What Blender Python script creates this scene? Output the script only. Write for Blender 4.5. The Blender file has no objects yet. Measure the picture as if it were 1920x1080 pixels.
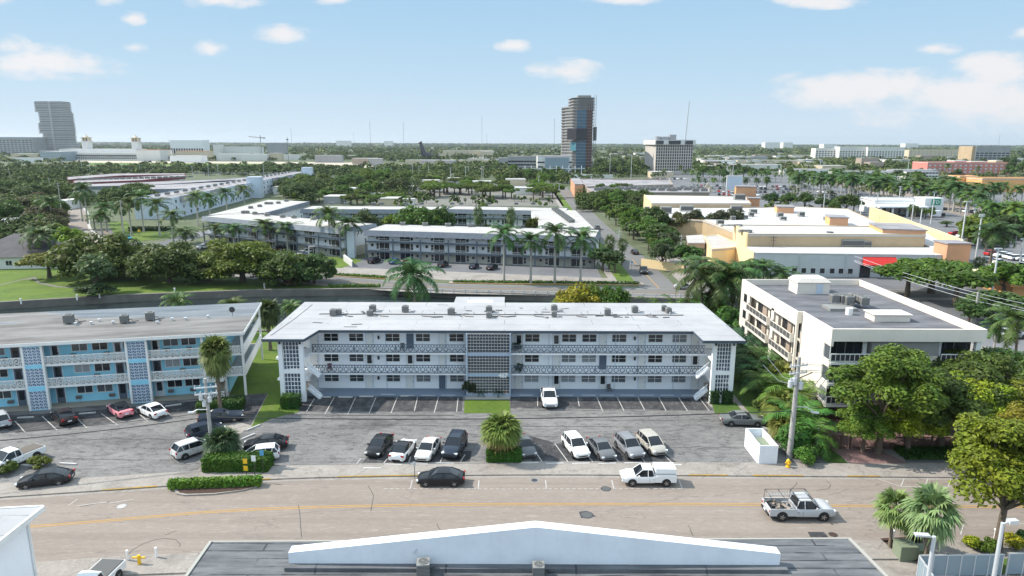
import bpy, bmesh, math, random
import numpy as np
from mathutils import Vector, Matrix, Euler
R = math.radians
random.seed(7); rng = np.random.default_rng(7)
scene = bpy.context.scene
COL = scene.collection
# ---------------------------------------------------------------- camera
CAM_H, TILT, ROLL, FPX = 33.0, R(12.0), R(0.2), 1280.0
cam_d = bpy.data.cameras.new('camera'); cam = bpy.data.objects.new('camera', cam_d); COL.objects.link(cam)
cam_d.sensor_width = 36.0; cam_d.lens = FPX/1920*36.0
cam_d.clip_start = 0.5; cam_d.clip_end = 40000
cam.matrix_world = Matrix.Translation((0,0,CAM_H)) @ Matrix.Rotation(math.pi/2-TILT,4,'X') @ Matrix.Rotation(ROLL,4,'Z')
scene.camera = cam
# ---------------------------------------------------------------- light
SUN_EL, SUN_AZ = R(44.0), R(77.0)          # azimuth measured from +Y towards -X
sd = Vector((-math.sin(SUN_AZ)*math.cos(SUN_EL), math.cos(SUN_AZ)*math.cos(SUN_EL), math.sin(SUN_EL)))
sun_d = bpy.data.lights.new('sun','SUN'); sun = bpy.data.objects.new('sun', sun_d); COL.objects.link(sun)
sun_d.energy = 2.9; sun_d.angle = R(0.6); sun_d.color = (1.0,0.93,0.82)
sun.rotation_euler = sd.to_track_quat('Z','Y').to_euler()
scene.view_settings.view_transform = 'Standard'; scene.view_settings.look = 'None'
scene.view_settings.exposure = 1.08; scene.view_settings.gamma = 1.0
scene.render.engine = 'CYCLES'
scene.cycles.use_denoising = True
scene.cycles.max_bounces = 8; scene.cycles.diffuse_bounces = 5; scene.cycles.glossy_bounces = 3
scene.cycles.transmission_bounces = 2; scene.cycles.volume_bounces = 0; scene.cycles.transparent_max_bounces = 6
scene.cycles.caustics_reflective = False; scene.cycles.caustics_refractive = False

def ray(px, py):
    u = (px-960)/FPX; v = (540-py)/FPX
    c, s = math.cos(ROLL), math.sin(ROLL)
    u, v = u*c - v*s, u*s + v*c
    return u, math.cos(TILT)+v*math.sin(TILT), -math.sin(TILT)+v*math.cos(TILT)
def P(px, py, z=0.0):
    """world x,y where the view through photo pixel (px,py) meets height z"""
    dx, dy, dz = ray(px, py); t = (z-CAM_H)/dz
    return (dx*t, dy*t)
def HT(y, px, py):
    dx, dy, dz = ray(px, py); return CAM_H + dz/dy*y
def AT(px, py, y):
    """world x,z on the view through the pixel at ground distance y"""
    dx, dy, dz = ray(px, py); return dx/dy*y, CAM_H + dz/dy*y
def PP(l, z=0.0): return [P(a, b, z) for a, b in l]
def hd(a, b):
    """heading (radians) from photo pixel a to photo pixel b on the ground"""
    A, B = P(*a), P(*b); return math.atan2(B[1]-A[1], B[0]-A[0])
# ---------------------------------------------------------------- sky with clouds
world = bpy.data.worlds.new('World'); scene.world = world; world.use_nodes = True
nt = world.node_tree; N = nt.nodes; L = nt.links; N.clear()
out = N.new('ShaderNodeOutputWorld'); bg = N.new('ShaderNodeBackground'); bg.inputs['Strength'].default_value = 0.15
sky = N.new('ShaderNodeTexSky'); sky.sky_type = 'NISHITA'; sky.sun_disc = False
sky.sun_elevation = SUN_EL; sky.sun_rotation = -SUN_AZ
sky.altitude = 0; sky.air_density = 0.8; sky.dust_density = 0.35; sky.ozone_density = 2.2
tc = N.new('ShaderNodeTexCoord')
sep = N.new('ShaderNodeSeparateXYZ'); L.new(tc.outputs['Generated'], sep.inputs[0])
ay = N.new('ShaderNodeMath'); ay.operation='ABSOLUTE'; L.new(sep.outputs['Y'], ay.inputs[0])
ay2 = N.new('ShaderNodeMath'); ay2.operation='ADD'; ay2.inputs[1].default_value=0.02; L.new(ay.outputs[0], ay2.inputs[0])
ds = N.new('ShaderNodeMath'); ds.operation='DIVIDE'; L.new(sep.outputs['X'], ds.inputs[0]); L.new(ay2.outputs[0], ds.inputs[1])
dt = N.new('ShaderNodeMath'); dt.operation='DIVIDE'; L.new(sep.outputs['Z'], dt.inputs[0]); L.new(ay2.outputs[0], dt.inputs[1])
cv = N.new('ShaderNodeCombineXYZ'); L.new(ds.outputs[0], cv.inputs[0]); L.new(dt.outputs[0], cv.inputs[1])
n1 = N.new('ShaderNodeTexNoise'); n1.inputs['Scale'].default_value = 22; n1.inputs['Detail'].default_value = 9; n1.inputs['Roughness'].default_value=.62
mpn = N.new('ShaderNodeMapping'); mpn.inputs['Scale'].default_value=(0.6,1.3,1); L.new(cv.outputs[0], mpn.inputs[0]); L.new(mpn.outputs[0], n1.inputs['Vector'])
CL = [(95,120,105,30,1),(40,92,40,22,.7),(545,67,60,17,.9),(407,96,30,17,.9),(268,94,24,9,.6),(266,40,24,13,.7),(425,5,80,17,.9),
 (965,90,36,12,.8),(1057,135,66,22,.75),(1165,3,70,12,.8),(1525,6,85,16,.9),(1740,97,40,13,.8),(1905,65,36,16,.9),(1590,172,150,38,1),
 (1790,180,190,52,1),(1860,140,110,36,1),(1700,215,150,26,.5),(1900,220,110,40,.7),(628,3,40,11,.7),(215,5,34,12,.6),(150,130,110,22,.7),(5,5,40,14,.8)]
acc = None
for (cx,cy,rx,ry,st) in CL:
    dx,dy,dz = ray(cx,cy); s0,t0 = dx/dy,dz/dy
    dx,dy,dz = ray(cx+rx,cy); a = dx/dy-s0
    dx,dy,dz = ray(cx,cy-ry); b = dz/dy-t0
    sb = N.new('ShaderNodeVectorMath'); sb.operation='SUBTRACT'; sb.inputs[1].default_value=(s0,t0,0); L.new(cv.outputs[0], sb.inputs[0])
    ml = N.new('ShaderNodeVectorMath'); ml.operation='MULTIPLY'; ml.inputs[1].default_value=(1/a,1/b,0); L.new(sb.outputs[0], ml.inputs[0])
    le = N.new('ShaderNodeVectorMath'); le.operation='LENGTH'; L.new(ml.outputs[0], le.inputs[0])
    mr = N.new('ShaderNodeMapRange'); mr.inputs['From Min'].default_value=1.25; mr.inputs['From Max'].default_value=0.2
    mr.inputs['To Min'].default_value=0; mr.inputs['To Max'].default_value=st; L.new(le.outputs['Value'], mr.inputs['Value'])
    if acc is None: acc = mr.outputs[0]
    else:
        mx = N.new('ShaderNodeMath'); mx.operation='MAXIMUM'; L.new(acc, mx.inputs[0]); L.new(mr.outputs[0], mx.inputs[1]); acc = mx.outputs[0]
na = N.new('ShaderNodeMath'); na.operation='MULTIPLY_ADD'; na.inputs[1].default_value=2.6; na.inputs[2].default_value=-1.28; L.new(n1.outputs['Fac'], na.inputs[0])
ad = N.new('ShaderNodeMath'); ad.operation='ADD'; L.new(acc, ad.inputs[0]); L.new(na.outputs[0], ad.inputs[1])
m1 = N.new('ShaderNodeMapRange'); m1.interpolation_type='SMOOTHSTEP'; m1.inputs['From Min'].default_value=0.02; m1.inputs['From Max'].default_value=0.9; m1.inputs['To Max'].default_value=0.92
L.new(ad.outputs[0], m1.inputs['Value'])
gt = N.new('ShaderNodeMath'); gt.operation='MULTIPLY'; L.new(m1.outputs[0], gt.inputs[0])
g2 = N.new('ShaderNodeMapRange'); g2.inputs['From Min'].default_value=0.0; g2.inputs['From Max'].default_value=0.12; L.new(acc, g2.inputs['Value']); L.new(g2.outputs[0], gt.inputs[1])
mix = N.new('ShaderNodeMixRGB'); L.new(gt.outputs[0], mix.inputs['Fac']); mix.inputs['Color2'].default_value=(2.9,2.84,2.86,1)
# whitens the sky towards the horizon; unseen upper part brightened as added fill for facades
veil_fill = N.new('ShaderNodeMixRGB'); vm = N.new('ShaderNodeMapRange'); vm.inputs['From Min'].default_value=0.25; vm.inputs['From Max'].default_value=0.8
vm.inputs['To Min'].default_value=1.0; vm.inputs['To Max'].default_value=0.6; L.new(sep.outputs['Z'], vm.inputs['Value']); L.new(vm.outputs[0], veil_fill.inputs['Fac'])
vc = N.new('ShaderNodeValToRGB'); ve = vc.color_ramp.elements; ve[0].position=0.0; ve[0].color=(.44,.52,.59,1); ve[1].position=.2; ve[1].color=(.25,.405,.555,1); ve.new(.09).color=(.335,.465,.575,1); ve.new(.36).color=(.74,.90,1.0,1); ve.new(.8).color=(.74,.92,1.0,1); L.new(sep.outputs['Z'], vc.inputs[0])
vs5 = N.new('ShaderNodeVectorMath'); vs5.operation='SCALE'; vs5.inputs['Scale'].default_value=4.9; L.new(vc.outputs[0], vs5.inputs[0]); L.new(vs5.outputs[0], veil_fill.inputs['Color2'])
L.new(sky.outputs[0], veil_fill.inputs['Color1'])
L.new(veil_fill.outputs[0], mix.inputs['Color1'])
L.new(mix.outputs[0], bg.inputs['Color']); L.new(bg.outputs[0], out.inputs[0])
# ---------------------------------------------------------------- materials
MATS = {}
def newmat(name):
    m = bpy.data.materials.new(name); m.use_nodes = True; MATS[name] = m
    nt = m.node_tree; b = nt.nodes['Principled BSDF']; return m, nt, nt.nodes, nt.links, b
def coords(N, L, kind='Object', scale=None):
    tc = N.new('ShaderNodeTexCoord'); o = tc.outputs[kind]
    if scale:
        mp = N.new('ShaderNodeMapping'); mp.inputs['Scale'].default_value = scale; L.new(o, mp.inputs[0]); o = mp.outputs[0]
    return o
def noise(N, L, vec, sc, det=4, rough=.6):
    n = N.new('ShaderNodeTexNoise'); n.inputs['Scale'].default_value=sc; n.inputs['Detail'].default_value=det; n.inputs['Roughness'].default_value=rough
    L.new(vec, n.inputs['Vector']); return n.outputs['Fac']
def ramp(N, L, fac, pts):
    r = N.new('ShaderNodeValToRGB'); e = r.color_ramp.elements
    while len(e) < len(pts): e.new(0.5)
    for i,(p,c) in enumerate(pts):
        e[i].position = p; e[i].color = (c[0],c[1],c[2],1)
    L.new(fac, r.inputs[0]); return r.outputs[0]
def mixc(N, L, fac, a, b, mode='MIX'):
    m = N.new('ShaderNodeMixRGB'); m.blend_type = mode
    for inp, v in ((m.inputs['Fac'],fac),(m.inputs['Color1'],a),(m.inputs['Color2'],b)):
        if isinstance(v,(int,float)): inp.default_value = v
        elif isinstance(v, tuple): inp.default_value = (v[0],v[1],v[2],1)
        else: L.new(v, inp)
    return m.outputs[0]
def bump(N, L, b, h, st=.3, d=.02):
    bp = N.new('ShaderNodeBump'); bp.inputs['Strength'].default_value=st; bp.inputs['Distance'].default_value=d; L.new(h, bp.inputs['Height']); L.new(bp.outputs[0], b.inputs['Normal'])
def paint(name, c, var=.12, sc=.35, rough=.7, metal=0, c2=None, streak=True, world=False, dirt=.35):
    """painted / rendered surface with faint dirt in large soft patches and vertical runs"""
    m, nt, N, L, b = newmat(name)
    v = coords(N, L, 'Object')
    f = noise(N, L, v, sc, 5, .65)
    d = c2 or tuple(x*(1-2.2*var) for x in c)
    col = ramp(N, L, f, [(.3, d), (.62, c)])
    if streak:
        v2 = coords(N, L, 'Object', (2.2,2.2,.12)); f2 = noise(N, L, v2, 1.5, 3)
        col = mixc(N, L, ramp_fac(N, L, f2, .56, .8, dirt), col, tuple(x*.72 for x in c))
    L.new(col, b.inputs['Base Color']); b.inputs['Roughness'].default_value = rough; b.inputs['Metallic'].default_value = metal
    return m
def ramp_fac(N, L, f, a, b, mx=1.0):
    r = N.new('ShaderNodeMapRange'); r.inputs['From Min'].default_value=a; r.inputs['From Max'].default_value=b; r.inputs['To Max'].default_value=mx
    L.new(f, r.inputs['Value']); return r.outputs[0]
def plain(name, c, rough=.6, metal=0, spec=.5, coat=0):
    m, nt, N, L, b = newmat(name)
    b.inputs['Base Color'].default_value=(c[0],c[1],c[2],1); b.inputs['Roughness'].default_value=rough; b.inputs['Metallic'].default_value=metal
    b.inputs['Specular IOR Level'].default_value = spec
    if coat: b.inputs['Coat Weight'].default_value = coat; b.inputs['Coat Roughness'].default_value=.08
    return m
def asphalt(name, dark, light, dirt, sc=.06, aniso=(1,1,1), crack=True, stain=.5, stain_c=(.035,.035,.042), rough=.9, bands=0, grit=0):
    m, nt, N, L, b = newmat(name)
    v = coords(N, L, 'Object', aniso)
    f = noise(N, L, v, sc, 8, .62); col = ramp(N, L, f, [(.3,dark),(.68,light)])
    g = noise(N, L, v, 1.6, 6, .7); col = mixc(N, L, ramp_fac(N,L,g,.5,.68,.6), col, dirt)
    fine = noise(N, L, v, 9, 4, .8); col = mixc(N, L, ramp_fac(N,L,fine,.52,.7,.45), col, stain_c)
    if grit:
        gr = noise(N, L, coords(N,L,'Object',(.55,1.3,1)), 1.1, 9, .85); col = mixc(N, L, ramp_fac(N,L,gr,.50,.60,grit), col, stain_c); g3 = noise(N, L, v, 3.2, 6, .8); col = mixc(N, L, ramp_fac(N,L,g3,.47,.36,.5), col, tuple(min(1,x*1.35) for x in light))
    if stain:
        s = noise(N, L, v, .16, 7, .75); col = mixc(N, L, ramp_fac(N,L,s,.53,.66,stain), col, stain_c)
    if bands:
        bn = noise(N, L, coords(N,L,'Object',(.012,.8,1)), 1.0, 4, .6); col = mixc(N, L, ramp_fac(N,L,bn,.48,.62,bands), col, tuple(x*.72 for x in dark))
        sp = noise(N, L, v, .5, 6, .8); col = mixc(N, L, ramp_fac(N,L,sp,.62,.70,.5), col, tuple(x*.6 for x in dark))
    if crack:
        vo = N.new('ShaderNodeTexVoronoi'); vo.feature='DISTANCE_TO_EDGE'; vo.inputs['Scale'].default_value=.16
        w = noise(N, L, v, .8, 4); ww = N.new('ShaderNodeVectorMath'); ww.operation='ADD'
        cb = N.new('ShaderNodeCombineXYZ'); L.new(w, cb.inputs[0]); L.new(w, cb.inputs[1])
        sc3 = N.new('ShaderNodeVectorMath'); sc3.operation='SCALE'; sc3.inputs['Scale'].default_value=4; L.new(cb.outputs[0], sc3.inputs[0])
        L.new(v, ww.inputs[0]); L.new(sc3.outputs[0], ww.inputs[1]); L.new(ww.outputs[0], vo.inputs['Vector'])
        col = mixc(N, L, ramp_fac(N,L,vo.outputs['Distance'],.012,.0,.55), col, stain_c)
    L.new(col, b.inputs['Base Color']); b.inputs['Roughness'].default_value=rough
    return m
def grass(name, a, b_, c=None):
    m, nt, N, L, b = newmat(name); v = coords(N, L, 'Object')
    f = noise(N, L, v, .12, 6, .7); col = ramp(N, L, f, [(.35,a),(.65,b_)])
    g = noise(N, L, v, 2.5, 5, .8); col = mixc(N, L, ramp_fac(N,L,g,.45,.7,.6), col, tuple(x*.55 for x in a))
    if c: col = mixc(N, L, ramp_fac(N,L,noise(N,L,v,.5,5,.7),.56,.72,.7), col, c)
    L.new(col, b.inputs['Base Color']); b.inputs['Roughness'].default_value=.95; bump(N, L, b, g, .6, .15)
    return m
def foliage(name, trans=.25):
    """leaf colour = object colour, varied leaf by leaf and clump by clump"""
    m, nt, N, L, b = newmat(name)
    oi = N.new('ShaderNodeObjectInfo'); ge = N.new('ShaderNodeNewGeometry')
    hs = N.new('ShaderNodeHueSaturation'); L.new(oi.outputs['Color'], hs.inputs['Color'])
    vr = N.new('ShaderNodeMapRange'); vr.inputs['To Min'].default_value=.55; vr.inputs['To Max'].default_value=1.5; L.new(ge.outputs['Random Per Island'], vr.inputs['Value'])
    L.new(vr.outputs[0], hs.inputs['Value'])
    v = coords(N, L, 'Object'); f = noise(N, L, v, .55, 3)
    hr = N.new('ShaderNodeMapRange'); hr.inputs['From Min'].default_value=.3; hr.inputs['From Max'].default_value=.7; hr.inputs['To Min'].default_value=.485; hr.inputs['To Max'].default_value=.52; L.new(f, hr.inputs['Value']); L.new(hr.outputs[0], hs.inputs['Hue'])
    b.inputs['Roughness'].default_value=.55; b.inputs['Specular IOR Level'].default_value=.25
    L.new(hs.outputs[0], b.inputs['Base Color'])
    tr = N.new('ShaderNodeBsdfTranslucent'); L.new(mixc(N,L,.35,hs.outputs[0],(.25,.35,.03)), tr.inputs[0])
    ms = N.new('ShaderNodeMixShader'); ms.inputs[0].default_value=trans; L.new(b.outputs[0], ms.inputs[1]); L.new(tr.outputs[0], ms.inputs[2])
    L.new(ms.outputs[0], N['Material Output'].inputs[0]); return m
def glass(name, c, rough=.08, curtain=None):
    m, nt, N, L, b = newmat(name)
    oi = N.new('ShaderNodeObjectInfo')
    if curtain:
        col = mixc(N, L, ramp_fac(N,L,oi.outputs['Random'],.35,.9,.9), c, curtain); L.new(col, b.inputs['Base Color'])
    else: b.inputs['Base Color'].default_value=(c[0],c[1],c[2],1)
    b.inputs['Roughness'].default_value=rough; b.inputs['Specular IOR Level'].default_value=.6
    return m
def objcol(name, rough=.32, coat=.22, metal=0):
    m, nt, N, L, b = newmat(name); oi = N.new('ShaderNodeObjectInfo'); L.new(oi.outputs['Color'], b.inputs['Base Color'])
    b.inputs['Roughness'].default_value=rough; b.inputs['Coat Weight'].default_value=coat; b.inputs['Coat Roughness'].default_value=.06; b.inputs['Specular IOR Level'].default_value=.3; b.inputs['Metallic'].default_value=metal; return m
def roofmat(name, c, c2, seam=None, seamc=None, sc=.12, puddle=None, rough=.85, aniso=(1,1,1)):
    m, nt, N, L, b = newmat(name); v = coords(N, L, 'Object', aniso)
    f = noise(N, L, v, sc, 8, .68); col = ramp(N, L, f, [(.32,c2),(.62,c)])
    g = noise(N, L, v, 1.3, 5, .7); col = mixc(N, L, ramp_fac(N,L,g,.54,.74,.5), col, c2)
    if seam:
        br = N.new('ShaderNodeTexBrick'); vv = coords(N, L, 'Object'); L.new(vv, br.inputs['Vector']); br.inputs['Scale'].default_value=1
        br.inputs['Brick Width'].default_value=seam[0]; br.inputs['Row Height'].default_value=seam[1]; br.inputs['Mortar Size'].default_value=seam[2]; br.inputs['Mortar Smooth'].default_value=.3
        br.inputs['Color1'].default_value=(0,0,0,1); br.inputs['Color2'].default_value=(0,0,0,1); br.inputs['Mortar'].default_value=(1,1,1,1)
        w = noise(N, L, vv, .5, 3); f3 = N.new('ShaderNodeMath'); f3.operation='MULTIPLY'; L.new(br.outputs['Color'], f3.inputs[0]); L.new(ramp_fac(N,L,w,.35,.6,1), f3.inputs[1])
        col = mixc(N, L, f3.outputs[0], col, seamc)
    L.new(col, b.inputs['Base Color']); b.inputs['Roughness'].default_value=rough
    if puddle:
        p = noise(N, L, coords(N,L,'Object',(.35,1.4,1)), puddle, 3, .5); pf = ramp_fac(N,L,p,.54,.57,1)
        rr = N.new('ShaderNodeMapRange'); L.new(pf, rr.inputs['Value']); rr.inputs['To Min'].default_value=rough; rr.inputs['To Max'].default_value=.03; L.new(rr.outputs[0], b.inputs['Roughness'])
    return m
M = MATS
asphalt('street', (.225,.185,.158),(.275,.235,.205),(.25,.21,.18), .05, (.25,1,1), True, .15, (.13,.11,.10), bands=.3, grit=.12)
asphalt('lot_asphalt', (.125,.12,.12),(.215,.207,.203),(.27,.26,.252), .1, (.45,1,1), True, .65, (.038,.038,.043), grit=.75)
asphalt('stall_asphalt', (.012,.013,.017),(.085,.083,.087),(.17,.165,.165), .55, (1,.5,1), False, .8, (.010,.011,.015), grit=.75)  # oil-blackened stalls; shade at the building's foot is also put into this dark
asphalt('far_asphalt', (.10,.105,.12),(.17,.17,.18),(.2,.2,.2), .05, (1,1,1), False, .4, (.06,.062,.07))
asphalt('canal_road', (.12,.115,.118),(.16,.155,.15),(.18,.17,.165), .05, (.2,1,1), False, .2, (.1,.1,.1))
asphalt('concrete', (.25,.222,.20),(.33,.30,.275),(.3,.27,.245), .3, (1,1,1), True, .5, (.11,.098,.09), grit=.25)
asphalt('far_lot', (.13,.125,.11),(.2,.19,.17),(.22,.2,.18), .1, (1,1,1), False, .4, (.06,.07,.04))
asphalt('seawall_m', (.13,.115,.10),(.2,.185,.165),(.16,.14,.12), .4, (1,1,1), False, .6, (.1,.09,.08))
asphalt('pavers', (.17,.10,.095),(.27,.17,.16),(.24,.15,.15), .3, (1,1,1), False, .3, (.10,.06,.06))
asphalt('sand', (.42,.36,.29),(.5,.43,.35),(.45,.4,.33), .3, (1,1,1), False, .3, (.2,.17,.12))
grass('lawn_m', (.06,.115,.006),(.12,.185,.010),(.14,.15,.04))
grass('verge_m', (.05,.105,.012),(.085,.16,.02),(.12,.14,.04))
grass('far_ground', (.055,.085,.03),(.13,.14,.08),(.24,.22,.19))
foliage('leaf'); foliage('palm_leaf', .15)
paint('bark', (.16,.125,.095), .2, 2, .95, streak=False); paint('pale_trunk', (.42,.40,.36), .15, 2, .9, streak=False)
paint('brown_trunk', (.2,.16,.12), .2, 3, .95, streak=False); plain('crownshaft', (.12,.22,.05), .5)
paint('white_wall', (.88,.90,.93), .025, .3, dirt=.12); paint('blue_wall', (.30,.68,.86), .08, .3); paint('white_trim', (.80,.80,.78), .05, .5)
paint('grey_trim', (.11,.15,.20), .1, .5); paint('grey_rail', (.11,.14,.18), .1, 1, streak=False); paint('grey_fascia', (.06,.085,.115), .1, .5)
plain('slab_paint', (.17,.215,.28), .6); plain('screen_band', (.36,.44,.56), .7); plain('cell_dark', (.10,.13,.18), .6); plain('cell_blue', (.05,.21,.42), .6); plain('gallery_floor', (.3,.27,.22), .8)
paint('cream', (.77,.70,.62), .05, .25); paint('tan_panel', (.40,.32,.26), .08, .3); paint('tan_wall', (.50,.37,.23), .08, .15); paint('yellow_wall', (.84,.64,.36), .05, .1)
paint('terracotta', (.62,.33,.19), .08, .2); paint('orange_wall', (.82,.42,.17), .06, .2); paint('shop_grey', (.55,.575,.59), .06, .2); paint('pink_wall', (.62,.24,.2), .1, .05)
paint('far_white', (.74,.72,.69), .06, .05); paint('far_cream', (.62,.52,.38), .06, .05); paint('far_grey', (.36,.36,.37), .1, .05); paint('tower_concrete', (.27,.262,.26), .12, .04); paint('far_concrete', (.44,.43,.43), .08, .04); plain('far_glass', (.16,.17,.19), .4); paint('office_wall', (.55,.50,.46), .05, .05)
paint('pale_blue_wall', (.60,.67,.76), .07, .1); paint('maroon', (.17,.03,.04), .1, .1); paint('condo_wall', (.68,.71,.74), .06, .2); paint('condo_base', (.45,.43,.37), .08, .2)
paint('mansard', (.20,.225,.27), .12, .8); paint('mansard_lit', (.24,.27,.31), .12, .8)  # mansard_lit: lighter copy with sunlight put into its grey
glass('glass_dark', (.02,.025,.032)); glass('glass_curtain', (.05,.06,.07), .12, (.34,.37,.40)); glass('car_glass', (.012,.015,.02), .05); glass('blue_glass', (.045,.12,.19), .2); glass('teal_glass', (.08,.22,.27), .2); plain('sunshade', (.05,.45,.5), .4)
roofmat('white_roof', (.40,.40,.415),(.31,.31,.325),(12,2.6,.06),(.13,.135,.15)); roofmat('warm_roof', (.47,.455,.44),(.36,.34,.32),(30,6,.04),(.5,.46,.42),.2); roofmat('shop_roof', (.54,.535,.53),(.43,.425,.42),None,None,.06)
roofmat('grey_roof', (.215,.205,.20),(.075,.07,.068),None,None,.3,.045,.8,(.3,1.6,1)); roofmat('dark_flat_roof', (.16,.16,.175),(.06,.062,.075),None,None,.35,None,.85,(.5,1.5,1)); roofmat('shingle', (.155,.16,.17),(.065,.068,.077),(9,.92,.085),(.03,.032,.04),.5,None,.85,(.5,2.5,1))
roofmat('old_roof', (.34,.32,.33),(.15,.145,.16),None,None,.1); roofmat('red_tile', (.45,.17,.09),(.32,.11,.06),None,None,.2); roofmat('dark_shingle', (.085,.08,.09),(.05,.048,.055),None,None,.5); roofmat('metal_roof', (.72,.60,.38),(.66,.54,.34),(60,.45,.03),(.4,.3,.15))
objcol('car_paint'); objcol('matte_col', .7, 0); plain('tyre', (.02,.02,.02), .85); plain('rim', (.55,.56,.58), .3, .9); plain('black_plastic', (.02,.02,.022), .5); plain('headlamp', (.75,.78,.8), .1); plain('tail_lamp', (.35,.01,.01), .2)
plain('chrome', (.6,.6,.6), .2, 1); plain('steel', (.42,.43,.44), .45, .6); plain('dark_steel', (.06,.06,.065), .5, .3); paint('concrete_pole', (.40,.39,.375), .15, 2, .9); paint('wood_pole', (.14,.11,.09), .1, 2, .95); plain('galv', (.62,.64,.66), .5, .3)
plain('line_white', (.55,.54,.53), .8); paint('line_worn', (.48,.465,.45), .3, 3, .9, streak=False, c2=(.36,.33,.31)); paint('line_yellow', (.46,.25,.045), .1, 2, .85, streak=False, c2=(.36,.22,.08)); paint('kerb_yellow', (.38,.23,.03), .1, 1.5, .85, streak=False, c2=(.20,.16,.11)); plain('ac_grey', (.27,.27,.26), .6, .2); plain('ac_dark', (.09,.09,.09), .6)
plain('red_awning', (.55,.025,.02), .7); plain('sign_green', (.0,.30,.16), .5); plain('sign_yellow', (.85,.50,.02), .5); plain('hydrant_yellow', (.80,.47,.02), .4); plain('mulch', (.055,.03,.022), .95); plain('fence_brown', (.10,.065,.05), .6); paint('parapet_white', (.82,.85,.90), .03, .5, .75, c2=(.72,.75,.80)); plain('box_green', (.20,.235,.16), .6); plain('gate_panel', (.25,.32,.37), .35); plain('bronze', (.05,.048,.06), .5, .3); plain('net_black', (.035,.035,.045), .8); plain('brick_red', (.11,.055,.05), .8); plain('terracotta_pot', (.42,.17,.06), .8); plain('black_cable', (.02,.02,.022), .6); plain('sign_blue', (.1,.35,.6), .5); plain('canvas_white', (.8,.8,.8), .7); plain('limestone', (.36,.35,.32), .9); plain('bed_vinyl', (.12,.105,.09), .8)
# water
m, nt_, N_, L_, b_ = newmat('water_m'); v = coords(N_, L_, 'Object', (.5,1,1))
b_.inputs['Base Color'].default_value=(.02,.03,.032,1); b_.inputs['Roughness'].default_value=.05; b_.inputs['Specular IOR Level'].default_value=.8
bump(N_, L_, b_, noise(N_, L_, v, .7, 4, .6), .45, .3)
# ---------------------------------------------------------------- mesh and object helpers
class MB:
    def __init__(s): s.v=[]; s.f=[]; s.m=[]
    def add(s, vs, fs, mi=0):
        o=len(s.v); s.v+= [tuple(p) for p in vs]; s.f += [tuple(i+o for i in f) for f in fs]; s.m += [mi]*len(fs); return s
    def box(s, x0,x1,y0,y1,z0,z1, mi=0):
        return s.add([(x0,y0,z0),(x1,y0,z0),(x1,y1,z0),(x0,y1,z0),(x0,y0,z1),(x1,y0,z1),(x1,y1,z1),(x0,y1,z1)],
          [(0,3,2,1),(4,5,6,7),(0,1,5,4),(1,2,6,5),(2,3,7,6),(3,0,4,7)], mi)
    def obox(s, c, sz, rz=0, mi=0, ry=0):
        Mx = Matrix.Translation(c) @ Matrix.Rotation(rz,4,'Z') @ Matrix.Rotation(ry,4,'Y'); a,b,d=[t/2 for t in sz]
        vs=[Mx@Vector(p) for p in ((-a,-b,-d),(a,-b,-d),(a,b,-d),(-a,b,-d),(-a,-b,d),(a,-b,d),(a,b,d),(-a,b,d))]
        return s.add(vs,[(0,3,2,1),(4,5,6,7),(0,1,5,4),(1,2,6,5),(2,3,7,6),(3,0,4,7)], mi)
    def prism(s, poly, z0, z1, mi=0, mtop=None, bottom=True):
        if area(poly) < 0: poly = poly[::-1]
        n=len(poly); vs=[(x,y,z0) for x,y in poly]+[(x,y,z1) for x,y in poly]
        s.add(vs,[(i,(i+1)%n,(i+1)%n+n,i+n) for i in range(n)], mi)
        tri = [tuple(t) for t in tess(poly)]
        s.add([(x,y,z1) for x,y in poly], tri, mi if mtop is None else mtop)
        if bottom: s.add([(x,y,z0) for x,y in poly], [t[::-1] for t in tri], mi)
        return s
    def tube(s, pts, r, n=6, mi=0, cap=True):
        pts=[Vector(p) for p in pts]; rs = r if isinstance(r,(list,tuple)) else [r]*len(pts)
        vs=[]; up0=None
        for i,p in enumerate(pts):
            t=(pts[min(i+1,len(pts)-1)]-pts[max(i-1,0)]).normalized()
            if up0 is None:
                up0 = Vector((0,0,1)) if abs(t.z)<.9 else Vector((1,0,0))
            a=t.cross(up0).normalized(); b=a.cross(t).normalized()
            for k in range(n):
                th=2*math.pi*k/n; vs.append(p+(a*math.cos(th)+b*math.sin(th))*rs[i])
        fs=[]
        for i in range(len(pts)-1):
            for k in range(n):
                fs.append((i*n+k,i*n+(k+1)%n,(i+1)*n+(k+1)%n,(i+1)*n+k))
        if cap: fs.append(tuple(range(n))[::-1]); fs.append(tuple((len(pts)-1)*n+k for k in range(n)))
        return s.add(vs,fs,mi)
    def disc(s, c, r, n=16, mi=0, ax='z', h=0):
        c=Vector(c); vs=[]
        for k in range(n):
            th=2*math.pi*k/n; a,b=math.cos(th)*r, math.sin(th)*r
            vs.append(c+Vector((a,b,0) if ax=='z' else (a,0,b)))
        return s.add(vs,[tuple(range(n)) if ax=='z' else tuple(range(n))[::-1]],mi)
    def cyl(s, c, r, h, n=12, mi=0, ax='z', r2=None):
        c=Vector(c); d={'z':Vector((0,0,h)),'y':Vector((0,h,0)),'x':Vector((h,0,0))}[ax]
        return s.tube([c,c+d],[r, r if r2 is None else r2],n,mi)
    def mesh(s, name, mats, smooth=None):
        me=bpy.data.meshes.new(name); me.from_pydata(s.v,[],s.f)
        if isinstance(mats,str): mats=[mats]
        for m in mats: me.materials.append(MATS[m])
        if len(mats)>1: me.polygons.foreach_set('material_index', s.m)
        if smooth is not None:
            me.polygons.foreach_set('use_smooth',[True]*len(me.polygons)); me.set_sharp_from_angle(angle=R(smooth))
        me.update(); return me
def area(p): return sum(p[i][0]*p[(i+1)%len(p)][1]-p[(i+1)%len(p)][0]*p[i][1] for i in range(len(p)))/2
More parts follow.
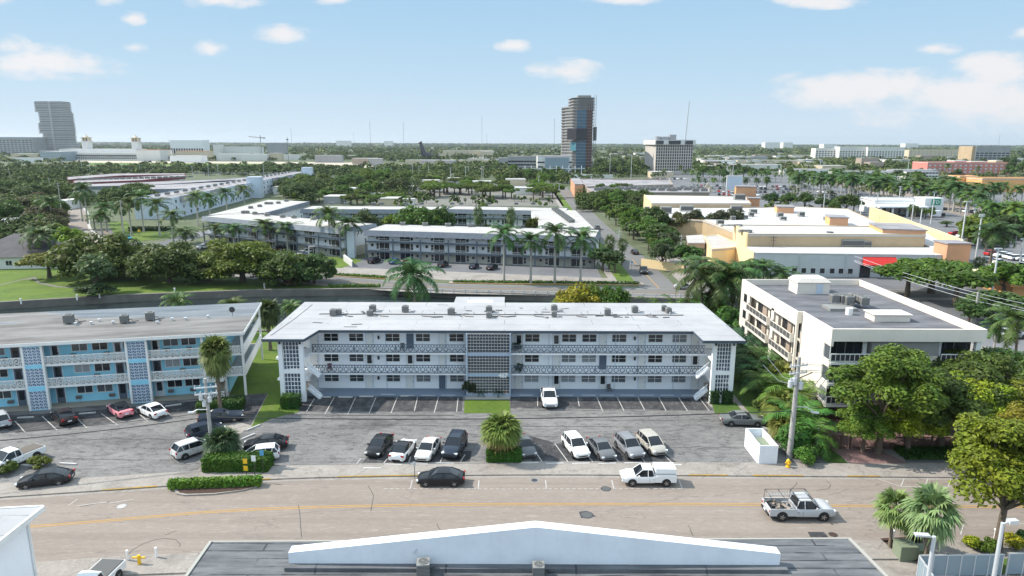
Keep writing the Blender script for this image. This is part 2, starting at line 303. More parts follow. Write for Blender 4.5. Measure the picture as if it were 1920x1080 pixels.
def tess(poly):
    from mathutils.geometry import tessellate_polygon
    t = tessellate_polygon([[Vector((x,y,0)) for x,y in poly]]); r=[]
    for a,b,c in t:
        A,B,C_=poly[a],poly[b],poly[c]
        if (B[0]-A[0])*(C_[1]-A[1])-(C_[0]-A[0])*(B[1]-A[1])<0: a,c=c,a
        r.append((a,b,c))
    return r
def inst(name, me, parent=None, loc=(0,0,0), rz=0, scale=1, color=None, label=None):
    o=bpy.data.objects.new(name, me); COL.objects.link(o); o.location=loc; o.rotation_euler=(0,0,rz)
    o.scale = (scale,)*3 if isinstance(scale,(int,float)) else scale
    if parent is not None: o.parent=parent
    if color: o.color=(color[0],color[1],color[2],1)
    if label: o['label']=label
    return o
def thing(name, label, cat, loc=(0,0,0), rz=0, group=None, me=None, scale=1, color=None):
    o=inst(name, me, None, loc, rz, scale, color); o['label']=label; o['category']=cat
    if group: o['group']=group
    return o
def part(name, mb, mats, root, smooth=None, label=None, world=False, color=None):
    if world:
        Mi=(Matrix.Translation(root.location)@root.rotation_euler.to_matrix().to_4x4()).inverted()
        mb.v=[tuple(Mi@Vector(p)) for p in mb.v]
    return inst(name, mb.mesh(name,mats,smooth), root, label=label, color=color)
def struct(name, mb, mats, kind='structure', smooth=None):
    o=inst(name, mb.mesh(name,mats,smooth)); o['kind']=kind; return o
def sheet(name, poly, z, mat, kind='structure'):
    mb=MB(); 
    if area(poly)<0: poly=poly[::-1]
    mb.add([(x,y,z) for x,y in poly], tess(poly)); return struct(name, mb, mat, kind)
def single(name, mb, mats, label, cat, loc=(0,0,0), rz=0, group=None, smooth=None, color=None):
    return thing(name,label,cat,loc,rz,group,mb.mesh(name,mats,smooth),color=color)
def off_line(line, d):
    """polyline shifted sideways by d (to the left of its direction)"""
    r=[]
    for i,p in enumerate(line):
        a=line[max(i-1,0)]; b=line[min(i+1,len(line)-1)]; t=math.hypot(b[0]-a[0],b[1]-a[1])
        r.append((p[0]-(b[1]-a[1])/t*d, p[1]+(b[0]-a[0])/t*d))
    return r
def strip(line, d0, d1): return off_line(line,d0)+off_line(line,d1)[::-1]
def smooth_line(pts, n=6):
    r=[]
    for i in range(len(pts)-1):
        p0=pts[max(i-1,0)];p1=pts[i];p2=pts[i+1];p3=pts[min(i+2,len(pts)-1)]
        for k in range(n):
            t=k/n; r.append(tuple(.5*((2*p1[j])+(-p0[j]+p2[j])*t+(2*p0[j]-5*p1[j]+4*p2[j]-p3[j])*t*t+(-p0[j]+3*p1[j]-3*p2[j]+p3[j])*t**3) for j in (0,1)))
    r.append(tuple(pts[-1])); return r
def strip_mb(mb, line, d0, d1, z0, z1=None, mi=0):
    """ribbon (or raised kerb when z1 given) along a polyline"""
    a=off_line(line,d0); b=off_line(line,d1)
    for i in range(len(line)-1):
        q=[a[i],a[i+1],b[i+1],b[i]]
        if z1 is None:
            if area(q)<0: q=q[::-1]
            mb.add([(x,y,z0) for x,y in q],[(0,1,2,3)],mi)
        else:
            mb.prism(q,z0,z1,mi,bottom=False)
    return mb
def inset(poly,d):
    n=len(poly); r=[]
    for i in range(n):
        a,b,c=poly[i-1],poly[i],poly[(i+1)%n]; l1=math.hypot(b[0]-a[0],b[1]-a[1]); l2=math.hypot(c[0]-b[0],c[1]-b[1])
        n1=(-(b[1]-a[1])/l1,(b[0]-a[0])/l1); n2=(-(c[1]-b[1])/l2,(c[0]-b[0])/l2); k=1+n1[0]*n2[0]+n1[1]*n2[1]; k=max(k,.2)
        r.append((b[0]+(n1[0]+n2[0])/k*d,b[1]+(n1[1]+n2[1])/k*d))
    return r
def ring(mb,poly,d0,d1,z0,z1,mi=0):
    """closed wall along a counter-clockwise outline, mitred at the corners, between insets d0 < d1"""
    if area(poly)<0: poly=poly[::-1]
    A,B=inset(poly,d0),inset(poly,d1); n=len(poly)
    vs=[(x,y,z) for P_,z in ((A,z0),(A,z1),(B,z1),(B,z0)) for x,y in P_]; fs=[]
    for i in range(n):
        j=(i+1)%n
        for k in range(4): q=(k+1)%4; fs.append((k*n+i,k*n+j,q*n+j,q*n+i))
    return mb.add(vs,fs,mi)
ORD=['first','second','third','fourth','fifth','sixth','seventh','eighth','ninth','tenth','eleventh','twelfth','thirteenth','fourteenth','fifteenth','sixteenth','seventeenth','eighteenth','nineteenth','twentieth']
def nth(i):
    if i<20: return ORD[i]
    k=i+1; return '%d%s'%(k,{1:'st',2:'nd',3:'rd'}.get(k%10 if k%100 not in(11,12,13) else 0,'th'))
WIN={}
def win_mesh(w,h,bars,fr,gl,t=.06):
    k=(w,h,bars,fr,gl)
    if k not in WIN:
        f=MB(); f.box(-w/2-t,w/2+t,-.05,.02,h,h+t); f.box(-w/2-t,w/2+t,-.09,.02,-t,0); f.box(-w/2-t,-w/2,-.05,.02,0,h); f.box(w/2,w/2+t,-.05,.02,0,h)
        for b in range(1,bars[0]): x=-w/2+w*b/bars[0]; f.box(x-.035,x+.035,-.045,.02,0,h)
        for b in range(1,bars[1]): z=h*b/bars[1]; f.box(-w/2,w/2,-.04,.02,z-.025,z+.025)
        g=MB(); g.box(-w/2+.001,w/2-.001,-.012,.01,.001,h-.001)
        WIN[k]=(f.mesh('window',fr), g.mesh('pane',gl))
    return WIN[k]
def window(root,x,y,z,w,h,rz=0,bars=(2,2),fr='white_trim',gl='glass_dark',name='window'):
    """opening whose local front faces -Y; root-local position of its bottom centre"""
    a,b=win_mesh(w,h,bars,fr,gl); o=inst(name,a,root,(x,y,z),rz); inst('pane',b,o); return o
DOOR={}
def door(root,x,y,z,w=.95,h=2.05,rz=0,leaf='white_trim',fr='white_trim',pane=None,name='door'):
    k=(w,h,leaf,fr,pane)
    if k not in DOOR:
        f=MB(); f.box(-w/2,w/2,-.03,.01,0,h); t=.07
        f.box(-w/2-t,-w/2,-.06,.01,0,h,1); f.box(w/2,w/2+t,-.06,.01,0,h,1); f.box(-w/2-t,w/2+t,-.06,.01,h,h+t,1)
        if pane:
            f.box(-w*.32,w*.32,-.038,-.029,h*.35,h*.92,2)
        hn=MB(); hn.box(w*.36,w*.42,-.1,-.03,h*.46,h*.52)
        DOOR[k]=(f.mesh('door',[leaf,fr,pane or leaf]),hn.mesh('handle','dark_steel'))
    a,b=DOOR[k]; o=inst(name,a,root,(x,y,z),rz); inst('handle',b,o); return o
# ---------------------------------------------------------------- plants
def quads_mesh(name, V, mat, nper=4):
    n=len(V)//nper; me=bpy.data.meshes.new(name)
    me.vertices.add(len(V)); me.vertices.foreach_set('co', np.asarray(V,dtype=np.float32).ravel())
    me.loops.add(len(V)); me.loops.foreach_set('vertex_index', np.arange(len(V),dtype=np.int32))
    me.polygons.add(n); me.polygons.foreach_set('loop_start', np.arange(0,len(V),nper,dtype=np.int32)); me.polygons.foreach_set('loop_total', np.full(n,nper,dtype=np.int32))
    me.materials.append(MATS[mat]); me.update(calc_edges=True); me.validate(); return me
def leaf_cards(pts, nrm, size, asp=.55, jit=.55):
    """diamond shaped leaves around outward normals"""
    n=len(pts); nr=nrm+rng.normal(0,jit,(n,3)); nr/=np.linalg.norm(nr,axis=1,keepdims=True)+1e-9
    r=rng.normal(0,1,(n,3)); a=np.cross(nr,r); a/=np.linalg.norm(a,axis=1,keepdims=True)+1e-9; b=np.cross(nr,a)
    s=(size*rng.uniform(.6,1.4,n))[:,None]
    q=np.stack([pts-a*s, pts-b*s*asp+a*s*.1, pts+a*s, pts+b*s*asp+a*s*.1],1)
    return q.reshape(-1,3)
def blob_crown(nblob, nleaf, rx, rz, cz, br, size, flat=1.0, seed=0, hollow=.35, lowcut=-.35):
    g=np.random.default_rng(seed); P_=[];N_=[];cs=[]
    i=0
    while len(cs)<nblob:
        d=g.normal(0,1,3); d/=np.linalg.norm(d)
        if d[2]<lowcut: continue
        k=g.uniform(.62,.95) if i%5 else g.uniform(0,.5)
        cs.append((d*k*np.array([rx,rx,rz])+np.array([0,0,cz]), br*g.uniform(.65,1.25))); i+=1
    per=nleaf//nblob
    for c,r in cs:
        d=g.normal(0,1,(per,3)); d/=np.linalg.norm(d,axis=1,keepdims=True)
        d[:,2]=np.where(d[:,2]<-.45,-d[:,2],d[:,2])
        k=g.uniform(.55,1.12,(per,1)); P_.append(c+d*r*k*np.array([1,1,flat])); nn=d.copy(); nn[:,2]+=.5; N_.append(nn)
    return leaf_cards(np.concatenate(P_),np.concatenate(N_),size), cs
def tree_proto(kind, seed):
    """(crown mesh, trunk mesh) for a tree about 1 unit = 1 m, see table"""
    K=dict(round_near=(50,34000,4.0,3.6,5.2,1.3,.17,.9,.32), round=(26,3600,4.2,3.2,5.2,1.5,.42,.85,.4), wide=(26,3600,6.0,2.0,5.6,1.6,.42,.6,.5),
      dome=(60,11000,8.0,5.0,5.2,2.2,.42,.8,.6), dome_near=(70,22000,7.0,4.2,5.2,1.9,.30,.8,.6), far=(11,420,4.0,3.0,4.6,1.8,.95,.8,.4), small=(14,1500,1.9,1.6,3.1,.75,.26,.85,.25),
      open_near=(44,28000,3.7,3.9,6.4,1.1,.145,.85,.24), cone=(16,1400,1.7,5.2,6.0,1.0,.40,.9,.3), shrub=(18,2600,1.2,.8,.85,.5,.14,.9,.1), far_tall=(12,420,2.6,4.6,6.5,1.6,.85,.9,.35))
    nb,nl,rx,rz,cz,br,sz,fl,tr=K[kind]
    V,cs=blob_crown(nb,nl,rx,rz,cz,br,sz,fl,seed,lowcut=-.75 if kind=='cone' else (-.65 if kind.startswith('dome') else -.3))
    crown=quads_mesh('crown',V,'leaf')
    t=MB(); g=random.Random(seed); n=8 if 'near' in kind else 5
    if kind in('shrub',): t.tube([(0,0,0),(0,0,.9)],[.06,.03],4)
    else:
        fork=cz-rz*.75; fork=max(fork,cz*.3); t.tube([(0,0,-.1),(.06,.03,fork*.5),(0,0,fork)],[tr*1.25,tr*.9,tr*.75],n)
        lim = sorted(cs,key=lambda c:-c[1])[: (14 if 'near' in kind or 'dome' in kind else 5)]
        for c,r in lim:
            c=Vector(c); m=Vector((c.x*.45,c.y*.45,fork+(c.z-fork)*.55)); t.tube([(0,0,fork-.15),m,c],[tr*.5,tr*.3,tr*.09],max(4,n-3))
    return crown, t.mesh('trunk','bark',60)
def frond_pts(L_, rise, droop, n):
    """centre line of an arching frond in its own X-Z plane"""
    r=[];x=z=0; a=rise; st=L_/n
    for i in range(n+1):
        r.append((x,z)); x+=math.cos(a)*st; z+=math.sin(a)*st; a-=droop/n*(.5+1.0*i/n)
    return r
def feather_palm(seed, nfr, L_, nleaf, lw, ll, hang, rises, tri=True):
    g=random.Random(seed); V=[]
    for k in range(nfr):
        az=2*math.pi*(k*0.381966+g.uniform(-.03,.03)); t=k/(nfr-1)
        rise=rises[0]+(rises[1]-rises[0])*t; c=frond_pts(L_*g.uniform(.85,1.05)*(1-.25*(t<.12)),rise,1.9+.5*t,8)
        ca,sa=math.cos(az),math.sin(az); S=Vector((-sa,ca,0))
        for side in(-1,1):
            for j in range(nleaf):
                u=.12+.88*(j+.5)/nleaf; i=min(int(u*8),7); f=u*8-i; x=c[i][0]+(c[i+1][0]-c[i][0])*f; z=c[i][1]+(c[i+1][1]-c[i][1])*f
                tx,tz=c[i+1][0]-c[i][0],c[i+1][1]-c[i][1]; tl=math.hypot(tx,tz); tx/=tl;tz/=tl
                p=Vector((x*ca,x*sa,z)); T=Vector((tx*ca,tx*sa,tz)); l=ll*math.sin(math.pi*(.12+.83*u))**.6*g.uniform(.85,1.1)
                d=(S*side+T*.55+Vector((0,0,-hang*g.uniform(.5,1.5)))).normalized()
                V+= [p-T*lw, p+T*lw, p+d*l+T*lw*.3, p+d*l-T*lw*.3]
        for i in range(8):   # rachis
            a=Vector((c[i][0]*ca,c[i][0]*sa,c[i][1])); b=Vector((c[i+1][0]*ca,c[i+1][0]*sa,c[i+1][1])); V+=[a-S*.035,a+S*.035,b+S*.03,b-S*.03]
    return quads_mesh('fronds',[tuple(v) for v in V],'palm_leaf')
def fan_palm(seed, nf, L_, nseg, r0=.55, low=-.9, name='fronds', high=1.35):
    g=random.Random(seed); V=[]
    for k in range(nf):
        az=2*math.pi*(k*.381966)+g.uniform(-.2,.2); t=k/(nf-1); el=high+(low-high)*t+g.uniform(-.12,.12)
        D=Vector((math.cos(az)*math.cos(el),math.sin(az)*math.cos(el),math.sin(el))); S=Vector((-math.sin(az),math.cos(az),0)); U=D.cross(S)*-1
        if U.z<0: U=-U
        pl=L_*r0*g.uniform(.8,1.1); o=D*pl; V+=[S*-.03,S*.03,o+S*.02,o-S*.02]
        for j in range(nseg):
            a=(j/(nseg-1)-.5)*3.7+g.uniform(-.05,.05); l=L_*(.62+.12*math.cos(a))*g.uniform(.85,1.08)
            d=(D*math.cos(a)+S*math.sin(a)); d=(d-U*(.12+.25*abs(math.sin(a)))).normalized(); n=d.cross(U).normalized(); w=l*.075
            mid=o+d*l*.5; tip=o+d*l+Vector((0,0,-l*g.uniform(.18,.45)))
            V+=[o,mid+n*w,tip,mid-n*w]
    return quads_mesh(name,[tuple(v) for v in V],'palm_leaf')
def palm_trunk(h, r0, r1, mat, shaft=0, bend=0, n=8):
    pts=[(bend*(i/5)**2,0,h*i/5-.05*(i==0)) for i in range(6)]; rs=[r0*1.35]+[r0+(r1-r0)*i/5 for i in range(1,6)]
    return MB().tube(pts,rs,n).mesh('trunk',mat,60)
PROTO={}
def proto(kind, v=0):
    k=(kind,v)
    if k in PROTO: return PROTO[k]
    sd_=v*31+len(kind)*7
    if kind=='royal': r=[('fronds',feather_palm(sd_,18,4.5,30,.075,1.0,.35,(1.45,-.25)),(0,0,8.6)),('trunk',palm_trunk(7.2,.24,.17,'pale_trunk'),(0,0,0)),('crownshaft',MB().tube([(0,0,7.2),(0,0,7.9),(0,0,8.7)],[.2,.19,.09],8).mesh('crownshaft','crownshaft',60),(0,0,0))]
    elif kind=='royal_far': r=[('fronds',feather_palm(sd_,16,4.3,11,.2,1.0,.35,(1.45,-.25)),(0,0,8.3)),('trunk',palm_trunk(8.3,.22,.15,'pale_trunk',n=5),(0,0,0))]
    elif kind=='coconut': r=[('fronds',feather_palm(sd_,22,4.7,26,.085,1.15,.6,(1.4,-.5)),(.8,0,7.6)),('trunk',palm_trunk(7.7,.2,.13,'brown_trunk',bend=.8),(0,0,0))]
    elif kind=='areca': r=[('fronds',feather_palm(sd_,18,2.7,18,.045,.62,.25,(1.45,.35)),(0,0,.9)),('trunk',palm_trunk(1.0,.12,.09,'brown_trunk'),(0,0,0))]
    elif kind=='sabal': r=[('fronds',fan_palm(sd_,80,1.5,16,.55,-1.15),(0,0,4.55)),('dead_fronds',fan_palm(sd_+1,16,1.3,12,.5,-1.45,'dead_fronds',-.85),(0,0,4.45)),('trunk',palm_trunk(4.7,.19,.17,'brown_trunk'),(0,0,0))]
    elif kind=='sabal_far': r=[('fronds',fan_palm(sd_,36,1.55,9,.55,-1.15),(0,0,4.6)),('trunk',palm_trunk(4.7,.19,.17,'brown_trunk',n=5),(0,0,0))]
    elif kind=='open_fan': r=[('fronds',fan_palm(sd_,40,2.0,18,.6,-.8),(0,0,4.6)),('dead_fronds',fan_palm(sd_+1,6,1.5,12,.5,-1.4,'dead_fronds',-.9),(0,0,4.45)),('trunk',palm_trunk(4.7,.19,.17,'brown_trunk',bend=.25),(0,0,0))]
    elif kind=='ball_fan': r=[('fronds',fan_palm(sd_,120,1.6,16,.55,-.5),(0,0,2.95)),('dead_fronds',fan_palm(sd_+1,60,1.5,12,.55,-1.0,'dead_fronds',-.15),(0,0,2.8)),('trunk',palm_trunk(2.9,.3,.25,'brown_trunk'),(0,0,0))]
    elif kind=='bushy': r=[('fronds',fan_palm(sd_,100,1.6,16,.55,-1.3),(0,0,1.75)),('dead_fronds',fan_palm(sd_+1,26,1.45,12,.55,-1.1,'dead_fronds',-.35),(0,0,1.7)),('trunk',palm_trunk(2.0,.3,.25,'brown_trunk'),(0,0,0))]
    else:
        c,t=tree_proto(kind,sd_+3); r=[('crown',c,(0,0,0)),('trunk',t,(0,0,0))]
    PROTO[k]=r; return r
G_DARK=(.028,.058,.014); G_MID=(.055,.10,.016); G_LIGHT=(.10,.165,.018); G_YEL=(.19,.22,.015); G_OLIVE=(.09,.10,.03); G_PALM=(.05,.10,.022); G_SABAL=(.10,.14,.05); G_BR=(.26,.17,.07)
def plant(kind, x, y, label, cat='tree', name='tree', h=1.0, v=0, col=G_MID, z=0, group=None, sxy=None, rz=None, parts=True):
    rz=random.uniform(0,6.28) if rz is None else rz; s=(sxy or h, sxy or h, h)
    root=thing(name,label,cat,(x,y,z),rz,group,scale=s)
    for nm,me,loc in proto(kind,v):
        c = (G_BR if nm=='dead_fronds' else tuple(k*random.uniform(.88,1.12) for k in col)) if nm in('crown','fronds','dead_fronds') else None
        inst(nm,me,root,loc,color=c)
    return root
HEIGHT=dict(royal=9.6,royal_far=9.4,coconut=8.6,sabal=6.0,sabal_far=6.0,open_fan=6.3,ball_fan=4.85,bushy=3.2,areca=2.6,round=8.4,round_near=9.2,wide=7.9,dome=10.6,dome_near=9.6,far=7.8,small=4.8,open_near=10.8,cone=11.6,shrub=1.7,far_tall=11.2)
def plant_px(kind, bx, by, topy, label, z=0, width=None, **k):
    """base at photo pixel (bx,by) on the ground, top at pixel row topy"""
    x,y=P(bx,by,z); hh=HT(y,bx,topy)-z; k['h']=hh/HEIGHT[kind]
    if width: k['sxy']=width
    return plant(kind,x,y,label,z=z,**k)
def hedge_mesh(name, poly_or_box, h, size=.12, dens=60, z0=0):
    """clipped hedge: leaf cards over a box x0,x1,y0,y1 and a dark core"""
    x0,x1,y0,y1=poly_or_box; A=[]
    faces=[((x0,y0,h),(x1-x0,0,0),(0,y1-y0,0),(0,0,1)),((x0,y0,0),(x1-x0,0,0),(0,0,h),(0,-1,0)),((x0,y1,0),(x1-x0,0,0),(0,0,h),(0,1,0)),((x0,y0,0),(0,y1-y0,0),(0,0,h),(-1,0,0)),((x1,y0,0),(0,y1-y0,0),(0,0,h),(1,0,0))]
    Pn=[];Nn=[]
    for o,u,w,n in faces:
        ar=np.linalg.norm(u)*np.linalg.norm(w); k=max(8,int(ar*dens)); a=rng.uniform(0,1,(k,1)); b=rng.uniform(0,1,(k,1))
        Pn.append(np.array(o)+a*np.array(u)+b*np.array(w)+np.array(n)*rng.normal(0,.05,(k,1))); Nn.append(np.repeat([np.array(n,float)+np.array([0,0,.35])],k,0))
    V=leaf_cards(np.concatenate(Pn),np.concatenate(Nn),size); e=size*.8
    core=[(x0+e,y0+e,0),(x1-e,y0+e,0),(x1-e,y1-e,0),(x0+e,y1-e,0),(x0+e,y0+e,h-e),(x1-e,y0+e,h-e),(x1-e,y1-e,h-e),(x0+e,y1-e,h-e)]
    for f in [(0,3,2,1),(4,5,6,7),(0,1,5,4),(1,2,6,5),(2,3,7,6),(3,0,4,7)]: V=np.concatenate([V,np.array([core[i] for i in f])])
    return quads_mesh(name,V,'leaf')
def hedge(x,y,lx,ly,h,label,rz=0,col=G_MID,cat='hedge',name='hedge',size=.12,dens=60,group=None,z=0):
    return thing(name,label,cat,(x,y,z),rz,group,hedge_mesh(name,(-lx/2,lx/2,-ly/2,ly/2),h,size,dens),color=col)
# ---------------------------------------------------------------- vehicles (front = +X)
CARS={
 # L, W, body stations (x, half width factor, top z, bottom z), cabin (rear base, rear top, front top, front base, roof z), wheels
 'sedan':(4.7,1.82,[(-2.35,.80,.78,.36),(-2.2,.93,.93,.26),(-1.75,.98,1.0,.22),(-1.2,1,.98,.2),(0,1,.95,.2),(.9,1,.96,.2),(1.5,.99,.92,.2),(1.95,.95,.84,.22),(2.25,.86,.70,.26),(2.35,.72,.55,.32)],(-1.85,-.95,.35,1.2,1.44),(-1.38,1.42,.335)),
 'old_sedan':(5.2,1.95,[(-2.6,.92,.82,.38),(-2.5,.96,.98,.28),(-1.5,.98,1.02,.22),(0,1,.98,.2),(1.0,1,1.0,.2),(2.3,.96,.90,.22),(2.55,.92,.80,.26),(2.6,.88,.62,.32)],(-1.55,-.85,.35,1.0,1.45),(-1.5,1.55,.33)),
 'hatch':(4.1,1.72,[(-2.05,.86,.85,.34),(-1.95,.94,1.0,.26),(-1.4,.98,1.0,.2),(0,1,.97,.2),(.9,1,.96,.2),(1.5,.97,.88,.22),(1.9,.9,.74,.26),(2.05,.76,.58,.3)],(-1.98,-1.62,.3,1.25,1.52),(-1.25,1.28,.31)),
 'suv':(4.65,1.88,[(-2.32,.86,.95,.42),(-2.22,.94,1.1,.34),(-1.6,.98,1.12,.28),(0,1,1.08,.26),(.9,1,1.1,.26),(1.6,.98,1.04,.28),(2.1,.93,.92,.32),(2.32,.8,.70,.38)],(-2.2,-1.75,.3,1.1,1.70),(-1.4,1.42,.365)),
 'pickup':(5.6,1.98,[(-.55,1,1.15,.36),(0,1,1.12,.34),(.9,1,1.12,.34),(1.35,1,1.15,.34),(2.1,.98,1.12,.36),(2.55,.94,1.02,.38),(2.8,.84,.8,.42)],(-.5,-.32,.7,1.45,1.82),(-1.75,1.75,.40)),
}
CARM={}
def car_meshes(t, hi=True):
    if (t,hi) in CARM: return CARM[(t,hi)]
    L_,W,st,cab,(wx0,wx1,wr)=CARS[t]; hw=W/2
    b=MB(); ring=[]
    for x,wf,zt,zb in st:
        w=hw*wf; zm=zb+(zt-zb)*.45
        half=[(0,zb),(w*.86,zb),(w*.98,zb+.09),(w,zm),(w*.985,zt-.14),(w*.9,zt-.02),(w*.6,zt+.025),(0,zt+.035)]
        ring.append([(x,-y,z) for y,z in half]+[(x,y,z) for y,z in half[-2:0:-1]])
    n=len(ring[0]); vs=[p for r in ring for p in r]; fs=[]
    for i in range(len(ring)-1):
        for k in range(n): fs.append((i*n+k,(i+1)*n+k,(i+1)*n+(k+1)%n,i*n+(k+1)%n))
    fs=[f[::-1] for f in fs]
    fs.append(tuple(range(n))[::-1]); fs.append(tuple((len(ring)-1)*n+k for k in range(n)))
    b.add(vs,fs); fs2=[]
    # bumpers / grille / arches in black
    xf=L_/2; xr=-L_/2
    if hi:
        zb=st[-1][3]; b.obox((xf-.03,0,zb+.13),(.1,W*.55,.13),mi=1); b.obox((st[0][0]+.02 if t!='pickup' else 0,0,st[0][3]+.06),(.08,W*.5,.12),mi=1)
        for sy in(-1,1):
            b.box(wx0+wr+.1,wx1-wr-.1,sy*hw*.99-.012,sy*hw*.99+.012,.22,.30,1)   # sill
            b.box(-.02,-.005,sy*hw*1.0-.006,sy*hw*1.0+.006,.35,.92,1); b.box(-.5,-.34,sy*hw*1.0-.02,sy*hw*1.0+.02,.80,.83,1)
    for x in(wx0,wx1):
        if t=='pickup' and x<0: continue
        for sy in(-1,1): b.cyl((x,sy*(hw*.99)-.012 if sy>0 else -hw*.99-.014,wr+.02),wr+.07,.026,16,1,'y')
    if t=='pickup':
        z1=1.12
        for sy in(-1,1):
            b.box(-2.75,-.56,sy*(hw-.04)-.04,sy*(hw-.04)+.04,.48,z1)
            b.cyl((wx0,sy*hw+(.002 if sy>0 else -.016),wr+.03),wr+.08,.014,16,1,'y')
        b.box(-2.8,-2.72,-hw+.02,hw-.02,.5,z1-.01); b.box(-2.72,-.56,-hw+.08,hw-.08,.55,.66,1); b.box(-2.9,-2.8,-hw*.85,hw*.85,.42,.6,1)
    body=b.mesh('body',['car_paint','black_plastic'],35)
    # cabin glass
    x0,x1,x2,x3,zr=cab; zb0=np.interp([x0,x1,x2,x3],[s[0] for s in st],[s[2] for s in st]); wb=hw*.93; wt=hw*.72
    g=MB(); xm=(x1+x2)/2; S=[(x0,zb0[0]-.03,zb0[0]+.0,wb*.92,wb*.86),(x1,zb0[1]-.03,zr-.05,wb,wt),(xm,zb0[1]-.03,zr-.01,wb,wt*1.03),(x2,zb0[2]-.03,zr-.04,wb,wt),(x3,zb0[3]-.03,zb0[3]+.0,wb*.95,wb*.9)]
    vs=[]
    for x,z0,z1,a,c in S: vs+=[(x,-a,z0),(x,-c,z1),(x,0,z1+.03),(x,c,z1),(x,a,z0)]
    fs=[]
    for i in range(4):
        for k in range(4): fs.append((i*5+k,i*5+k+1,(i+1)*5+k+1,(i+1)*5+k))
    g.add(vs,fs); glassm=g.mesh('windows','car_glass',30)
    r=MB(); o=.018
    vs=[]; 
    for x,z0,z1,a,c in S[1:4]: vs+=[(x,-c-o*2,z1-.06),(x,-c-o,z1+o*.6),(x,0,z1+.03+o),(x,c+o,z1+o*.6),(x,c+o*2,z1-.06)]
    fs=[]
    for i in range(2):
        for k in range(4): fs.append((i*5+k,i*5+k+1,(i+1)*5+k+1,(i+1)*5+k))
    r.add(vs,fs)
    if hi:
        for sy in(-1,1):
            for i,j,rad in((0,1,.055),(4,3,.04)):
                a=S[i];c=S[j]; r.tube([(a[0],sy*(a[4]+.01),a[2]+.02),(c[0],sy*(c[4]+.01),c[2]-.01)],rad,4)
            xx=xm-.05; r.tube([(xx,sy*(wb+.005),zb0[1]-.03),(xx,sy*(wt*1.03+.01),zr-.03)],.035,4)
            if t in('suv','hatch'): r.tube([(x1+.35,sy*(wb+.0),zb0[1]-.03),(x1+.2,sy*(wt+.01),zr-.05)],.05,4)
            if t=='suv': r.tube([(x1+.1,sy*wt*.9,zr+.05),(x2-.1,sy*wt*.9,zr+.05)],.02,4,1)
    roof=r.mesh('roof',['car_paint','black_plastic'],30)
    ty=MB().cyl((0,-.11,0),wr,.22,18 if hi else 8,0,'y').mesh('tyre','tyre',40)
    rm=MB(); rm.disc((0,-.116,0),wr*.62,12,0,'y'); rm.disc((0,.116,0),wr*.62,12,0,'y'); rm.v=rm.v
    if hi:
        for k in range(5):
            a=2*math.pi*k/5
            for s_ in(-.121,.121): rm.obox((math.cos(a)*wr*.33,s_,math.sin(a)*wr*.33),(wr*.5,.012,wr*.12),0,1,-a)
    rim=rm.mesh('rim',['black_plastic' if hi else 'rim','rim'])
    zl=st[-1][2]; hl=MB().obox((0,0,0),(.22,.34,.13)).mesh('headlight','headlamp'); tl=MB().obox((0,0,0),(.12,.32,.16)).mesh('taillight','tail_lamp')
    mir=MB().obox((0,0,0),(.13,.2,.13)).mesh('mirror','car_paint'); pl=MB().obox((0,0,0),(.03,.4,.14)).mesh('number_plate','canvas_white')
    CARM[(t,hi)]=(body,glassm,roof,ty,rim,hl,tl,mir,pl); return CARM[(t,hi)]
def car(t, x, y, rz, col, label, cat='car', name='parked_car', group=None, hi=True, roofc=None, z=.03, scale=1, wheels=True):
    L_,W,st,cab,(wx0,wx1,wr)=CARS[t]; body,gl,roof,ty,rim,hl,tl,mir,pl=car_meshes(t,hi)
    root=thing(name,label,cat,(x,y,z),rz,group,scale=scale)
    inst('body',body,root,color=col); inst('windows',gl,root); inst('roof',roof,root,color=roofc or col)
    if hi or wheels:
        for xx in(wx0,wx1):
            for sy in(-1,1):
                w=inst('wheel',ty,root,(xx,sy*(W/2-.085),wr))
                if hi: inst('rim',rim,w)
    if hi:
        xf=L_/2; z0=np.interp(xf-.18,[s[0] for s in st],[s[2] for s in st])
        for sy in(-1,1):
            inst('headlight',hl,root,(xf-.13,sy*W*.36,float(z0)-.10),-sy*.35); inst('taillight',tl,root,(-L_/2+.05,sy*W*.38,(.86 if t!='suv' else .98)),sy*.2)
            inst('mirror',mir,root,(cab[3]-.35,sy*(W/2+.06),1.0 if t not in('pickup','suv') else 1.2),color=col)
        inst('number_plate',pl,root,(-L_/2+.0 if t!='pickup' else -2.91,0,.62))
    return root
# simple far car (three parts)
def far_car(x,y,rz,col,label,group,t='sedan',name='parked_car',z=.03):
    body,gl,roof,*_=car_meshes(t,False); ty=CARM[(t,False)][3]; L_,W,st,cab,(wx0,wx1,wr)=CARS[t]
    root=thing(name,label,'car',(x,y,z),rz,group); inst('body',body,root,color=col); inst('windows',gl,root); inst('roof',roof,root,color=col)
    return root
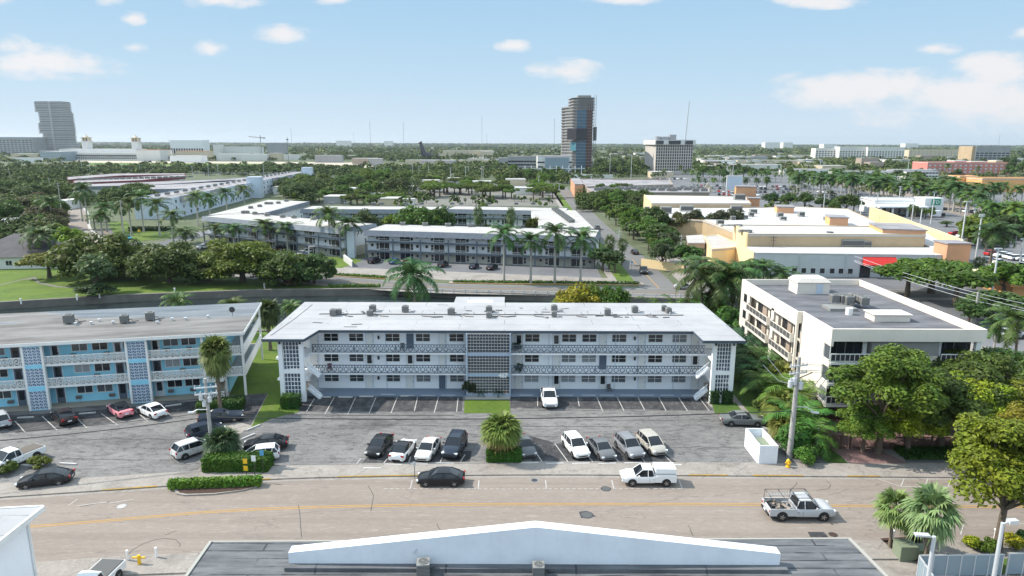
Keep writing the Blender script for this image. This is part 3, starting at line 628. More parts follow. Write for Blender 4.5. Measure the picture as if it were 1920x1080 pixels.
# roof air conditioner
def ac_meshes():
    b=MB(); b.box(-.42,.42,-.42,.42,.12,.95); 
    for k in range(7): z=.2+k*.1; b.box(-.435,.435,-.435,.435,z,z+.035,1)
    f=MB(); f.cyl((0,0,.95),.34,.05,14); f.disc((0,0,1.003),.30,14,1)
    for k in range(4): a=math.pi*k/4; f.obox((0,0,1.012),(.66,.02,.01),a)
    l=MB(); 
    for sx in(-.38,.38):
        for sy in(-.38,.38): l.box(sx-.04,sx+.04,sy-.04,sy+.04,0,.12)
    p=MB().tube([(.42,.2,.3),(.7,.25,.3),(.8,.3,.04),(1.4,.5,.04)],.035,5)
    return b.mesh('cabinet',['ac_grey','ac_dark']),f.mesh('fan_grille',['ac_grey','ac_dark']),l.mesh('legs','steel'),p.mesh('pipe','black_cable')
ACM=ac_meshes()
def ac(x,y,z,label,rz=0,s=1,group=None,pipe=True):
    r=thing('air_conditioner',label,'air conditioner',(x,y,z),rz,group,scale=s); inst('cabinet',ACM[0],r); inst('fan_grille',ACM[1],r); inst('feet',ACM[2],r)
    if pipe: inst('pipe',ACM[3],r)
    return r
def ac_far(x,y,z,label,group,rz=0,s=(1.2,1.2,.9)):
    if 'acf' not in WIN: b=MB(); b.box(-.7,.7,-.5,.5,.12,1.0); b.box(-.72,.72,-.52,.52,.3,.4,1); b.box(-.72,.72,-.52,.52,.6,.7,1); b.cyl((0,0,1.0),.4,.08,8,1); WIN['acf']=b.mesh('air_conditioner',['ac_grey','ac_dark'])
    return thing('air_conditioner',label,'air conditioner',(x,y,z),rz,group,WIN['acf'],s)
# ---------------------------------------------------------------- ground, water, roads
near_bank=[(-420,14),(-106,104),(-58,116.6),(-40,117.7),(78,117.7)]
far_bank=[(-420,48),(-106.5,138.2),(-84,145.7),(-58,151.2),(-27,153.4),(-12,150.3),(18.7,145.8),(42.4,143),(78,141)]
sheet('ground', [(-3000,-400),(3000,-400),(3000,117.7)]+near_bank[::-1]+[(-3000,14)], 0, 'concrete')
g=sheet('terrain', [(3000,117.7),(20000,120),(20000,22000),(-20000,22000),(-20000,48)]+far_bank+[(78,117.7)], -.01, 'far_ground')
sheet('water', [(-420,10),(-106,100),(-58,112),(-40,116),(79,116),(79,143)]+far_bank[::-1][1:], -1.3, 'water_m')
mb=MB(); strip_mb(mb, far_bank, -.3,.6,-2.2,.3); strip_mb(mb, near_bank, -.5,.3,-2.2,.25); struct('seawall', mb, 'seawall_m')
kfar=smooth_line([(-140,43),(-80,54),(-48.3,58.9),(-39,60.3),(-25.5,62.4),(-17,63.1),(0,63.7),(17,63.7),(44,63.5),(80,63.3),(160,62.8)],5)
knear=smooth_line([(-140,30),(-80,42.6),(-37.4,48.8),(-26.5,50.0),(0,51.4),(30.8,52.2),(90,52.3),(160,51.5)],5)
yel=smooth_line([(-140,36.5),(-80,48.2),(-41.1,54.1),(-27.2,56.5),(-15.8,57.5),(0,58.0),(23.7,58.1),(36.7,57.9),(90,57.7),(160,57)],5)
sheet('road', kfar+knear[::-1], .03, 'street')
mb=MB(); strip_mb(mb, yel, .16,.28,.036); strip_mb(mb, yel, -.12,0,.036); struct('road_centre_line', mb, 'line_yellow')
mb=MB(); strip_mb(mb,kfar,0,.22,.0,.15,1); strip_mb(mb,kfar,.22,2.9,0,.145); strip_mb(mb,kfar,-.45,0,.036,None,0)
struct('pavement', mb, ['concrete','kerb_yellow'] if 0 else ['concrete','concrete'])
mb=MB()
for a,b in ((-39.5,-34.5),(-29.5,-28.3),(-26,-24),(-17.5,-9),(18,22),(24.5,29.6),(34,37.3)):
    seg=[p for p in kfar if a-.01<=p[0]<=b+.01]; y0=lambda x:float(np.interp(x,[p[0] for p in kfar],[p[1] for p in kfar]))
    seg=[(a,y0(a))]+[p for p in seg if a<p[0]<b]+[(b,y0(b))]; strip_mb(mb,seg,-.012,.2,.1,.156)
struct('kerb_paint', mb, 'kerb_yellow')
mb=MB(); strip_mb(mb,knear,-.25,0,0,.14); strip_mb(mb,knear,-2.6,-.25,0,.135); struct('near_pavement', mb, 'concrete')
ky=lambda x,l=kfar:float(np.interp(x,[p[0] for p in l],[p[1] for p in l]))
# parking lots
back467=85.2
lot=[(-24.8,84.0),(-24.8,back467),(24.6,back467),(24.6,84),(29.2,76.8),(33.0,70.5),(33.6,66.6)]+[(x,ky(x)+2.86) for x in (30,17,0,-17,-25.5,-32)]+[(-32,69.5),(-31.2,75),(-27.2,79.8)]
sheet('parking_lot', lot, .02, 'lot_asphalt')
BA=.218
sheet('parking_lot_left', [(-36.0,86.2),(-62.3,80.1),(-110,67.7),(-110,51.2)]+[(x,ky(x)+2.86) for x in (-80,-60,-48.3,-39,-32.3)]+[(-32.3,69.5),(-34.5,76.3),(-35.2,78.5),(-37,84)], .018, 'lot_asphalt')
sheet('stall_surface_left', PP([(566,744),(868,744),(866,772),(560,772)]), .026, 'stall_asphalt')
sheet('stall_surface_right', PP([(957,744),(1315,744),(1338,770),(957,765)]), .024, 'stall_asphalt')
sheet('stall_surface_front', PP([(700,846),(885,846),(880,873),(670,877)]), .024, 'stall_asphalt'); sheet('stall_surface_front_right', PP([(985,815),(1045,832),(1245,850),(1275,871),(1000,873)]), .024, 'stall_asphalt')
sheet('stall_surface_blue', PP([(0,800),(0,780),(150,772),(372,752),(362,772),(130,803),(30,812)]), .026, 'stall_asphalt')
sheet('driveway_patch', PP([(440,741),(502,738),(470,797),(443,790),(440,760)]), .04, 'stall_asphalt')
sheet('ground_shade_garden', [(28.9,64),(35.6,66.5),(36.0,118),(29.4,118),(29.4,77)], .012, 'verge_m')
# lawns
sheet('grass', PP([(470,803),(503,738),(430,742),(462,668),(478,622),(486,600),(545,622),(527,735),(524,757),(562,765),(560,773),(510,785)]), .034, 'lawn_m')
sheet('grass_centre', PP([(871,750),(955,750),(957,775),(870,775)]), .034, 'lawn_m')
sheet('grass_right', PP([(1334,755),(1385,755),(1402,775),(1340,776)]), .034, 'verge_m')
sheet('gravel_bed', PP([(873,735),(956,735),(957,749),(872,749)]), .032, 'limestone')
sheet('garden_path', PP([(1366,737),(1373,737),(1407,777),(1396,777)]), .04, 'concrete')
# brick paved court behind the gate
sheet('brick_court', [(35.8,ky(35)+2.9),(42.0,ky(42)+2.9),(40.6,70.2),(80,70.2),(80,90),(36.0,90),(35.4,70)], .02, 'pavers')
# canal side roads
cr=smooth_line(PP([(188,430),(222,451),(262,468),(330,487),(400,500),(480,513),(560,520),(650,528),(740,535),(850,540),(1000,543),(1120,546),(1300,550)])+[(80,150.5),(160,150)],5)
struct('canal_road', strip_mb(MB(),cr,-4.6,4.6,.03), 'canal_road')
mb=MB(); strip_mb(mb,cr,-.12,0,.05); strip_mb(mb,cr,.15,.27,.05); struct('canal_road_centre_line', mb,'line_yellow')
mb=MB(); strip_mb(mb,cr,-4.4,-4.2,.05); strip_mb(mb,cr,4.1,4.3,.05); struct('canal_road_edge_line', mb,'line_worn')
mb=MB(); strip_mb(mb,cr[26:],-6.3,-4.6,0,.12); strip_mb(mb,cr[:26],-6.0,-4.6,0,.1); struct('canal_pavement', mb,'concrete')
ra=smooth_line(PP([(60,345),(95,362),(122,380),(140,396),(142,412),(141,425),(147,438),(170,455),(205,470)]),5)
struct('winding_road', strip_mb(MB(),ra,-4.2,4.2,.02), 'street')
mb=MB(); strip_mb(mb,ra,4.2,5.2,0,.12); strip_mb(mb,ra,-4.8,-4.2,0,.12); struct('winding_kerb',mb,'line_worn')
cs=smooth_line(PP([(262,468),(330,452),(390,435),(470,420),(560,398)]),3); struct('cross_street', strip_mb(MB(),cs,-4,4,.012), 'far_asphalt')
sheet('lawn_park', [far_bank[0],far_bank[1],far_bank[2],far_bank[3],far_bank[4],(-16,152.3)]+[ (p[0],p[1]) for p in off_line(cr,-6.2) if -130<p[0]<-18][::-1]+PP([(95,470),(0,470),(-400,470)]), .006, 'lawn_m')
sheet('dirt_trail', PP([(0,533.5),(40,524),(66,519),(75,529),(110,536.5),(160,541),(160,541.8),(105,538.5),(70,531),(63,523),(40,525),(0,535)]), .012, 'far_lot')
sheet('lawn_corner', PP([(203,418),(232,414),(262,432),(322,436),(318,446),(240,455),(214,440)]), .058, 'lawn_m')
ss=smooth_line(PP([(1052,352),(1080,382),(1110,415),(1146,450),(1185,487),(1218,522),(1236,541)]),4)
struct('side_street', strip_mb(MB(),ss,-4.4,4.4,.024), 'canal_road')
mb=MB(); strip_mb(mb,ss[-9:],-.1,.1,.045); struct('side_street_centre_line',mb,'line_yellow')
struct('verge_side', strip_mb(MB(),ss[:-3],-8.6,-4.4,.02), 'lawn_m'); mb=MB(); strip_mb(mb,ss[:-3],-10.4,-8.6,0,.1); struct('side_pavement',mb,'concrete')
sheet('condo_parking', PP([(655,489),(690,483),(1118,500),(1128,521),(640,501)]), .02, 'far_asphalt')
sheet('frontage_road', PP([(480,498),(640,501),(1128,521),(1200,524),(1200,530),(850,526),(720,518),(480,506)]), .016, 'concrete')
sheet('lawn_condo', PP([(610,482),(655,482),(680,489),(640,503),(590,498)]), .022, 'lawn_m')
sheet('courtyard_lawn', [(-60,205),(-75,262),(10,262),(6,205)], .01, 'verge_m')
sheet('tree_lot', PP([(690,386),(1058,386),(1030,342),(760,342)]), .02, 'far_lot')
sheet('shopping_lot', PP([(1235,372),(1130,345),(1290,325),(1700,326),(1930,350),(2100,420),(2100,600),(1860,560),(1800,500),(1500,400)]), .015, 'far_asphalt')
sheet('service_yard', PP([(1215,470),(1400,470),(1420,560),(1290,545)]), .012, 'concrete')
sheet('plaza_yard', PP([(1400,500),(1920,520),(2100,560),(2100,700),(1700,620),(1560,525)]), .012, 'far_asphalt')
sheet('boulevard', PP([(1560,345),(1990,450),(2100,480),(2100,450),(1990,425),(1600,338)]), .03, 'street')
sheet('race_track', PP([(140,309),(800,316),(800,311),(660,304.5),(140,301)]), .02, 'sand'); sheet('track_turf', PP([(150,309.5),(640,313),(560,307.3),(150,305)]), .05, 'lawn_m')
sheet('avenue', PP([(700,312),(1010,322),(1010,316),(700,307)]), .08, 'sand')
# kerbed planter in the street
pl=PP([(327,921),(331,928),(345,931),(400,929),(455,922),(484,914),(492,908),(486,906),(340,915)])
mb=MB(); mb.prism(pl,0.02,.17,bottom=False); root=thing('street_planter','kerbed street planter with a low green hedge over brown mulch','planter',(0,0,0)); part('kerb',mb,'concrete',root)
mb=MB(); cx=sum(p[0] for p in pl)/len(pl); cy=sum(p[1] for p in pl)/len(pl); mb.prism([(cx+(x-cx)*.94,cy+(y-cy)*.82) for x,y in pl],.1,.19,bottom=False); part('mulch',mb,'mulch',root)
# kerb cut apron bits, manholes, patches
def flat(name,px,py,r,mat,label,cat,sy=1.0,z=.045):
    x,y=P(px,py); mb=MB(); k=18; pts=[(math.cos(2*math.pi*i/k)*r,math.sin(2*math.pi*i/k)*r*sy) for i in range(k)]; mb.prism(pts,0,.012,bottom=False); mb.prism([(a*.8,b*.8) for a,b in pts],.012,.016,1,bottom=False)
    return single(name,mb,mat,label,cat,(x,y,z-.012))
flat('manhole_cover',1100,966,.62,['dark_steel','ac_dark'],'dark round manhole cover beside the yellow line, below the gable','manhole cover')
flat('manhole_cover',1136,917,.5,['dark_steel','ac_dark'],'dark oval manhole cover by the white dashed parking line','manhole cover')
flat('manhole_cover',1002,901,.42,['steel','dark_steel'],'grey round cover in the parking lane near the kerb','manhole cover')
flat('manhole_cover',1562,1003,.38,['dark_steel','mulch'],'small rusty round cover beside the dark square road patch','manhole cover')
flat('manhole_cover',228,950,.42,['steel','line_worn'],'worn grey cover in the road left of the planter','manhole cover')
sheet('road_patch', PP([(1514,998),(1545,998),(1553,1008),(1520,1008)]), .042, 'stall_asphalt'); sheet('road_repair', PP([(1085,960),(1100,958),(1118,969),(1090,972)]), .038, 'stall_asphalt')
sheet('lane_wear', [(40,57.2),(26,57),(-20,55.2),(-20,54.6),(26,56.0),(40,56.2)], .034, 'line_worn') if 0 else None
# painted lines: street bays, stalls
mb=MB()
def ln(a,b,w=.11,z=.045,m_=None):
    A=P(*a);B=P(*b); d=math.hypot(B[0]-A[0],B[1]-A[1]); nx,ny=-(B[1]-A[1])/d*w/2,(B[0]-A[0])/d*w/2
    q=[(A[0]-nx,A[1]-ny),(B[0]-nx,B[1]-ny),(B[0]+nx,B[1]+ny),(A[0]+nx,A[1]+ny)]
    if area(q)<0:q=q[::-1]
    (m_ or mb).add([(x,y,z) for x,y in q],[(0,1,2,3)])
for x in (773,898,1023,1147,1273): ln((x-(960-x)*.0,901),(x+(x-960)*.02,917))
x=720
while x<1275: ln((x,917.5-abs(x-960)*.002),(x+7,917.5-abs(x-960)*.002),.09); x+=11
for a,b in (((1695,898),(1689,913)),((1740,898),(1734,913)),((1782,898),(1778,914)),((1645,898),(1689,913)),((1689,913),(1785,914)),((1807,983),(1801,1003)),((1895,983),(1925,983)),((145,937),(128,949)),((200,942),(146,949)),((250,937),(205,944))): ln(a,b,.1)
struct('bay_marking',mb,'line_worn')
mb=MB(); z=.045
for a,b in (((590,747),(575,772)),((627,745),(609,777)),((667,745),(652,777)),((705,745),(692,776)),((745,745),(733,775)),((783,745),(777,771)),((822,745),(814,775)),((859,747),(856,773)),
  ((1008,745),(1008,762)),((1083,745),(1086,762)),((1119,745),(1130,771)),((1157,745),(1170,771)),((1196,745),(1209,770)),((1235,745),(1249,771)),((1272,745),(1289,771)),((1310,745),(1330,771)),
  ((28,790),(47,811)),((79,781),(107,807)),((143,783),(163,803)),((190,776),(220,797)),((253,770),(277,790)),((307,768),(327,786)),
  ((677,860),(665,875)),((727,860),(717,872)),((770,857),(766,870)),((830,857),(823,872)),((872,853),(860,872)),((1002,845),(1021,873)),((1040,832),(1069,872)),((1103,856),(1116,872)),((1153,859),(1165,872)),((1203,859),(1213,871)),((1247,856),(1262,870)),((555,745),(562,760))): ln(a,b,.11)
struct('stall_line',mb,'line_worn')
WS=MB().obox((0,0,.07),(1.85,.17,.14)).mesh('wheel_stop','line_white')
ws=[(607,745.5),(648,745.5),(687,744.5),(727,741.5),(764,743.5),(803,743.5),(840,743),(987,743),(1061,743),(1104,743),(1138,743),(1176,743),(1214,743),(1251,743),(1291,743),(1316,744)]
for i,(x,y) in enumerate(ws):
    a=P(x,y); lab=('white wheel stop, %s from the left in the row left of the middle lawn'%nth(i)) if i<7 else ('white wheel stop, %s from the left in the row right of the middle lawn'%nth(i-7))
    thing('wheel_stop',lab,'wheel stop',(a[0],a[1],.03),random.uniform(-.03,.03),'wheel stops',WS)
for i,(x,y,r_) in enumerate([(698,880,0),(737,873,-.06),(786,872,-.06),(835,871,-.06),(993,870,.06),(1041,871,.08),(1089,871,.06),(1139,871,.06),(1187,870,.06),(1262,874,0)]):
    a=P(x,y); thing('wheel_stop','white wheel stop, %s from the left along the pavement'%nth(i),'wheel stop',(a[0],a[1],.03),r_,'wheel stops',WS)
for x,y,r_,l in ((48,784,.15,'white wheel stop by the left breeze block column of the blue building'),(164,776,.25,'white wheel stop between the black and the pink car'),(325,761,.45,'white wheel stop right of the white car at the blue building'),(128,871,-.1,'loose white wheel stop by the round bush'),(475,803,1.0,'wheel stop on end of the grass strip'),(465,820,1.0,'wheel stop beside the parked black saloon'),(55,874,-.1,'short white wheel stop behind the round bush'),
   (1433,803,-.95,'wheel stop nearest the nose of the grey saloon'),(1448,820,-.95,'middle wheel stop along the planted border'),(1467,842,-.95,'wheel stop closest to the concrete pole')):
    a=P(x,y); thing('wheel_stop',l,'wheel stop',(a[0],a[1],.03),r_,'wheel stops',WS)

# cracks and tar lines in the street and lots
mb=MB(); g_=random.Random(12)
for pts in ([(235,1048),(252,1030),(275,1018),(305,1011),(330,1013),(338,1025)],[(310,1003),(322,999),(333,995)],[(148,951),(175,946),(205,941)],[(1495,905),(1490,913),(1484,918)],[(1550,902),(1558,910),(1552,917),(1530,920)],[(820,982),(826,1000)],[(1290,985),(1300,1006)],[(560,948),(566,1010)],[(690,912),(700,930),(695,960)]):
    q=smooth_line(PP(pts),3); strip_mb(mb,[(x+g_.uniform(-.05,.05),y+g_.uniform(-.05,.05)) for x,y in q],-.025,.025,.0405)
for (x0,y0,L_) in ((-20,76,34),(-5,73,22),(8,78,16),(12,70.5,14),(-52,72,15),(-48,67,9),(2,81,20)):
    q=[(x0+L_*k/14,y0+g_.uniform(-.25,.25)) for k in range(15)]; strip_mb(mb,q,-.03,.03,.0405)
struct('road_crack',mb,'stall_asphalt')
# ---------------------------------------------------------------- white three storey apartment house
def screen_panel(mb, x0,x1,y,z0,z1,nx,nz,b=.07,d=.18,mi=0,back=1,axis='x'):
    """breeze block screen: square cells between bars, with a recessed dark sheet"""
    def bx(a,b_,c,e,f,g,m_): 
        mb.box(a,b_,c,e,f,g,m_) if axis=='x' else mb.box(c,e,a,b_,f,g,m_)
    for i in range(nx+1): x=x0+(x1-x0)*i/nx; bx(x-b/2,x+b/2,y,y+d,z0,z1,mi)
    for j in range(nz+1):
        z=z0+(z1-z0)*j/nz
        for i in range(nx): xa=x0+(x1-x0)*i/nx+b/2; xb=x0+(x1-x0)*(i+1)/nx-b/2; bx(xa,xb,y+.01,y+d-.01,z-b/2,z+b/2,mi)
    bx(x0,x1,y+d+.25,y+d+.28,z0,z1,back)
def ring_rail(x0,x1,y,z,n,yaw=False):
    """ornamental grey railing: rows of octagon rings"""
    m_=MB(); L_=x1-x0; bx=(lambda a,b,c,d,mi=0: m_.box(a,b,y-.04,y+.04,c,d,mi)) if not yaw else (lambda a,b,c,d,mi=0: m_.box(y-.04,y+.04,a,b,c,d,mi))
    bx(x0,x1,z+1.02,z+1.12); bx(x0,x1,z+.0,z+.07); p=L_/n
    for i in range(n):
        c=x0+p*(i+.5); r=min(p*.42,.3)
        for k in range(8):
            a0,a1=math.pi/8+k*math.pi/4,math.pi/8+(k+1)*math.pi/4
            A=(c+math.cos(a0)*r,z+.5+math.sin(a0)*r);B=(c+math.cos(a1)*r,z+.5+math.sin(a1)*r)
            q=(lambda u:(u[0],y,u[1])) if not yaw else (lambda u:(y,u[0],u[1])); m_.tube([q(A),q(B)],.045,4,cap=False)
        bx(c-.05,c+.05,z+.5+r,z+1.02); bx(c-.05,c+.05,z+.05,z+.5-r); bx(c-p/2,c-r*.9,z+.76,z+.84); bx(c+r*.9,c+p/2,z+.76,z+.84); bx(c-p/2-.03,c-p/2+.03,z+.8,z+1.02)
        if i%7==0: bx(c-p/2-.05,c-p/2+.05,z,z+1.1)
    return m_
A=thing('apartment_building','white three storey apartment building numbered 467 with white flat roof and breeze block screens','apartment building',(-1,92,0))
F1,F2,F3,RZ=.15,3.0,5.85,8.65
mb=MB(); mb.box(-27.3,26.2,88.4,100.8,0,RZ); mb.box(-31,-27.3,91.5,100.6,0,RZ-.01); mb.box(26.2,28.6,91.5,100.6,0,RZ-.01)
part('wall',mb,'white_wall',A,world=True)
rp=[(-31.2,82.0),(-26.0,82.0),(-25.3,86.3),(23.8,86.3),(23.9,82.0),(29.2,82.0),(29.2,102.3),(-31.9,102.3)]
mb=MB(); mb.prism(rp,8.72,8.95); part('roof',mb,'white_roof',A,world=True)
mb=MB(); 
ring(mb,rp,-.07,-.006,8.6,8.93)
part('gutter',mb,'grey_fascia',A,world=True)
mb=MB(); mb.prism([(-9,102.4),(-1.5,102.4),(-1.5,110.5),(-9,110.5)],0,7.6); part('rear_wing',mb,'white_wall',A,world=True); mb=MB(); mb.prism([(-9.3,102.35),(-1.2,102.35),(-1.2,110.9),(-9.3,110.9)],7.6,7.9); part('rear_roof',mb,'white_roof',A,world=True)
mb=MB(); mb.box(-7,-3,104,106,7.9,8.5); part('skylight',mb,'pale_blue_wall',A,world=True)
mb=MB()
for z in (F2,F3): mb.box(-30.4,28.3,86.5,88.4,z-.28,z)
for z in (F2,F3): mb.box(-30.4,-26.5,84.2,86.5,z-.28,z); mb.box(25.7,28.3,84.2,86.5,z-.28,z)
part('walkway_slab',mb,'white_wall',A,world=True)
mb=MB(); mb.box(-27.2,-5.9,85.6,88.4,0,F1); mb.box(-.2,25.6,85.6,88.4,0,F1); part('walkway',mb,'slab_paint',A,world=True)
cols=[-19.6,-12.5,6.0,12.6,19.2]
for n,z in ((0,F2),(1,F3)):
    part('railing',ring_rail(-26.3,-5.95,86.45,z,26),'grey_rail',A,world=True); part('railing',ring_rail(-.15,25.5,86.45,z,32),'grey_rail',A,world=True)
# centre screen
for j,(z0,z1) in enumerate(((.35,2.72),(3.15,5.57),(6.0,8.55))):
    mb=MB(); screen_panel(mb,-5.8,-.3,86.0,z0,z1,14,6,.07); part('breeze_block_screen',mb,['line_worn','cell_dark'],A,world=True)
mb=MB(); mb.box(-5.9,-.2,85.98,86.2,2.72,3.15); mb.box(-5.9,-.2,85.98,86.2,5.57,6.0); mb.box(-5.98,-5.82,85.85,86.35,0,8.6); mb.box(-.28,-.12,85.85,86.35,0,8.6); mb.box(-5.82,-.28,85.98,86.2,0,.35); part('screen_frame',mb,'screen_band',A,world=True)
fc=bpy.data.curves.new('house_number','FONT'); fc.body='467'; fc.size=.8; fc.extrude=.02; fc.offset=.045; fo=bpy.data.objects.new('tmp',fc); COL.objects.link(fo); fc.materials.append(MATS['canvas_white']); bpy.context.view_layer.update(); fm=bpy.data.meshes.new_from_object(fo); bpy.data.objects.remove(fo); fo=inst('house_number',fm)
fo.parent=A; fo.location=(-1.75+1,85.92-92,2.64); fo.rotation_euler=(R(90),0,0)
# corner towers with screens and stairs
for sx,(xa,xb) in (('l',(-29.9,-26.7)),('r',(25.7,28.6))):
    mb=MB(); y=83.6; w=.55
    mb.box(xa,xa+w,y,y+.5,0,8.7); mb.box(xb-w,xb,y,y+.5,0,8.7); mb.box(xa+w,xb-w,y+.05,y+.45,0,1.05); mb.box(xa+w,xb-w,y+.05,y+.45,3.85,4.35)
    mb.box(xa,xa+.2,y+.5,88,0,1.0) if sx=='l' else mb.box(xb-.2,xb,y+.5,88,0,1.0)
    part('stair_tower',mb,'white_wall',A,world=True)
    for z0,z1,nz in ((1.05,3.85,5),(4.35,8.6,8)):
        mb=MB(); screen_panel(mb,xa+w,xb-w,y+.12,z0,z1,5,nz,.05); part('breeze_block_screen',mb,['white_wall','cell_dark'],A,world=True)
    s_=1 if sx=='l' else -1; xe=(xb+.1) if sx=='l' else (xa-.1)
    for k,z in ((0,0),(1,F2)):
        st=MB()
        for i in range(8):
            zz=z+(i+1)*.18; x0=xe+s_*(1.5-.19*i); st.box(min(x0,x0-s_*.3),max(x0,x0-s_*.3),84.6,85.9,zz-.18,zz)
        st.tube([(xe+s_*1.6,84.55,z+.9),(xe,84.55,z+2.3)],.035,4); st.tube([(xe+s_*1.6,84.55,z+.35),(xe,84.55,z+1.6)],.07,4)
        for i in range(6): st.tube([(xe+s_*(1.5-.27*i),84.55,z+.4+.24*i),(xe+s_*(1.5-.27*i),84.55,z+.95+.24*i)],.03,4)
        part('staircase',st,'white_wall',A,world=True)
    for xl in (xa+.3,xb-.3):
        mb=MB(); mb.obox((xl,83.5,8.0),(.22,.2,.3)); part('lantern',mb,'black_plastic',A,world=True)
gl=['glass_curtain','glass_dark']
rel=lambda x,y,z:(x+1,y-92,z)
def pxx(px,z,y=88.4):   # x at wall for a photo column
    return AT(px,HTpix(px,z,y),y)[0]
def HTpix(px,z,y):
    lo,hi=0,1080
    for _ in range(30):
        m=(lo+hi)/2
        if HT(y,px,m)>z: lo=m
        else: hi=m
    return lo
wins3=[621,668,736,793,856,998,1067,1105,1161,1229,1274]; doors3=[590,693,769,830,973,1043,1130,1203,1303]
for fl,z in enumerate((F1,F2,F3)):
    for i,px in enumerate(wins3):
        px2=px+(2-fl)*(.6 if px<960 else -.8)
        window(A,*rel(pxx(px2,z+1.5),88.38,z+1.02),1.85,1.0,0,(2,2),'white_trim',random.choice(['glass_dark','glass_curtain']) if fl!=0 else 'glass_curtain')
    for i,px in enumerate(doors3):
        x=pxx(px,z+1)
        k=(i*3+fl*5)%7
        door(A,*rel(x,88.38,z),.95,2.05,0,'white_trim' if k not in (2,) else 'cell_dark','pale_blue_wall','glass_dark' if k in(1,4) else None)
    for px in (710,1190): mb=MB(); x=pxx(px,z+1.4); mb.box(x-.12,x+.12,88.2,88.38,z+1.3,z+1.75); part('wall_lamp',mb,'black_plastic',A,world=True)
    window(A,*rel(-29.3,91.48,z+1),1.3,1.0,0,(2,1),'white_trim','glass_dark'); window(A,*rel(27.4,91.48,z+1),1.3,1.0,0,(2,1),'white_trim','glass_dark')
mb=MB()
for x in (-17,-9,5,14,22): mb.box(x-.04,x+.04,88.3,88.38,.2,8.6)
mb.box(-5.99,-5.9,85.8,85.9,0,8.6); part('downpipe',mb,'pale_blue_wall',A,world=True)
# roof services
mb=MB(); 
pts=[(-27.5+i*1.3,94.6+random.uniform(-.12,.12),9.0) for i in range(41)]; mb.tube(pts,.085,5); 
for x in (-24,-19,-13,-7,-2,3,9,14,19): mb.tube([(x,94.5,9.0),(x+.4,93.6,9.0),(x+1.6,93.3,9.0)],.07,4)
for k in range(26): x=random.uniform(-27,25); y=random.uniform(92.6,97.2); mb.obox((x,y,9.0),(random.uniform(.2,1.6),random.uniform(.08,.4),random.uniform(.05,.16)),random.uniform(-.4,.4))
for k in range(9): mb.obox((random.uniform(-28,26),random.uniform(87,101),8.965),(random.uniform(.4,2.4),random.uniform(.1,.5),.01),random.uniform(-.5,.5))
mb.tube([(-30.6,83.5,8.99),(-30.2,92,8.99),(-30.2,100.5,8.99)],.03,4); part('conduit',mb,'ac_dark',A,world=True)
vn=MB().cyl((0,0,0),.09,.35,8).mesh('vent_pipe','galv')
for i in range(16): inst('vent_pipe',vn,A,rel(-24+i*3.1+random.uniform(-.6,.6),95.6+random.uniform(-.8,.8),8.95))
for i,(px,py,k,l) in enumerate([(625,592,2,'beside the left edge of the white roof'),(636,590,1,'paired with the leftmost cluster on the white roof'),(694,592,1,'stacked pair, second cluster from the left on the white roof'),(699,584,2,'taller of the second cluster on the white roof'),(760,585,2,'third cluster from the left on the white roof'),(846,590,2,'fourth cluster, left of the stair head, on the white roof'),(917,596,1,'fifth cluster, front unit, on the white roof'),(917,586,2,'fifth cluster, rear unit, on the white roof'),(1039,594,1,'sixth cluster, front unit, right of the middle of the white roof'),(1039,584,2,'sixth cluster, rear unit, right of the middle of the white roof'),(1139,591,2,'seventh cluster from the left on the white roof'),(1190,586,2,'eighth cluster from the left on the white roof'),(1245,583,1,'ninth cluster, left unit, on the white roof'),(1253,587,1,'rightmost unit on the white roof')]):
    x,y=P(px,py,8.95); ac(x,y,8.95,'grey air conditioner, '+l,random.uniform(-.2,.2),.85 if k==1 else 1.0)
# ---------------------------------------------------------------- light blue three storey apartment house
BL=thing('apartment_building','light blue three storey apartment building with white ornamental balconies and ponding grey roof','apartment building',(-35.3,86.1,0),BA)
# local frame: +X to the right along the facade, +Y away from the street; corner (0,0) at the right front
W_=74
mb=MB(); mb.box(-W_,-2.4,1.55,14.6,0,8.45); part('wall',mb,'blue_wall',BL)
mb=MB(); mb.prism([(-W_,-.55),(.25,-.55),(.25,16.8),(-W_,16.8)],8.55,8.8); part('roof',mb,'grey_roof',BL)
mb=MB(); mb.box(-W_,.3,-.62,-.555,8.42,8.82); mb.box(.255,.31,-.62,16.8,8.42,8.82); part('gutter',mb,'white_trim',BL)
mb=MB()
for z in (2.95,5.8): mb.box(-W_,0,0,1.55,z-.22,z); mb.box(-2.4,0,1.55,14.6,z-.22,z)
part('walkway_slab',mb,'line_worn',BL); mb=MB(); mb.box(-W_,-2.4,-.1,1.55,0,.15); part('walkway',mb,'gallery_floor',BL)
def lattice_rail(L_,n):
    m_=MB(); m_.box(0,L_,-.05,.05,.98,1.1); m_.box(0,L_,-.05,.05,-.22,.06); p=L_/n
    for i in range(n):
        a=i*p+.04; b=(i+1)*p-.04; c=(a+b)/2
        m_.box(a,a+.07,-.03,.03,.06,.98); m_.box(b-.07,b,-.03,.03,.06,.98)
        for s in(-1,1):
            m_.tube([(c-s*(p/2-.1),0,.1),(c+s*(p/2-.1),0,.5)],.034,4,cap=False); m_.tube([(c-s*(p/2-.1),0,.94),(c+s*(p/2-.1),0,.54)],.034,4,cap=False)
        m_.tube([(c-.12,0,.52),(c,0,.66),(c+.12,0,.52),(c,0,.38),(c-.12,0,.52)],.03,4,cap=False)
    return m_.mesh('balcony_railing','white_trim')
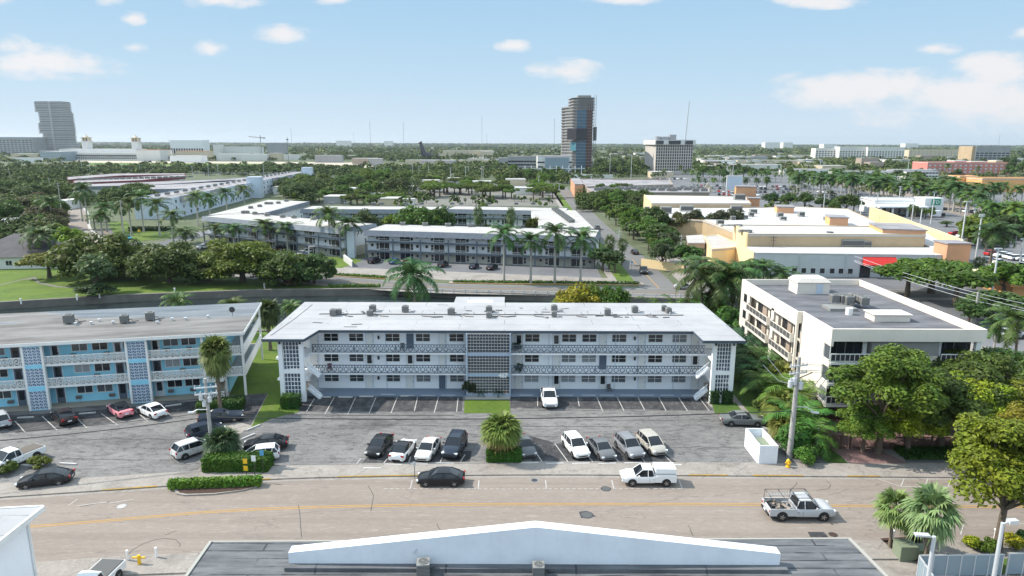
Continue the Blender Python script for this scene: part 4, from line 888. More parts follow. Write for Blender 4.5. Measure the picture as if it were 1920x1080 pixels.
# column positions from the photograph
def bx_at(px,py,zz=0):
    x,y=P(px,py,zz); c,s=math.cos(-BA),math.sin(-BA); dx,dy=x+35.3,y-86.1; return dx*c-dy*s
cA=(bx_at(56,773),bx_at(89,770)); cB=(bx_at(250,757),bx_at(283,755)); cC=(cA[0]-(cB[0]-cA[0]),cA[1]-(cB[0]-cA[0])); cE=(-5.3,-5.0)
bays=[(cC[1],cA[0]),(cA[1],cB[0]),(cB[1],-4.9)]
for i,(a,b) in enumerate(bays):
    n=max(3,int((b-a)/.62)); me=lattice_rail(b-a,n)
    for z in (2.95,5.8): inst('balcony_railing',me,BL,(a,-.02,z))
for (a,b) in (cC,cA,cB):
    w=b-a; m_=MB(); m_.box(a-.25,a,-.35,.1,0,8.42); m_.box(b,b+.25,-.35,.1,0,8.42)
    for z0,z1 in ((2.5,3.15),(5.45,5.95),(8.2,8.42),(0,.1)): m_.box(a,b,-.32,.05,z0,z1,1)
    part('column',m_,['white_trim','blue_wall'],BL)
    for z0,z1 in ((.1,2.5),(3.15,5.45),(5.95,8.2)):
        m_=MB(); screen_panel(m_,a,b,-.3,z0,z1,4,6,.08,.14)
        for i in range(4):
            for j in range(6): xx=a+w*(i+.5)/4; zz=z0+(z1-z0)*(j+.5)/6; m_.obox((xx,-.22,zz),(.07,.1,.5),0,0,.8)
        part('breeze_block_screen',m_,['pale_blue_wall','cell_blue'],BL)
# windows and doors of each bay
for fl,z in enumerate((.15,2.95,5.8)):
    for bi,(a,b) in enumerate(bays):
        w=b-a
        fr=[(.09,'d'),(.38,'w'),(.62,'w'),(.83,'d'),(.95,'s')] if bi<2 else [(.1,'d'),(.38,'w'),(.70,'w')]
        for t,k in fr:
            x=a+w*t
            if k=='w': window(BL,x,1.54,z+1.15,1.75,.95,0,(2,1),'white_trim',random.choice(gl))
            elif k=='s': window(BL,x,1.54,z+1.15,.95,.95,0,(1,1),'white_trim',random.choice(gl))
            else: door(BL,x,1.54,z,.95,2.1,0,random.choice(['cell_dark','white_trim','cell_dark','pale_blue_wall']),'white_trim','glass_dark')
        for t in ((.3,.7) if fl!=1 else (.55,)):
            m_=MB(); m_.box(a+w*t-.32,a+w*t+.32,1.2,1.54,z+.45,z+.85); m_.box(a+w*t-.28,a+w*t+.28,1.18,1.2,z+.5,z+.8,1); part('wall_air_conditioner',m_,['ac_grey','ac_dark'],BL)
# right end: galleries along the side, stair with solid parapets
for z in (2.95,5.8):
    m_=MB(); m_.box(-.08,.08,0,15.5,z-.22,z+1.1); part('side_parapet',m_,'white_trim',BL)
    inst('balcony_railing',lattice_rail(2.3,4),BL,(-2.35,-.02,z)); 
for x,y in ((-.1,-.1),(-2.45,-.1),(0,15.5),(-4.95,-.1)): m_=MB(); m_.box(x-.14,x+.14,y-.14,y+.14,0,8.45); part('post',m_,'white_trim',BL)
for z in (.15,2.95):
    m_=MB()
    for i in range(14): zz=z+(i+1)*.2; y0=-1.2+i*.19; m_.box(-3.7,-2.6,y0,y0+.26,zz-.2,zz)
    m_.tube([(-3.75,-1.2,z+1.1),(-3.75,1.5,z+3.8)],.09,4); m_.tube([(-2.55,-1.2,z+1.1),(-2.55,1.5,z+3.8)],.09,4); part('staircase',m_,['gallery_floor'],BL)
m_=MB(); m_.box(-4.9,-2.4,-1.9,0,2.75,2.95); part('stair_landing',m_,'white_trim',BL); me=lattice_rail(2.5,4)
inst('balcony_railing',me,BL,(-4.9,-1.9,2.95)); inst('balcony_railing',me,BL,(-4.9,-1.9,.3))
m_=MB(); m_.box(-1.35,-.6,-1.93,-1.9,.35,.95); part('notice_board',m_,'canvas_white',BL) if 0 else None
for px,py,s in ((130,606,1.3),(234,605,1.15),(282,600,1.2)):
    x,y=P(px,py,8.8); ac(x,y,8.8,{130:'grey rooftop air conditioner, leftmost of three on the blue building',234:'grey rooftop air conditioner, middle of three on the blue building',282:'grey rooftop air conditioner, rightmost of three on the blue building'}[px],.3,s)
x,y=P(436,592,8.8); m_=MB(); m_.tube([(0,0,0),(0,0,.8)],.03,5); m_.cyl((0,-.05,.9),.42,.06,16,0,'y'); single('satellite_dish',m_,'dark_steel','dark satellite dish on the right end of the blue building roof','satellite dish',(x,y,8.8))
vp=MB(); vp.cyl((0,0,0),.14,.3,8); vp.cyl((0,0,.3),.22,.08,8); me=vp.mesh('roof_vent','galv')
for px,py in ((142,610),(171,608),(186,603),(212,607),(295,607),(323,601),(348,600),(390,596)): x,y=P(px,py,8.8); o=inst('roof_vent',me,BL); Mi=(Matrix.Translation(BL.location)@BL.rotation_euler.to_matrix().to_4x4()).inverted(); o.location=Mi@Vector((x,y,8.8))
# ---------------------------------------------------------------- cream four storey building on the right
CB=thing('condominium_building','cream four storey building with dark flat roof, side balconies and open ground floor parking','apartment building',(46,91,0))
rel2=lambda x,y,z:(x-46,y-91,z)
X0,X1,Y0,Y1=37.2,55.2,76.5,106.2
mb=MB(); mb.box(X0+.31,X1-.8,Y0+1.6,Y1-.3,2.75,10.99); part('core_wall',mb,'cream',CB,world=True)
mb=MB(); mb.prism([(X0+.3,Y0+.3),(X1-.3,Y0+.3),(X1-.3,Y1-.3),(36.9,Y1-.3),(36.9,84.9),(X0+.3,84.9)],11.0,11.12); part('roof',mb,'dark_flat_roof',CB,world=True)
mb=MB(); oc=[(X0,Y0),(X1,Y0),(X1,Y1),(36.5,Y1),(36.5,84.7),(X0,84.7)]
ring(mb,oc,0,.28,10.5,12.0)
part('parapet',mb,'cream',CB,world=True)
# left side wall with recessed bays
mb=MB(); x=X0
mb.box(X0-.02,X0+.3,Y0+1.7,84.7,2.75,10.5); mb.box(36.5,36.8,102.2,Y1,1.0,10.5); mb.box(36.5,36.8,92.3,93.3,2.75,10.5); mb.box(36.5,36.8,84.7,85.0,2.75,10.5)
for z in (2.75,5.35,7.95): mb.box(36.5,36.8,85,92.3,z-.15,z+.15); mb.box(36.5,36.8,93.3,102.2,z-.15,z+.15)
mb.box(36.5,36.8,85,102.2,10.2,10.5); mb.box(X0,X0+.3,Y0,Y0+1.7,9.9,10.5); mb.box(X0,X0+.3,Y0,Y0+1.7,7.3,8.0); mb.box(X0,X0+.3,Y0,Y0+1.7,4.7,5.4); mb.box(X0,X0+.3,Y0,Y0+1.7,2.4,2.95)
part('side_wall',mb,'cream',CB,world=True)
sz=math.pi*1.5
for z in (3.0,5.6,8.2):
    for ya,yb in ((85.2,92.1),(93.5,102.0)):
        L_=yb-ya
        for t in (.2,.78): window(CB,*rel2(37.49,ya+L_*t,z+.1),1.7,2.05,-math.pi/2,(2,1),'dark_steel','glass_dark')
        mb=MB(); mb.box(37.3,37.48,ya+L_*.42,ya+L_*.6,z,z+2.2); part('tan_panel',mb,'tan_panel',CB,world=True)
        mb=MB(); mb.box(36.0,36.5,ya-.1,yb+.1,z-.35,z-.1); mb.box(36.0,36.06,ya,yb,z+.75,z+.85); mb.box(36.0,36.06,ya,yb,z-.1,z+.0); mb.box(36.02,36.04,ya,yb,z,z+.75,1)
        for t in range(7): yy=ya+L_*t/6; mb.box(35.98,36.06,yy-.03,yy+.03,z,z+.8)
        mb.box(36.0,36.5,ya-.1,ya-.02,z-.1,z+.85); mb.box(36.0,36.5,yb+.02,yb+.1,z-.1,z+.85)
        part('balcony',mb,['cream','ac_dark'],CB,world=True)
    window(CB,*rel2(36.49,104,z+.7),1.2,1.1,-math.pi/2,(2,1),'dark_steel','glass_dark')
    window(CB,*rel2(X0+.1,Y0+.9,z+.0),1.45,1.85,-math.pi/2,(1,1),'white_trim','glass_curtain')
# front with deep loggias
mb=MB(); mb.box(X0+8.0-4.2,X1-7.2,Y0+.9,Y0+1.6,7.6,10.5)
mb=MB(); mb.box(42.3,50.2,Y0+.55,Y0+1.6,2.75,10.5,0); part('centre_wall',mb,'tower_concrete',CB,world=True)
mb=MB(); mb.box(42.4,50.1,Y0+.45,Y0+.56,7.7,8.6); mb.box(42.4,50.1,Y0+.45,Y0+.56,4.9,6.0); part('centre_band',mb,'cream',CB,world=True)
for z in (2.75,5.4,8.0):
    for xa,xb in ((X0+.1,42.3),(50.2,X1)):
        mb=MB(); mb.box(xa,xb,Y0-.15,Y0+1.6,z-.3,z-.02); mb.box(xa,xb,Y0-.15,Y0-.05,z+.95,z+1.05); mb.box(xa,xb,Y0-.13,Y0-.07,z+.1,z+.18); n=9
        for i in range(n+1): xx=xa+(xb-xa)*i/n; mb.box(xx-.03,xx+.03,Y0-.13,Y0-.07,z,z+1)
        mb.box(xa,xb,Y0-.105,Y0-.095,z+.18,z+.95,1); part('balcony',mb,['white_trim','net_black'],CB,world=True)
        for t in (.28,.68): window(CB,*rel2(xa+(xb-xa)*t,Y0+1.58,z+.05),(xb-xa)*.36,2.2,0,(2,1),'dark_steel','glass_dark')
        mb=MB(); w_=.5; xx=xb-.7 if xa<45 else xa+.2; mb.box(xx,xx+w_,Y0+1.2,Y0+1.35,z,z+2.3)
        for i in range(5): mb.box(xx+i*.1,xx+i*.1+.05,Y0+1.15,Y0+1.2,z,z+2.3)
        part('curtain',mb,'canvas_white',CB,world=True)
    mb=MB(); mb.box(X1-.9,X1-.3,Y0+.2,Y0+.7,z,z+2.5); part('pillar',mb,'white_trim',CB,world=True)
for i,(xx,yy) in enumerate([(37.0,79.3),(37.0,87),(37.0,95),(37.4,104),(44,78),(49,78),(54.5,78),(54.5,88),(54.5,98),(46,88),(46,98)]):
    mb=MB(); mb.box(xx-.28,xx+.28,yy-.28,yy+.28,0,2.8); part('pillar',mb,'cream',CB,world=True)
mb=MB(); mb.box(X0+3,X1-2,100,105.5,0,2.74); part('ground_floor_wall',mb,'tower_concrete',CB,world=True)
mb=MB(); mb.prism([(42.4,99.2),(42.4,102.4),(47.2,102.4),(47.2,99.2)],11.12,12.9); mb.add([(42.2,99,12.9),(47.3,99,12.9),(47.3,102.6,12.9),(42.2,102.6,12.9),(42.9,99.4,13.5),(46.6,99.4,13.5),(46.6,102.2,13.5),(42.9,102.2,13.5)],[(0,1,5,4),(1,2,6,5),(2,3,7,6),(3,0,4,7),(4,5,6,7)]); p_=part('penthouse',mb,'cream',CB,world=True)
mb=MB(); mb.box(45.2,46.2,99.16,99.2,11.15,12.7); part('penthouse_door',mb,'pale_blue_wall',CB,world=True)
mb=MB(); mb.box(45.6,50.1,83.2,85.6,11.12,12.0); mb.box(45.4,50.3,83.0,85.8,12.0,12.08); part('roof_hatch',mb,'cream',CB,world=True)
for px,py,l in ((1563,573,'leftmost in the left group of six'),(1572,572,'second in the left group'),(1581,574,'third, taller, in the left group'),(1590,576,'rightmost of the left group'),(1598,571,'leftmost in the right group'),(1605,573,'second in the right group'),(1611,575,'third in the right group'),(1618,578,'rightmost of the right group')):
    x,y=P(px,py,11.12); ac(x,y,11.5,'condenser on the cream building roof, '+l,0,1.25,pipe=False)
mb=MB(); mb.box(42.5,46.2,88.6,91.2,11.12,11.5); part('equipment_curb',mb,'ac_grey',CB,world=True)
mb=MB(); mb.cyl((44.2,86.9,11.12),.45,.9,12); part('roof_pipe',mb,'white_trim',CB,world=True)
# ---------------------------------------------------------------- foreground roof with gabled parapet
FB=thing('foreground_building','low building in the foreground with grey roll roofing and a big white gabled parapet','building',(0,38,0))
ez=4.0; a1=P(395,1016,ez); a2=P(1592,1010,ez); b1=P(350,1080,ez); b2=P(1661,1080,ez)
def ext(a,b,k): return (a[0]+(b[0]-a[0])*k, a[1]+(b[1]-a[1])*k)
c1=ext(a1,b1,4.5); c2=ext(a2,b2,4.5)
mb=MB(); mb.prism([a1,a2,c2,c1],ez-.25,ez); part('roof',mb,'shingle',FB,world=True)
mb=MB(); mb.prism([ext(a1,c1,.04),ext(a2,c2,.04),ext(a2,c2,.98),ext(a1,c1,.98)],0,ez-.26); part('wall',mb,'white_wall',FB,world=True)
mb=MB(); strip_mb(mb,[a1,c1],-.1,.12,ez-.28,ez+.09); strip_mb(mb,[a2,c2],-.12,.1,ez-.28,ez+.09); strip_mb(mb,[a1,a2],-.05,.1,ez-.28,ez+.03); part('roof_edge',mb,'limestone',FB,world=True)
yb=42.55; xl,_=AT(541,1045,yb); xr,_=AT(1463,1045,yb); xm,_=AT(1005,985,yb); zb=ez+.02
prof=[(xl,zb),(xr,zb),(xr,5.15),(xm,7.12),(xl,5.1)]; n=5; mb=MB()
vs=[(x,yb,z) for x,z in prof]+[(x,yb+.82,z) for x,z in prof]
mb.add(vs,[(0,1,2,3,4),(9,8,7,6,5)]+[(i,i+5,(i+1)%5+5,(i+1)%5) for i in range(5)]); part('gable_parapet',mb,'parapet_white',FB,world=True)
mb=MB(); mb.box(xl-.15,xr+.4,yb-.55,yb-.004,ez+.004,ez+.28); part('parapet_flashing',mb,'shingle',FB,world=True)
x,y=P(795,1072,ez); o=ac(x,y-.3,ez,'rusty round topped air conditioner behind the white parapet, on the left',.1,1.05); x,y=P(1009,1075,ez); ac(x,y-.3,ez,'clean grey air conditioner behind the white parapet, near the middle',0,.95)
x,y=P(770,1062,ez); mb=MB(); mb.tube([(0,0,0),(0,0,1.0)],.03,5); mb.tube([(0,0,1.0),(-.4,.1,1.35)],.02,4); mb.tube([(0,0,1.0),(.25,0,1.3)],.02,4); mb.obox((.3,0,1.3),(.05,.5,.4),.3,0,.6); single('antenna',mb,'galv','thin roof antenna with small tilted dish behind the white parapet','antenna',(x,y,ez))
# ---------------------------------------------------------------- lower left white house
zt=6.6; q=P(80,950,zt); x0=q[0]
NB=thing('white_house','white walled building with pale grey roof cropped by the lower left corner','house',(x0-8,q[1]-9,0)); 
mb=MB(); mb.prism([(x0,q[1]),(x0-22,q[1]-2.5),(x0-22,q[1]-24),(x0+.2,q[1]-24)],zt-.22,zt); part('roof',mb,'white_roof',NB,world=True)
mb=MB(); strip_mb(mb,[(x0,q[1]),(x0+.2,q[1]-24)],0,.16,zt-.3,zt+.08); strip_mb(mb,[(x0-22,q[1]-2.5),(x0,q[1])],0,.14,zt-.3,zt+.07); part('roof_edge',mb,'white_trim',NB,world=True)
mb=MB(); mb.box(x0-21,x0-.6,q[1]-23,q[1]-.9,0,zt-.25); part('wall',mb,'white_wall',NB,world=True)
mb=MB(); mb.tube([(x0-.5,q[1]-1.0,0),(x0-.5,q[1]-1.0,zt-.5),(x0-.05,q[1]-.4,zt-.25)],.09,6); part('downpipe',mb,'white_trim',NB,world=True)
window(NB,*(x0-.59-(x0-8),q[1]-6.4-(q[1]-9),3.2),1.6,1.2,math.pi/2,(2,1),'grey_trim','glass_dark')
me=lattice_rail(2.6,4); o=inst('balcony_railing',me,NB,(x0-.4-(x0-8),-1.2+3.2-.5,2.9),math.pi/2)
# ---------------------------------------------------------------- cars near the camera
C_BLACK=(.012,.012,.015); C_WHITE=(.80,.80,.80); C_SILV=(.42,.43,.45); C_GREY=(.14,.145,.155); C_BEIGE=(.42,.40,.36); C_PINK=(.72,.27,.31); C_NAVY=(.02,.03,.05); C_BLUE=(.02,.08,.28); C_RED=(.45,.02,.02); C_PEARL=(.62,.60,.57)
hL=hd((727,850),(699,885)); hR=hd((1046,840),(1069,870)); hB=hd((107,807),(79,781))
def cpx(t,px,py,h,col,label,**k):
    x,y=P(px,py); return car(t,x,y,h,col,label,**k)
cpx('sedan',712,844,hL,C_BLACK,'black saloon, leftmost of the four cars left of the bushy palm')
c=cpx('sedan',756,852,hL+math.pi,C_WHITE,'white coupe with black glass roof parked tail out beside the black saloon',roofc=C_BLACK)
cpx('sedan',803,851,hL,C_PEARL,'pearl white saloon, nose out, between white coupe and black wagon')
cpx('suv',853,846,hL,C_NAVY,'black wagon nearest the bushy palm on its left side',scale=1.04)
cpx('sedan',982,845,hR,C_GREY,'grey saloon half hidden behind the bushy palm')
cpx('suv',1079,847,hR,C_WHITE,'white sport utility with black windows, leftmost of four right of the palm')
cpx('sedan',1127,850,hR,C_GREY,'dark grey crossover between white and silver sport utilities')
cpx('suv',1179,848,hR,(.22,.23,.25),'grey sport utility with turquoise windscreen sunshade')
x,y=P(1179,848); 
cpx('hatch',1221,842,hR,C_BEIGE,'pale beige wagon, rightmost of the four cars right of the palm',scale=1.08)
cpx('pickup',1029,754,-math.pi/2+.03,C_WHITE,'white pickup truck backed against the white building',name='pickup_truck',cat='pickup truck')
cpx('old_sedan',1391,795,-.06,(.16,.17,.17),'old grey saloon parked crosswise by the right hand hedge')
cpx('sedan',827,906,math.pi+.01,C_BLACK,'black coupe saloon parked at the kerb in the street',z=.035)
tp=cpx('pickup',1214,905,math.pi,C_WHITE,'white pickup with a hard shell over its bed parked at the kerb',name='pickup_truck',cat='pickup truck',scale=.95,z=.035)
mb=MB(); mb.add([(-2.74,-.93,1.13),(-.6,-.93,1.13),(-.6,.93,1.13),(-2.74,.93,1.13),(-2.70,-.78,1.86),(-.66,-.78,1.86),(-.66,.78,1.86),(-2.70,.78,1.86)],[(0,1,5,4),(1,2,6,5),(2,3,7,6),(3,0,4,7),(4,5,6,7)]); mb.box(-2.75,-.6,-.80,.80,1.86,1.9); mb.box(-1.7,-1.66,-.8,.8,1.9,1.915,1)
for s in(-1,1): mb.box(-2.72,-.62,s*.905-.012,s*.905+.012,1.38,1.42,1)
part('bed_shell',mb,['canvas_white','black_plastic'],tp)
lt=cpx('pickup',1496,967,.0,(.50,.51,.53),'silver pickup truck with ladder rack driving along the street',name='pickup_truck',cat='pickup truck',z=.035,scale=1.06)
mb=MB()
for s in(-1,1):
    mb.tube([(-2.7,s*.85,1.1),(-2.7,s*.8,2.0),(.75,s*.8,2.05),(1.3,s*.82,1.3)],.03,5); mb.tube([(-.5,s*.88,1.1),(-.5,s*.8,2.0)],.03,5)
for x in(-2.7,-1.6,-.5,.7): mb.tube([(x,-.82,2.02),(x,.82,2.02)],.03,5)
part('ladder_rack',mb,'dark_steel',lt)
mb=MB()
for y0 in(-.45,-.05): mb.tube([(-2.8,y0,2.1),(.6,y0+.25,2.13)],.03,4)
for k in range(14): t=k/13; mb.tube([(-2.8+3.4*t,-.45+.25*t,2.11),(-2.8+3.4*t,-.05+.25*t,2.11)],.025,4)
part('ladder',mb,'steel',lt)
mb=MB()
for k in range(24): mb.obox((random.uniform(-2.6,-.8),random.uniform(-.65,.65),.75+random.uniform(0,.35)),(random.uniform(.15,.9),random.uniform(.06,.3),random.uniform(.06,.3)),random.uniform(0,3),random.randrange(3))
part('tools',mb,['steel','tan_panel','ac_dark'],lt)
cpx('sedan',87,908,hd((105,905),(45,912)),C_BLACK,'black saloon parked beside the pavement at the lower left')
pk=cpx('pickup',26,872,hd((66,849),(8,872)),C_WHITE,'white pickup with a brown bed cover at the left edge',name='pickup_truck',cat='pickup truck')
mb=MB(); mb.box(-2.7,-.58,-.86,.86,1.12,1.17); part('bed_cover',mb,'bed_vinyl',pk)
cpx('sedan',121,789,hB,(.02,.013,.015),'black saloon parked at the blue building behind the round bushes')
cpx('sedan',226,776,hB,C_PINK,'pink saloon with black glass roof at the blue building',roofc=C_BLACK)
cpx('sedan',286,778,hB+.1,C_WHITE,'white saloon parked to the right of the pink car')
cpx('suv',-2,797,hB,C_SILV,'silver car cropped by the left edge at the blue building')
cpx('old_sedan',415,790,hd((390,795),(455,787)),C_NAVY,'long dark blue coupe by the hedge in the left parking lot',scale=.97)
cpx('hatch',386,816,hd((375,818),(420,806)),C_NAVY,'dark hatchback half hidden behind the concrete pole',scale=1)
cpx('hatch',364,850,hd((350,855),(410,835)),(.50,.50,.50),'silver hatchback in front of the concrete pole',scale=1.06)
cpx('sedan',499,841,hd((525,838),(470,842)),C_BLACK,'black saloon at the left edge of the middle parking lot')
cpx('hatch',487,862,hd((515,860),(460,866)),C_WHITE,'white hatchback with glass sunroof behind the clipped hedge')
pk=cpx('pickup',172,1116,hd((205,1062),(165,1100)),(.70,.70,.70),'white pickup with a dark bed cover at the bottom left',name='pickup_truck',cat='pickup truck')
mb=MB(); mb.box(-2.7,-.58,-.88,.88,1.12,1.17); part('bed_cover',mb,'ac_dark',pk)
# cars by the grey condominium and on the side street
hC=hd((862,503),(880,495))
for px,py,col,l,t in ((702,493,C_BLACK,'black car, leftmost in front of the grey condominium','suv'),(740,494,C_BLUE,'blue car parked in front of the grey condominium','sedan'),(763,492,C_BLACK,'black car behind the big palm by the grey condominium','sedan'),(831,500,(.03,.03,.03),'black off road vehicle in front of the grey condominium','suv'),(889,503,C_NAVY,'dark car left of the tall palms by the grey condominium','sedan'),(923,505,C_BLACK,'black car beside the leftmost tall palm trunk','sedan'),
    (568,479,C_SILV,'silver car left of the parked blue one by the condo wing','sedan'),(580,482,(.10,.14,.2),'slate blue car at the foot of the left condo wing','suv'),(536,470,C_BLACK,'black car under the palms at the left condo wing','sedan'),(524,470,C_BLACK,'black car left end of the row at the left condo wing','suv'),(381,466,C_WHITE,'white car behind the spreading tree','sedan'),(396,460,C_GREY,'grey car behind the spreading tree','suv'),(388,462,C_BLACK,'black car behind the spreading tree','sedan'),(598,484,C_BLACK,'black car left of the white entrance wall','sedan')):
    cpx(t,px,py,hC+random.uniform(-.1,.1),col,l)
cpx('pickup',1207,512,hd((1207,500),(1212,516)),(.03,.03,.03),'black pickup waiting at the side street mouth',name='pickup_truck',cat='pickup truck'); cpx('sedan',1190,476,hd((1196,480),(1183,470)),C_BLACK,'black car driving up the side street'); cpx('suv',1120,430,hd((1120,430),(1109,418)),C_GREY,'grey car parked on the left side of the side street'); cpx('sedan',1283,542,0,C_SILV,'silver car driving on the canal road')
cpx('sedan',240,449,hd((235,447),(250,452)),(.05,.28,.36),'teal car at the junction below the corner lawn')
# ---------------------------------------------------------------- poles and wires
def cable(mb,a,b,sag,r=.03,n=14):
    a=Vector(a);b=Vector(b); mb.tube([a+(b-a)*(i/n)-Vector((0,0,sag*4*(i/n)*(1-i/n))) for i in range(n+1)],r,4)
pL=P(400,865); pR=P(1480,858)
def util_pole(x,y,h,label,arm_z,mat='concrete_pole',r=(.24,.15),lean=0,transformers=True,name='utility_pole'):
    t=thing(name,label,'utility pole',(x,y,0)); part('pole',MB().tube([(0,0,-.1),(lean,0,h)],list(r),8),mat,t,60)
    for z in arm_z: m_=MB(); m_.obox((0,-.2,z),(2.2,.12,.14),.3); [m_.cyl((math.cos(.3)*k,math.sin(.3)*k-.2,z+.07),.05,.25,6) for k in(-1,-.5,.5,1)]; part('crossarm',m_,'galv',t)
    return t
t=util_pole(pL[0],pL[1],9.2,'grey concrete utility pole with transformers rising from the clipped hedge',(8.3,7.6),lean=-.05)
for k,(dx,dz) in enumerate(((-.5,7.0),(.4,6.8),(-.2,6.3))): m_=MB(); m_.cyl((dx,-.35,dz),.2,.55,10); m_.cyl((dx,-.35,dz+.55),.08,.25,6); part('transformer',m_,'galv',t,40)
m_=MB(); m_.tube([(0,-.2,5.9),(-.9,-.5,6.0),(-1.3,-.6,5.8)],.05,5); m_.obox((-1.5,-.65,5.75),(.6,.25,.14),.2); part('street_light',m_,'galv',t)
m_=MB(); m_.tube([(.1,0,4.5),(1.5,.2,5.4),(2.6,.3,5.3),(3.1,.35,4.6)],.04,5); part('service_loop',m_,'galv',t) if 0 else None
t=util_pole(pR[0],pR[1],11.3,'thick pale concrete utility pole with transformers in front of the tropical planting',(10.4,9.6),r=(.34,.2),lean=.05)
for dx,dz in ((-.75,8.1),(-.35,8.4),(.35,7.9)): m_=MB(); m_.cyl((dx,-.3,dz),.26,.7,10); m_.cyl((dx,-.3,dz+.7),.09,.3,6); part('transformer',m_,'galv',t,40)
m_=MB(); m_.tube([(0,-.1,8.6),(-1.3,.3,9.0),(-3.0,.6,11.0)],.025,4); m_.tube([(0,-.1,8.2),(-1.8,.2,8.6),(-3.4,.6,10.2)],.025,4); part('wiring',m_,'galv',t)
m_=MB(); m_.tube([(0,0,5.8),(1.2,-.3,5.9),(1.8,-.5,5.5)],.05,5); m_.obox((2.0,-.55,5.4),(.75,.3,.14),-.3); part('street_light',m_,'galv',t)
m_=MB(); m_.obox((.9,0,9.3),(1.6,.08,.08),.2,0,-.35); m_.obox((1.4,.1,8.6),(2.0,.03,.03),.1); m_.obox((1.2,.1,9.8),(2.4,.04,.04),.1); m_.tube([(.1,0,7.6),(1.8,.2,7.7),(3.1,.4,9.6)],.03,5); m_.tube([(.1,0,7.1),(2.2,.2,7.2),(3.6,.4,9.4)],.03,5); part('bracket',m_,'dark_steel',t)
def wire(label,segs,r=.03,mat='black_cable',name='overhead_cable'):
    m_=MB()
    for a,b,s in segs: cable(m_,a,b,s,r)
    return single(name,m_,mat,label,'cable')
lz=5.0
wire('thick black cable bundle sagging across the middle parking lot',[((pL[0],pL[1],lz),(pR[0],pR[1],5.35),.55)],.055); wire('thinner upper cable over the left half of the middle lot',[((pL[0],pL[1],5.5),(-6,67.5,4.95),.15)],.03)
wire('lower black cable over the left parking lot',[((pL[0],pL[1],5.0),(-62,58,5.2),.5)],.045); wire('upper black cable over the left parking lot',[((pL[0],pL[1],5.5),(-62,58.5,6.0),.5)],.03)
for i,z in enumerate((10.6,9.8)): wire(['high thin line to the right of the thick pole','second thin line to the right of the thick pole'][i],[((pR[0],pR[1],z),(78,66,z-.5),.9)],.018)
wire('thin line from the thick pole to the right edge',[((pR[0],pR[1],5.35),(78,64,5.0),.6)],.03)
# pole and lines behind the cream building
x2,y2=P(1825,612); z2=HT(y2,1828,548); t=util_pole(x2,y2,z2,'pale pole behind the cream building right side','' and [] or [],r=(.25,.18))
for i,(pa,pb,pc) in enumerate((((1597,480),(1826,550),(1990,620)),((1597,488),(1828,556),(1990,640)),((1560,490),(1826,565),(1950,625)))):
    q=P(1597,530); A_=(*q,HT(q[1],*pa)); B_=(x2,y2,HT(y2,*pb)); C_=(x2+22,y2-18,HT(y2-18,*pc)); wire('pale overhead line, %s of three, behind the cream building'%('upper','middle','lower')[i],[(A_,B_,.4),(B_,C_,.5)],.035,'galv')
def pole_px(bx,by,tx,ty,label,mat='concrete_pole',r=(.2,.13),arm=True,lamp=False,name='utility_pole',cat='utility pole',group=None):
    x,y=P(bx,by); h=HT(y,tx,ty); x2=AT(tx,ty,y)[0]-x; x2=max(-.3,min(.3,x2))
    t=thing(name,label,cat,(x,y,0),0,group); part('pole',MB().tube([(0,0,0),(x2*.2,0,h)],list(r),6),mat,t,60)
    if arm: m_=MB(); m_.obox((0,0,h-.5),(2.2,.12,.12),.4); m_.obox((0,0,h-1.3),(1.8,.1,.1),.4); part('crossarm',m_,mat,t)
    if lamp: m_=MB(); m_.tube([(0,0,h-.1),(1.0,-.2,h+.1)],.05,5); m_.obox((1.4,-.28,h+.08),(.9,.35,.14),-.2); part('lamp_head',m_,'galv',t)
    return t
for a in ((1446,505,1447,442,'dark wooden pole in front of the tan shop wall','wood_pole'),(1597,512,1599,477,'pale pole left of the red awning','galv'),(1724,492,1725,441,'dark wooden pole in front of the shop wall, right of the red awning','wood_pole'),(1124,463,1127,427,'dark wooden pole between condominium and side street','wood_pole'),(1160,475,1161,432,'thick pale pole beside the side street','galv'),(1080,402,1082,388,'dark pole where the side street leaves','wood_pole'),(1277,462,1276,440,'pale pole beside the service yard','galv'),
   (234,455,231,375,'tall pale concrete pole above the teal car','concrete_pole'),(118,415,107,342,'leaning pale concrete pole beside the winding road','concrete_pole'),(97,375,91,333,'thin pale pole at the head of the winding road','concrete_pole'),(78,335,74,320,'short pale pole in the trees at the far left','concrete_pole'),(562,470,561,450,'dark pole at the left wing of the condominium','wood_pole'),(596,472,594,438,'dark pole beside the palms of the left wing','wood_pole'),(22,355,20,320,'pale pole at the far left edge','concrete_pole'),(580,488,582,462,'pale street lamp pole over the hedge of trees','galv')):
    pole_px(a[0],a[1],a[2],a[3],a[4],a[5],lamp=(a[0]==580))
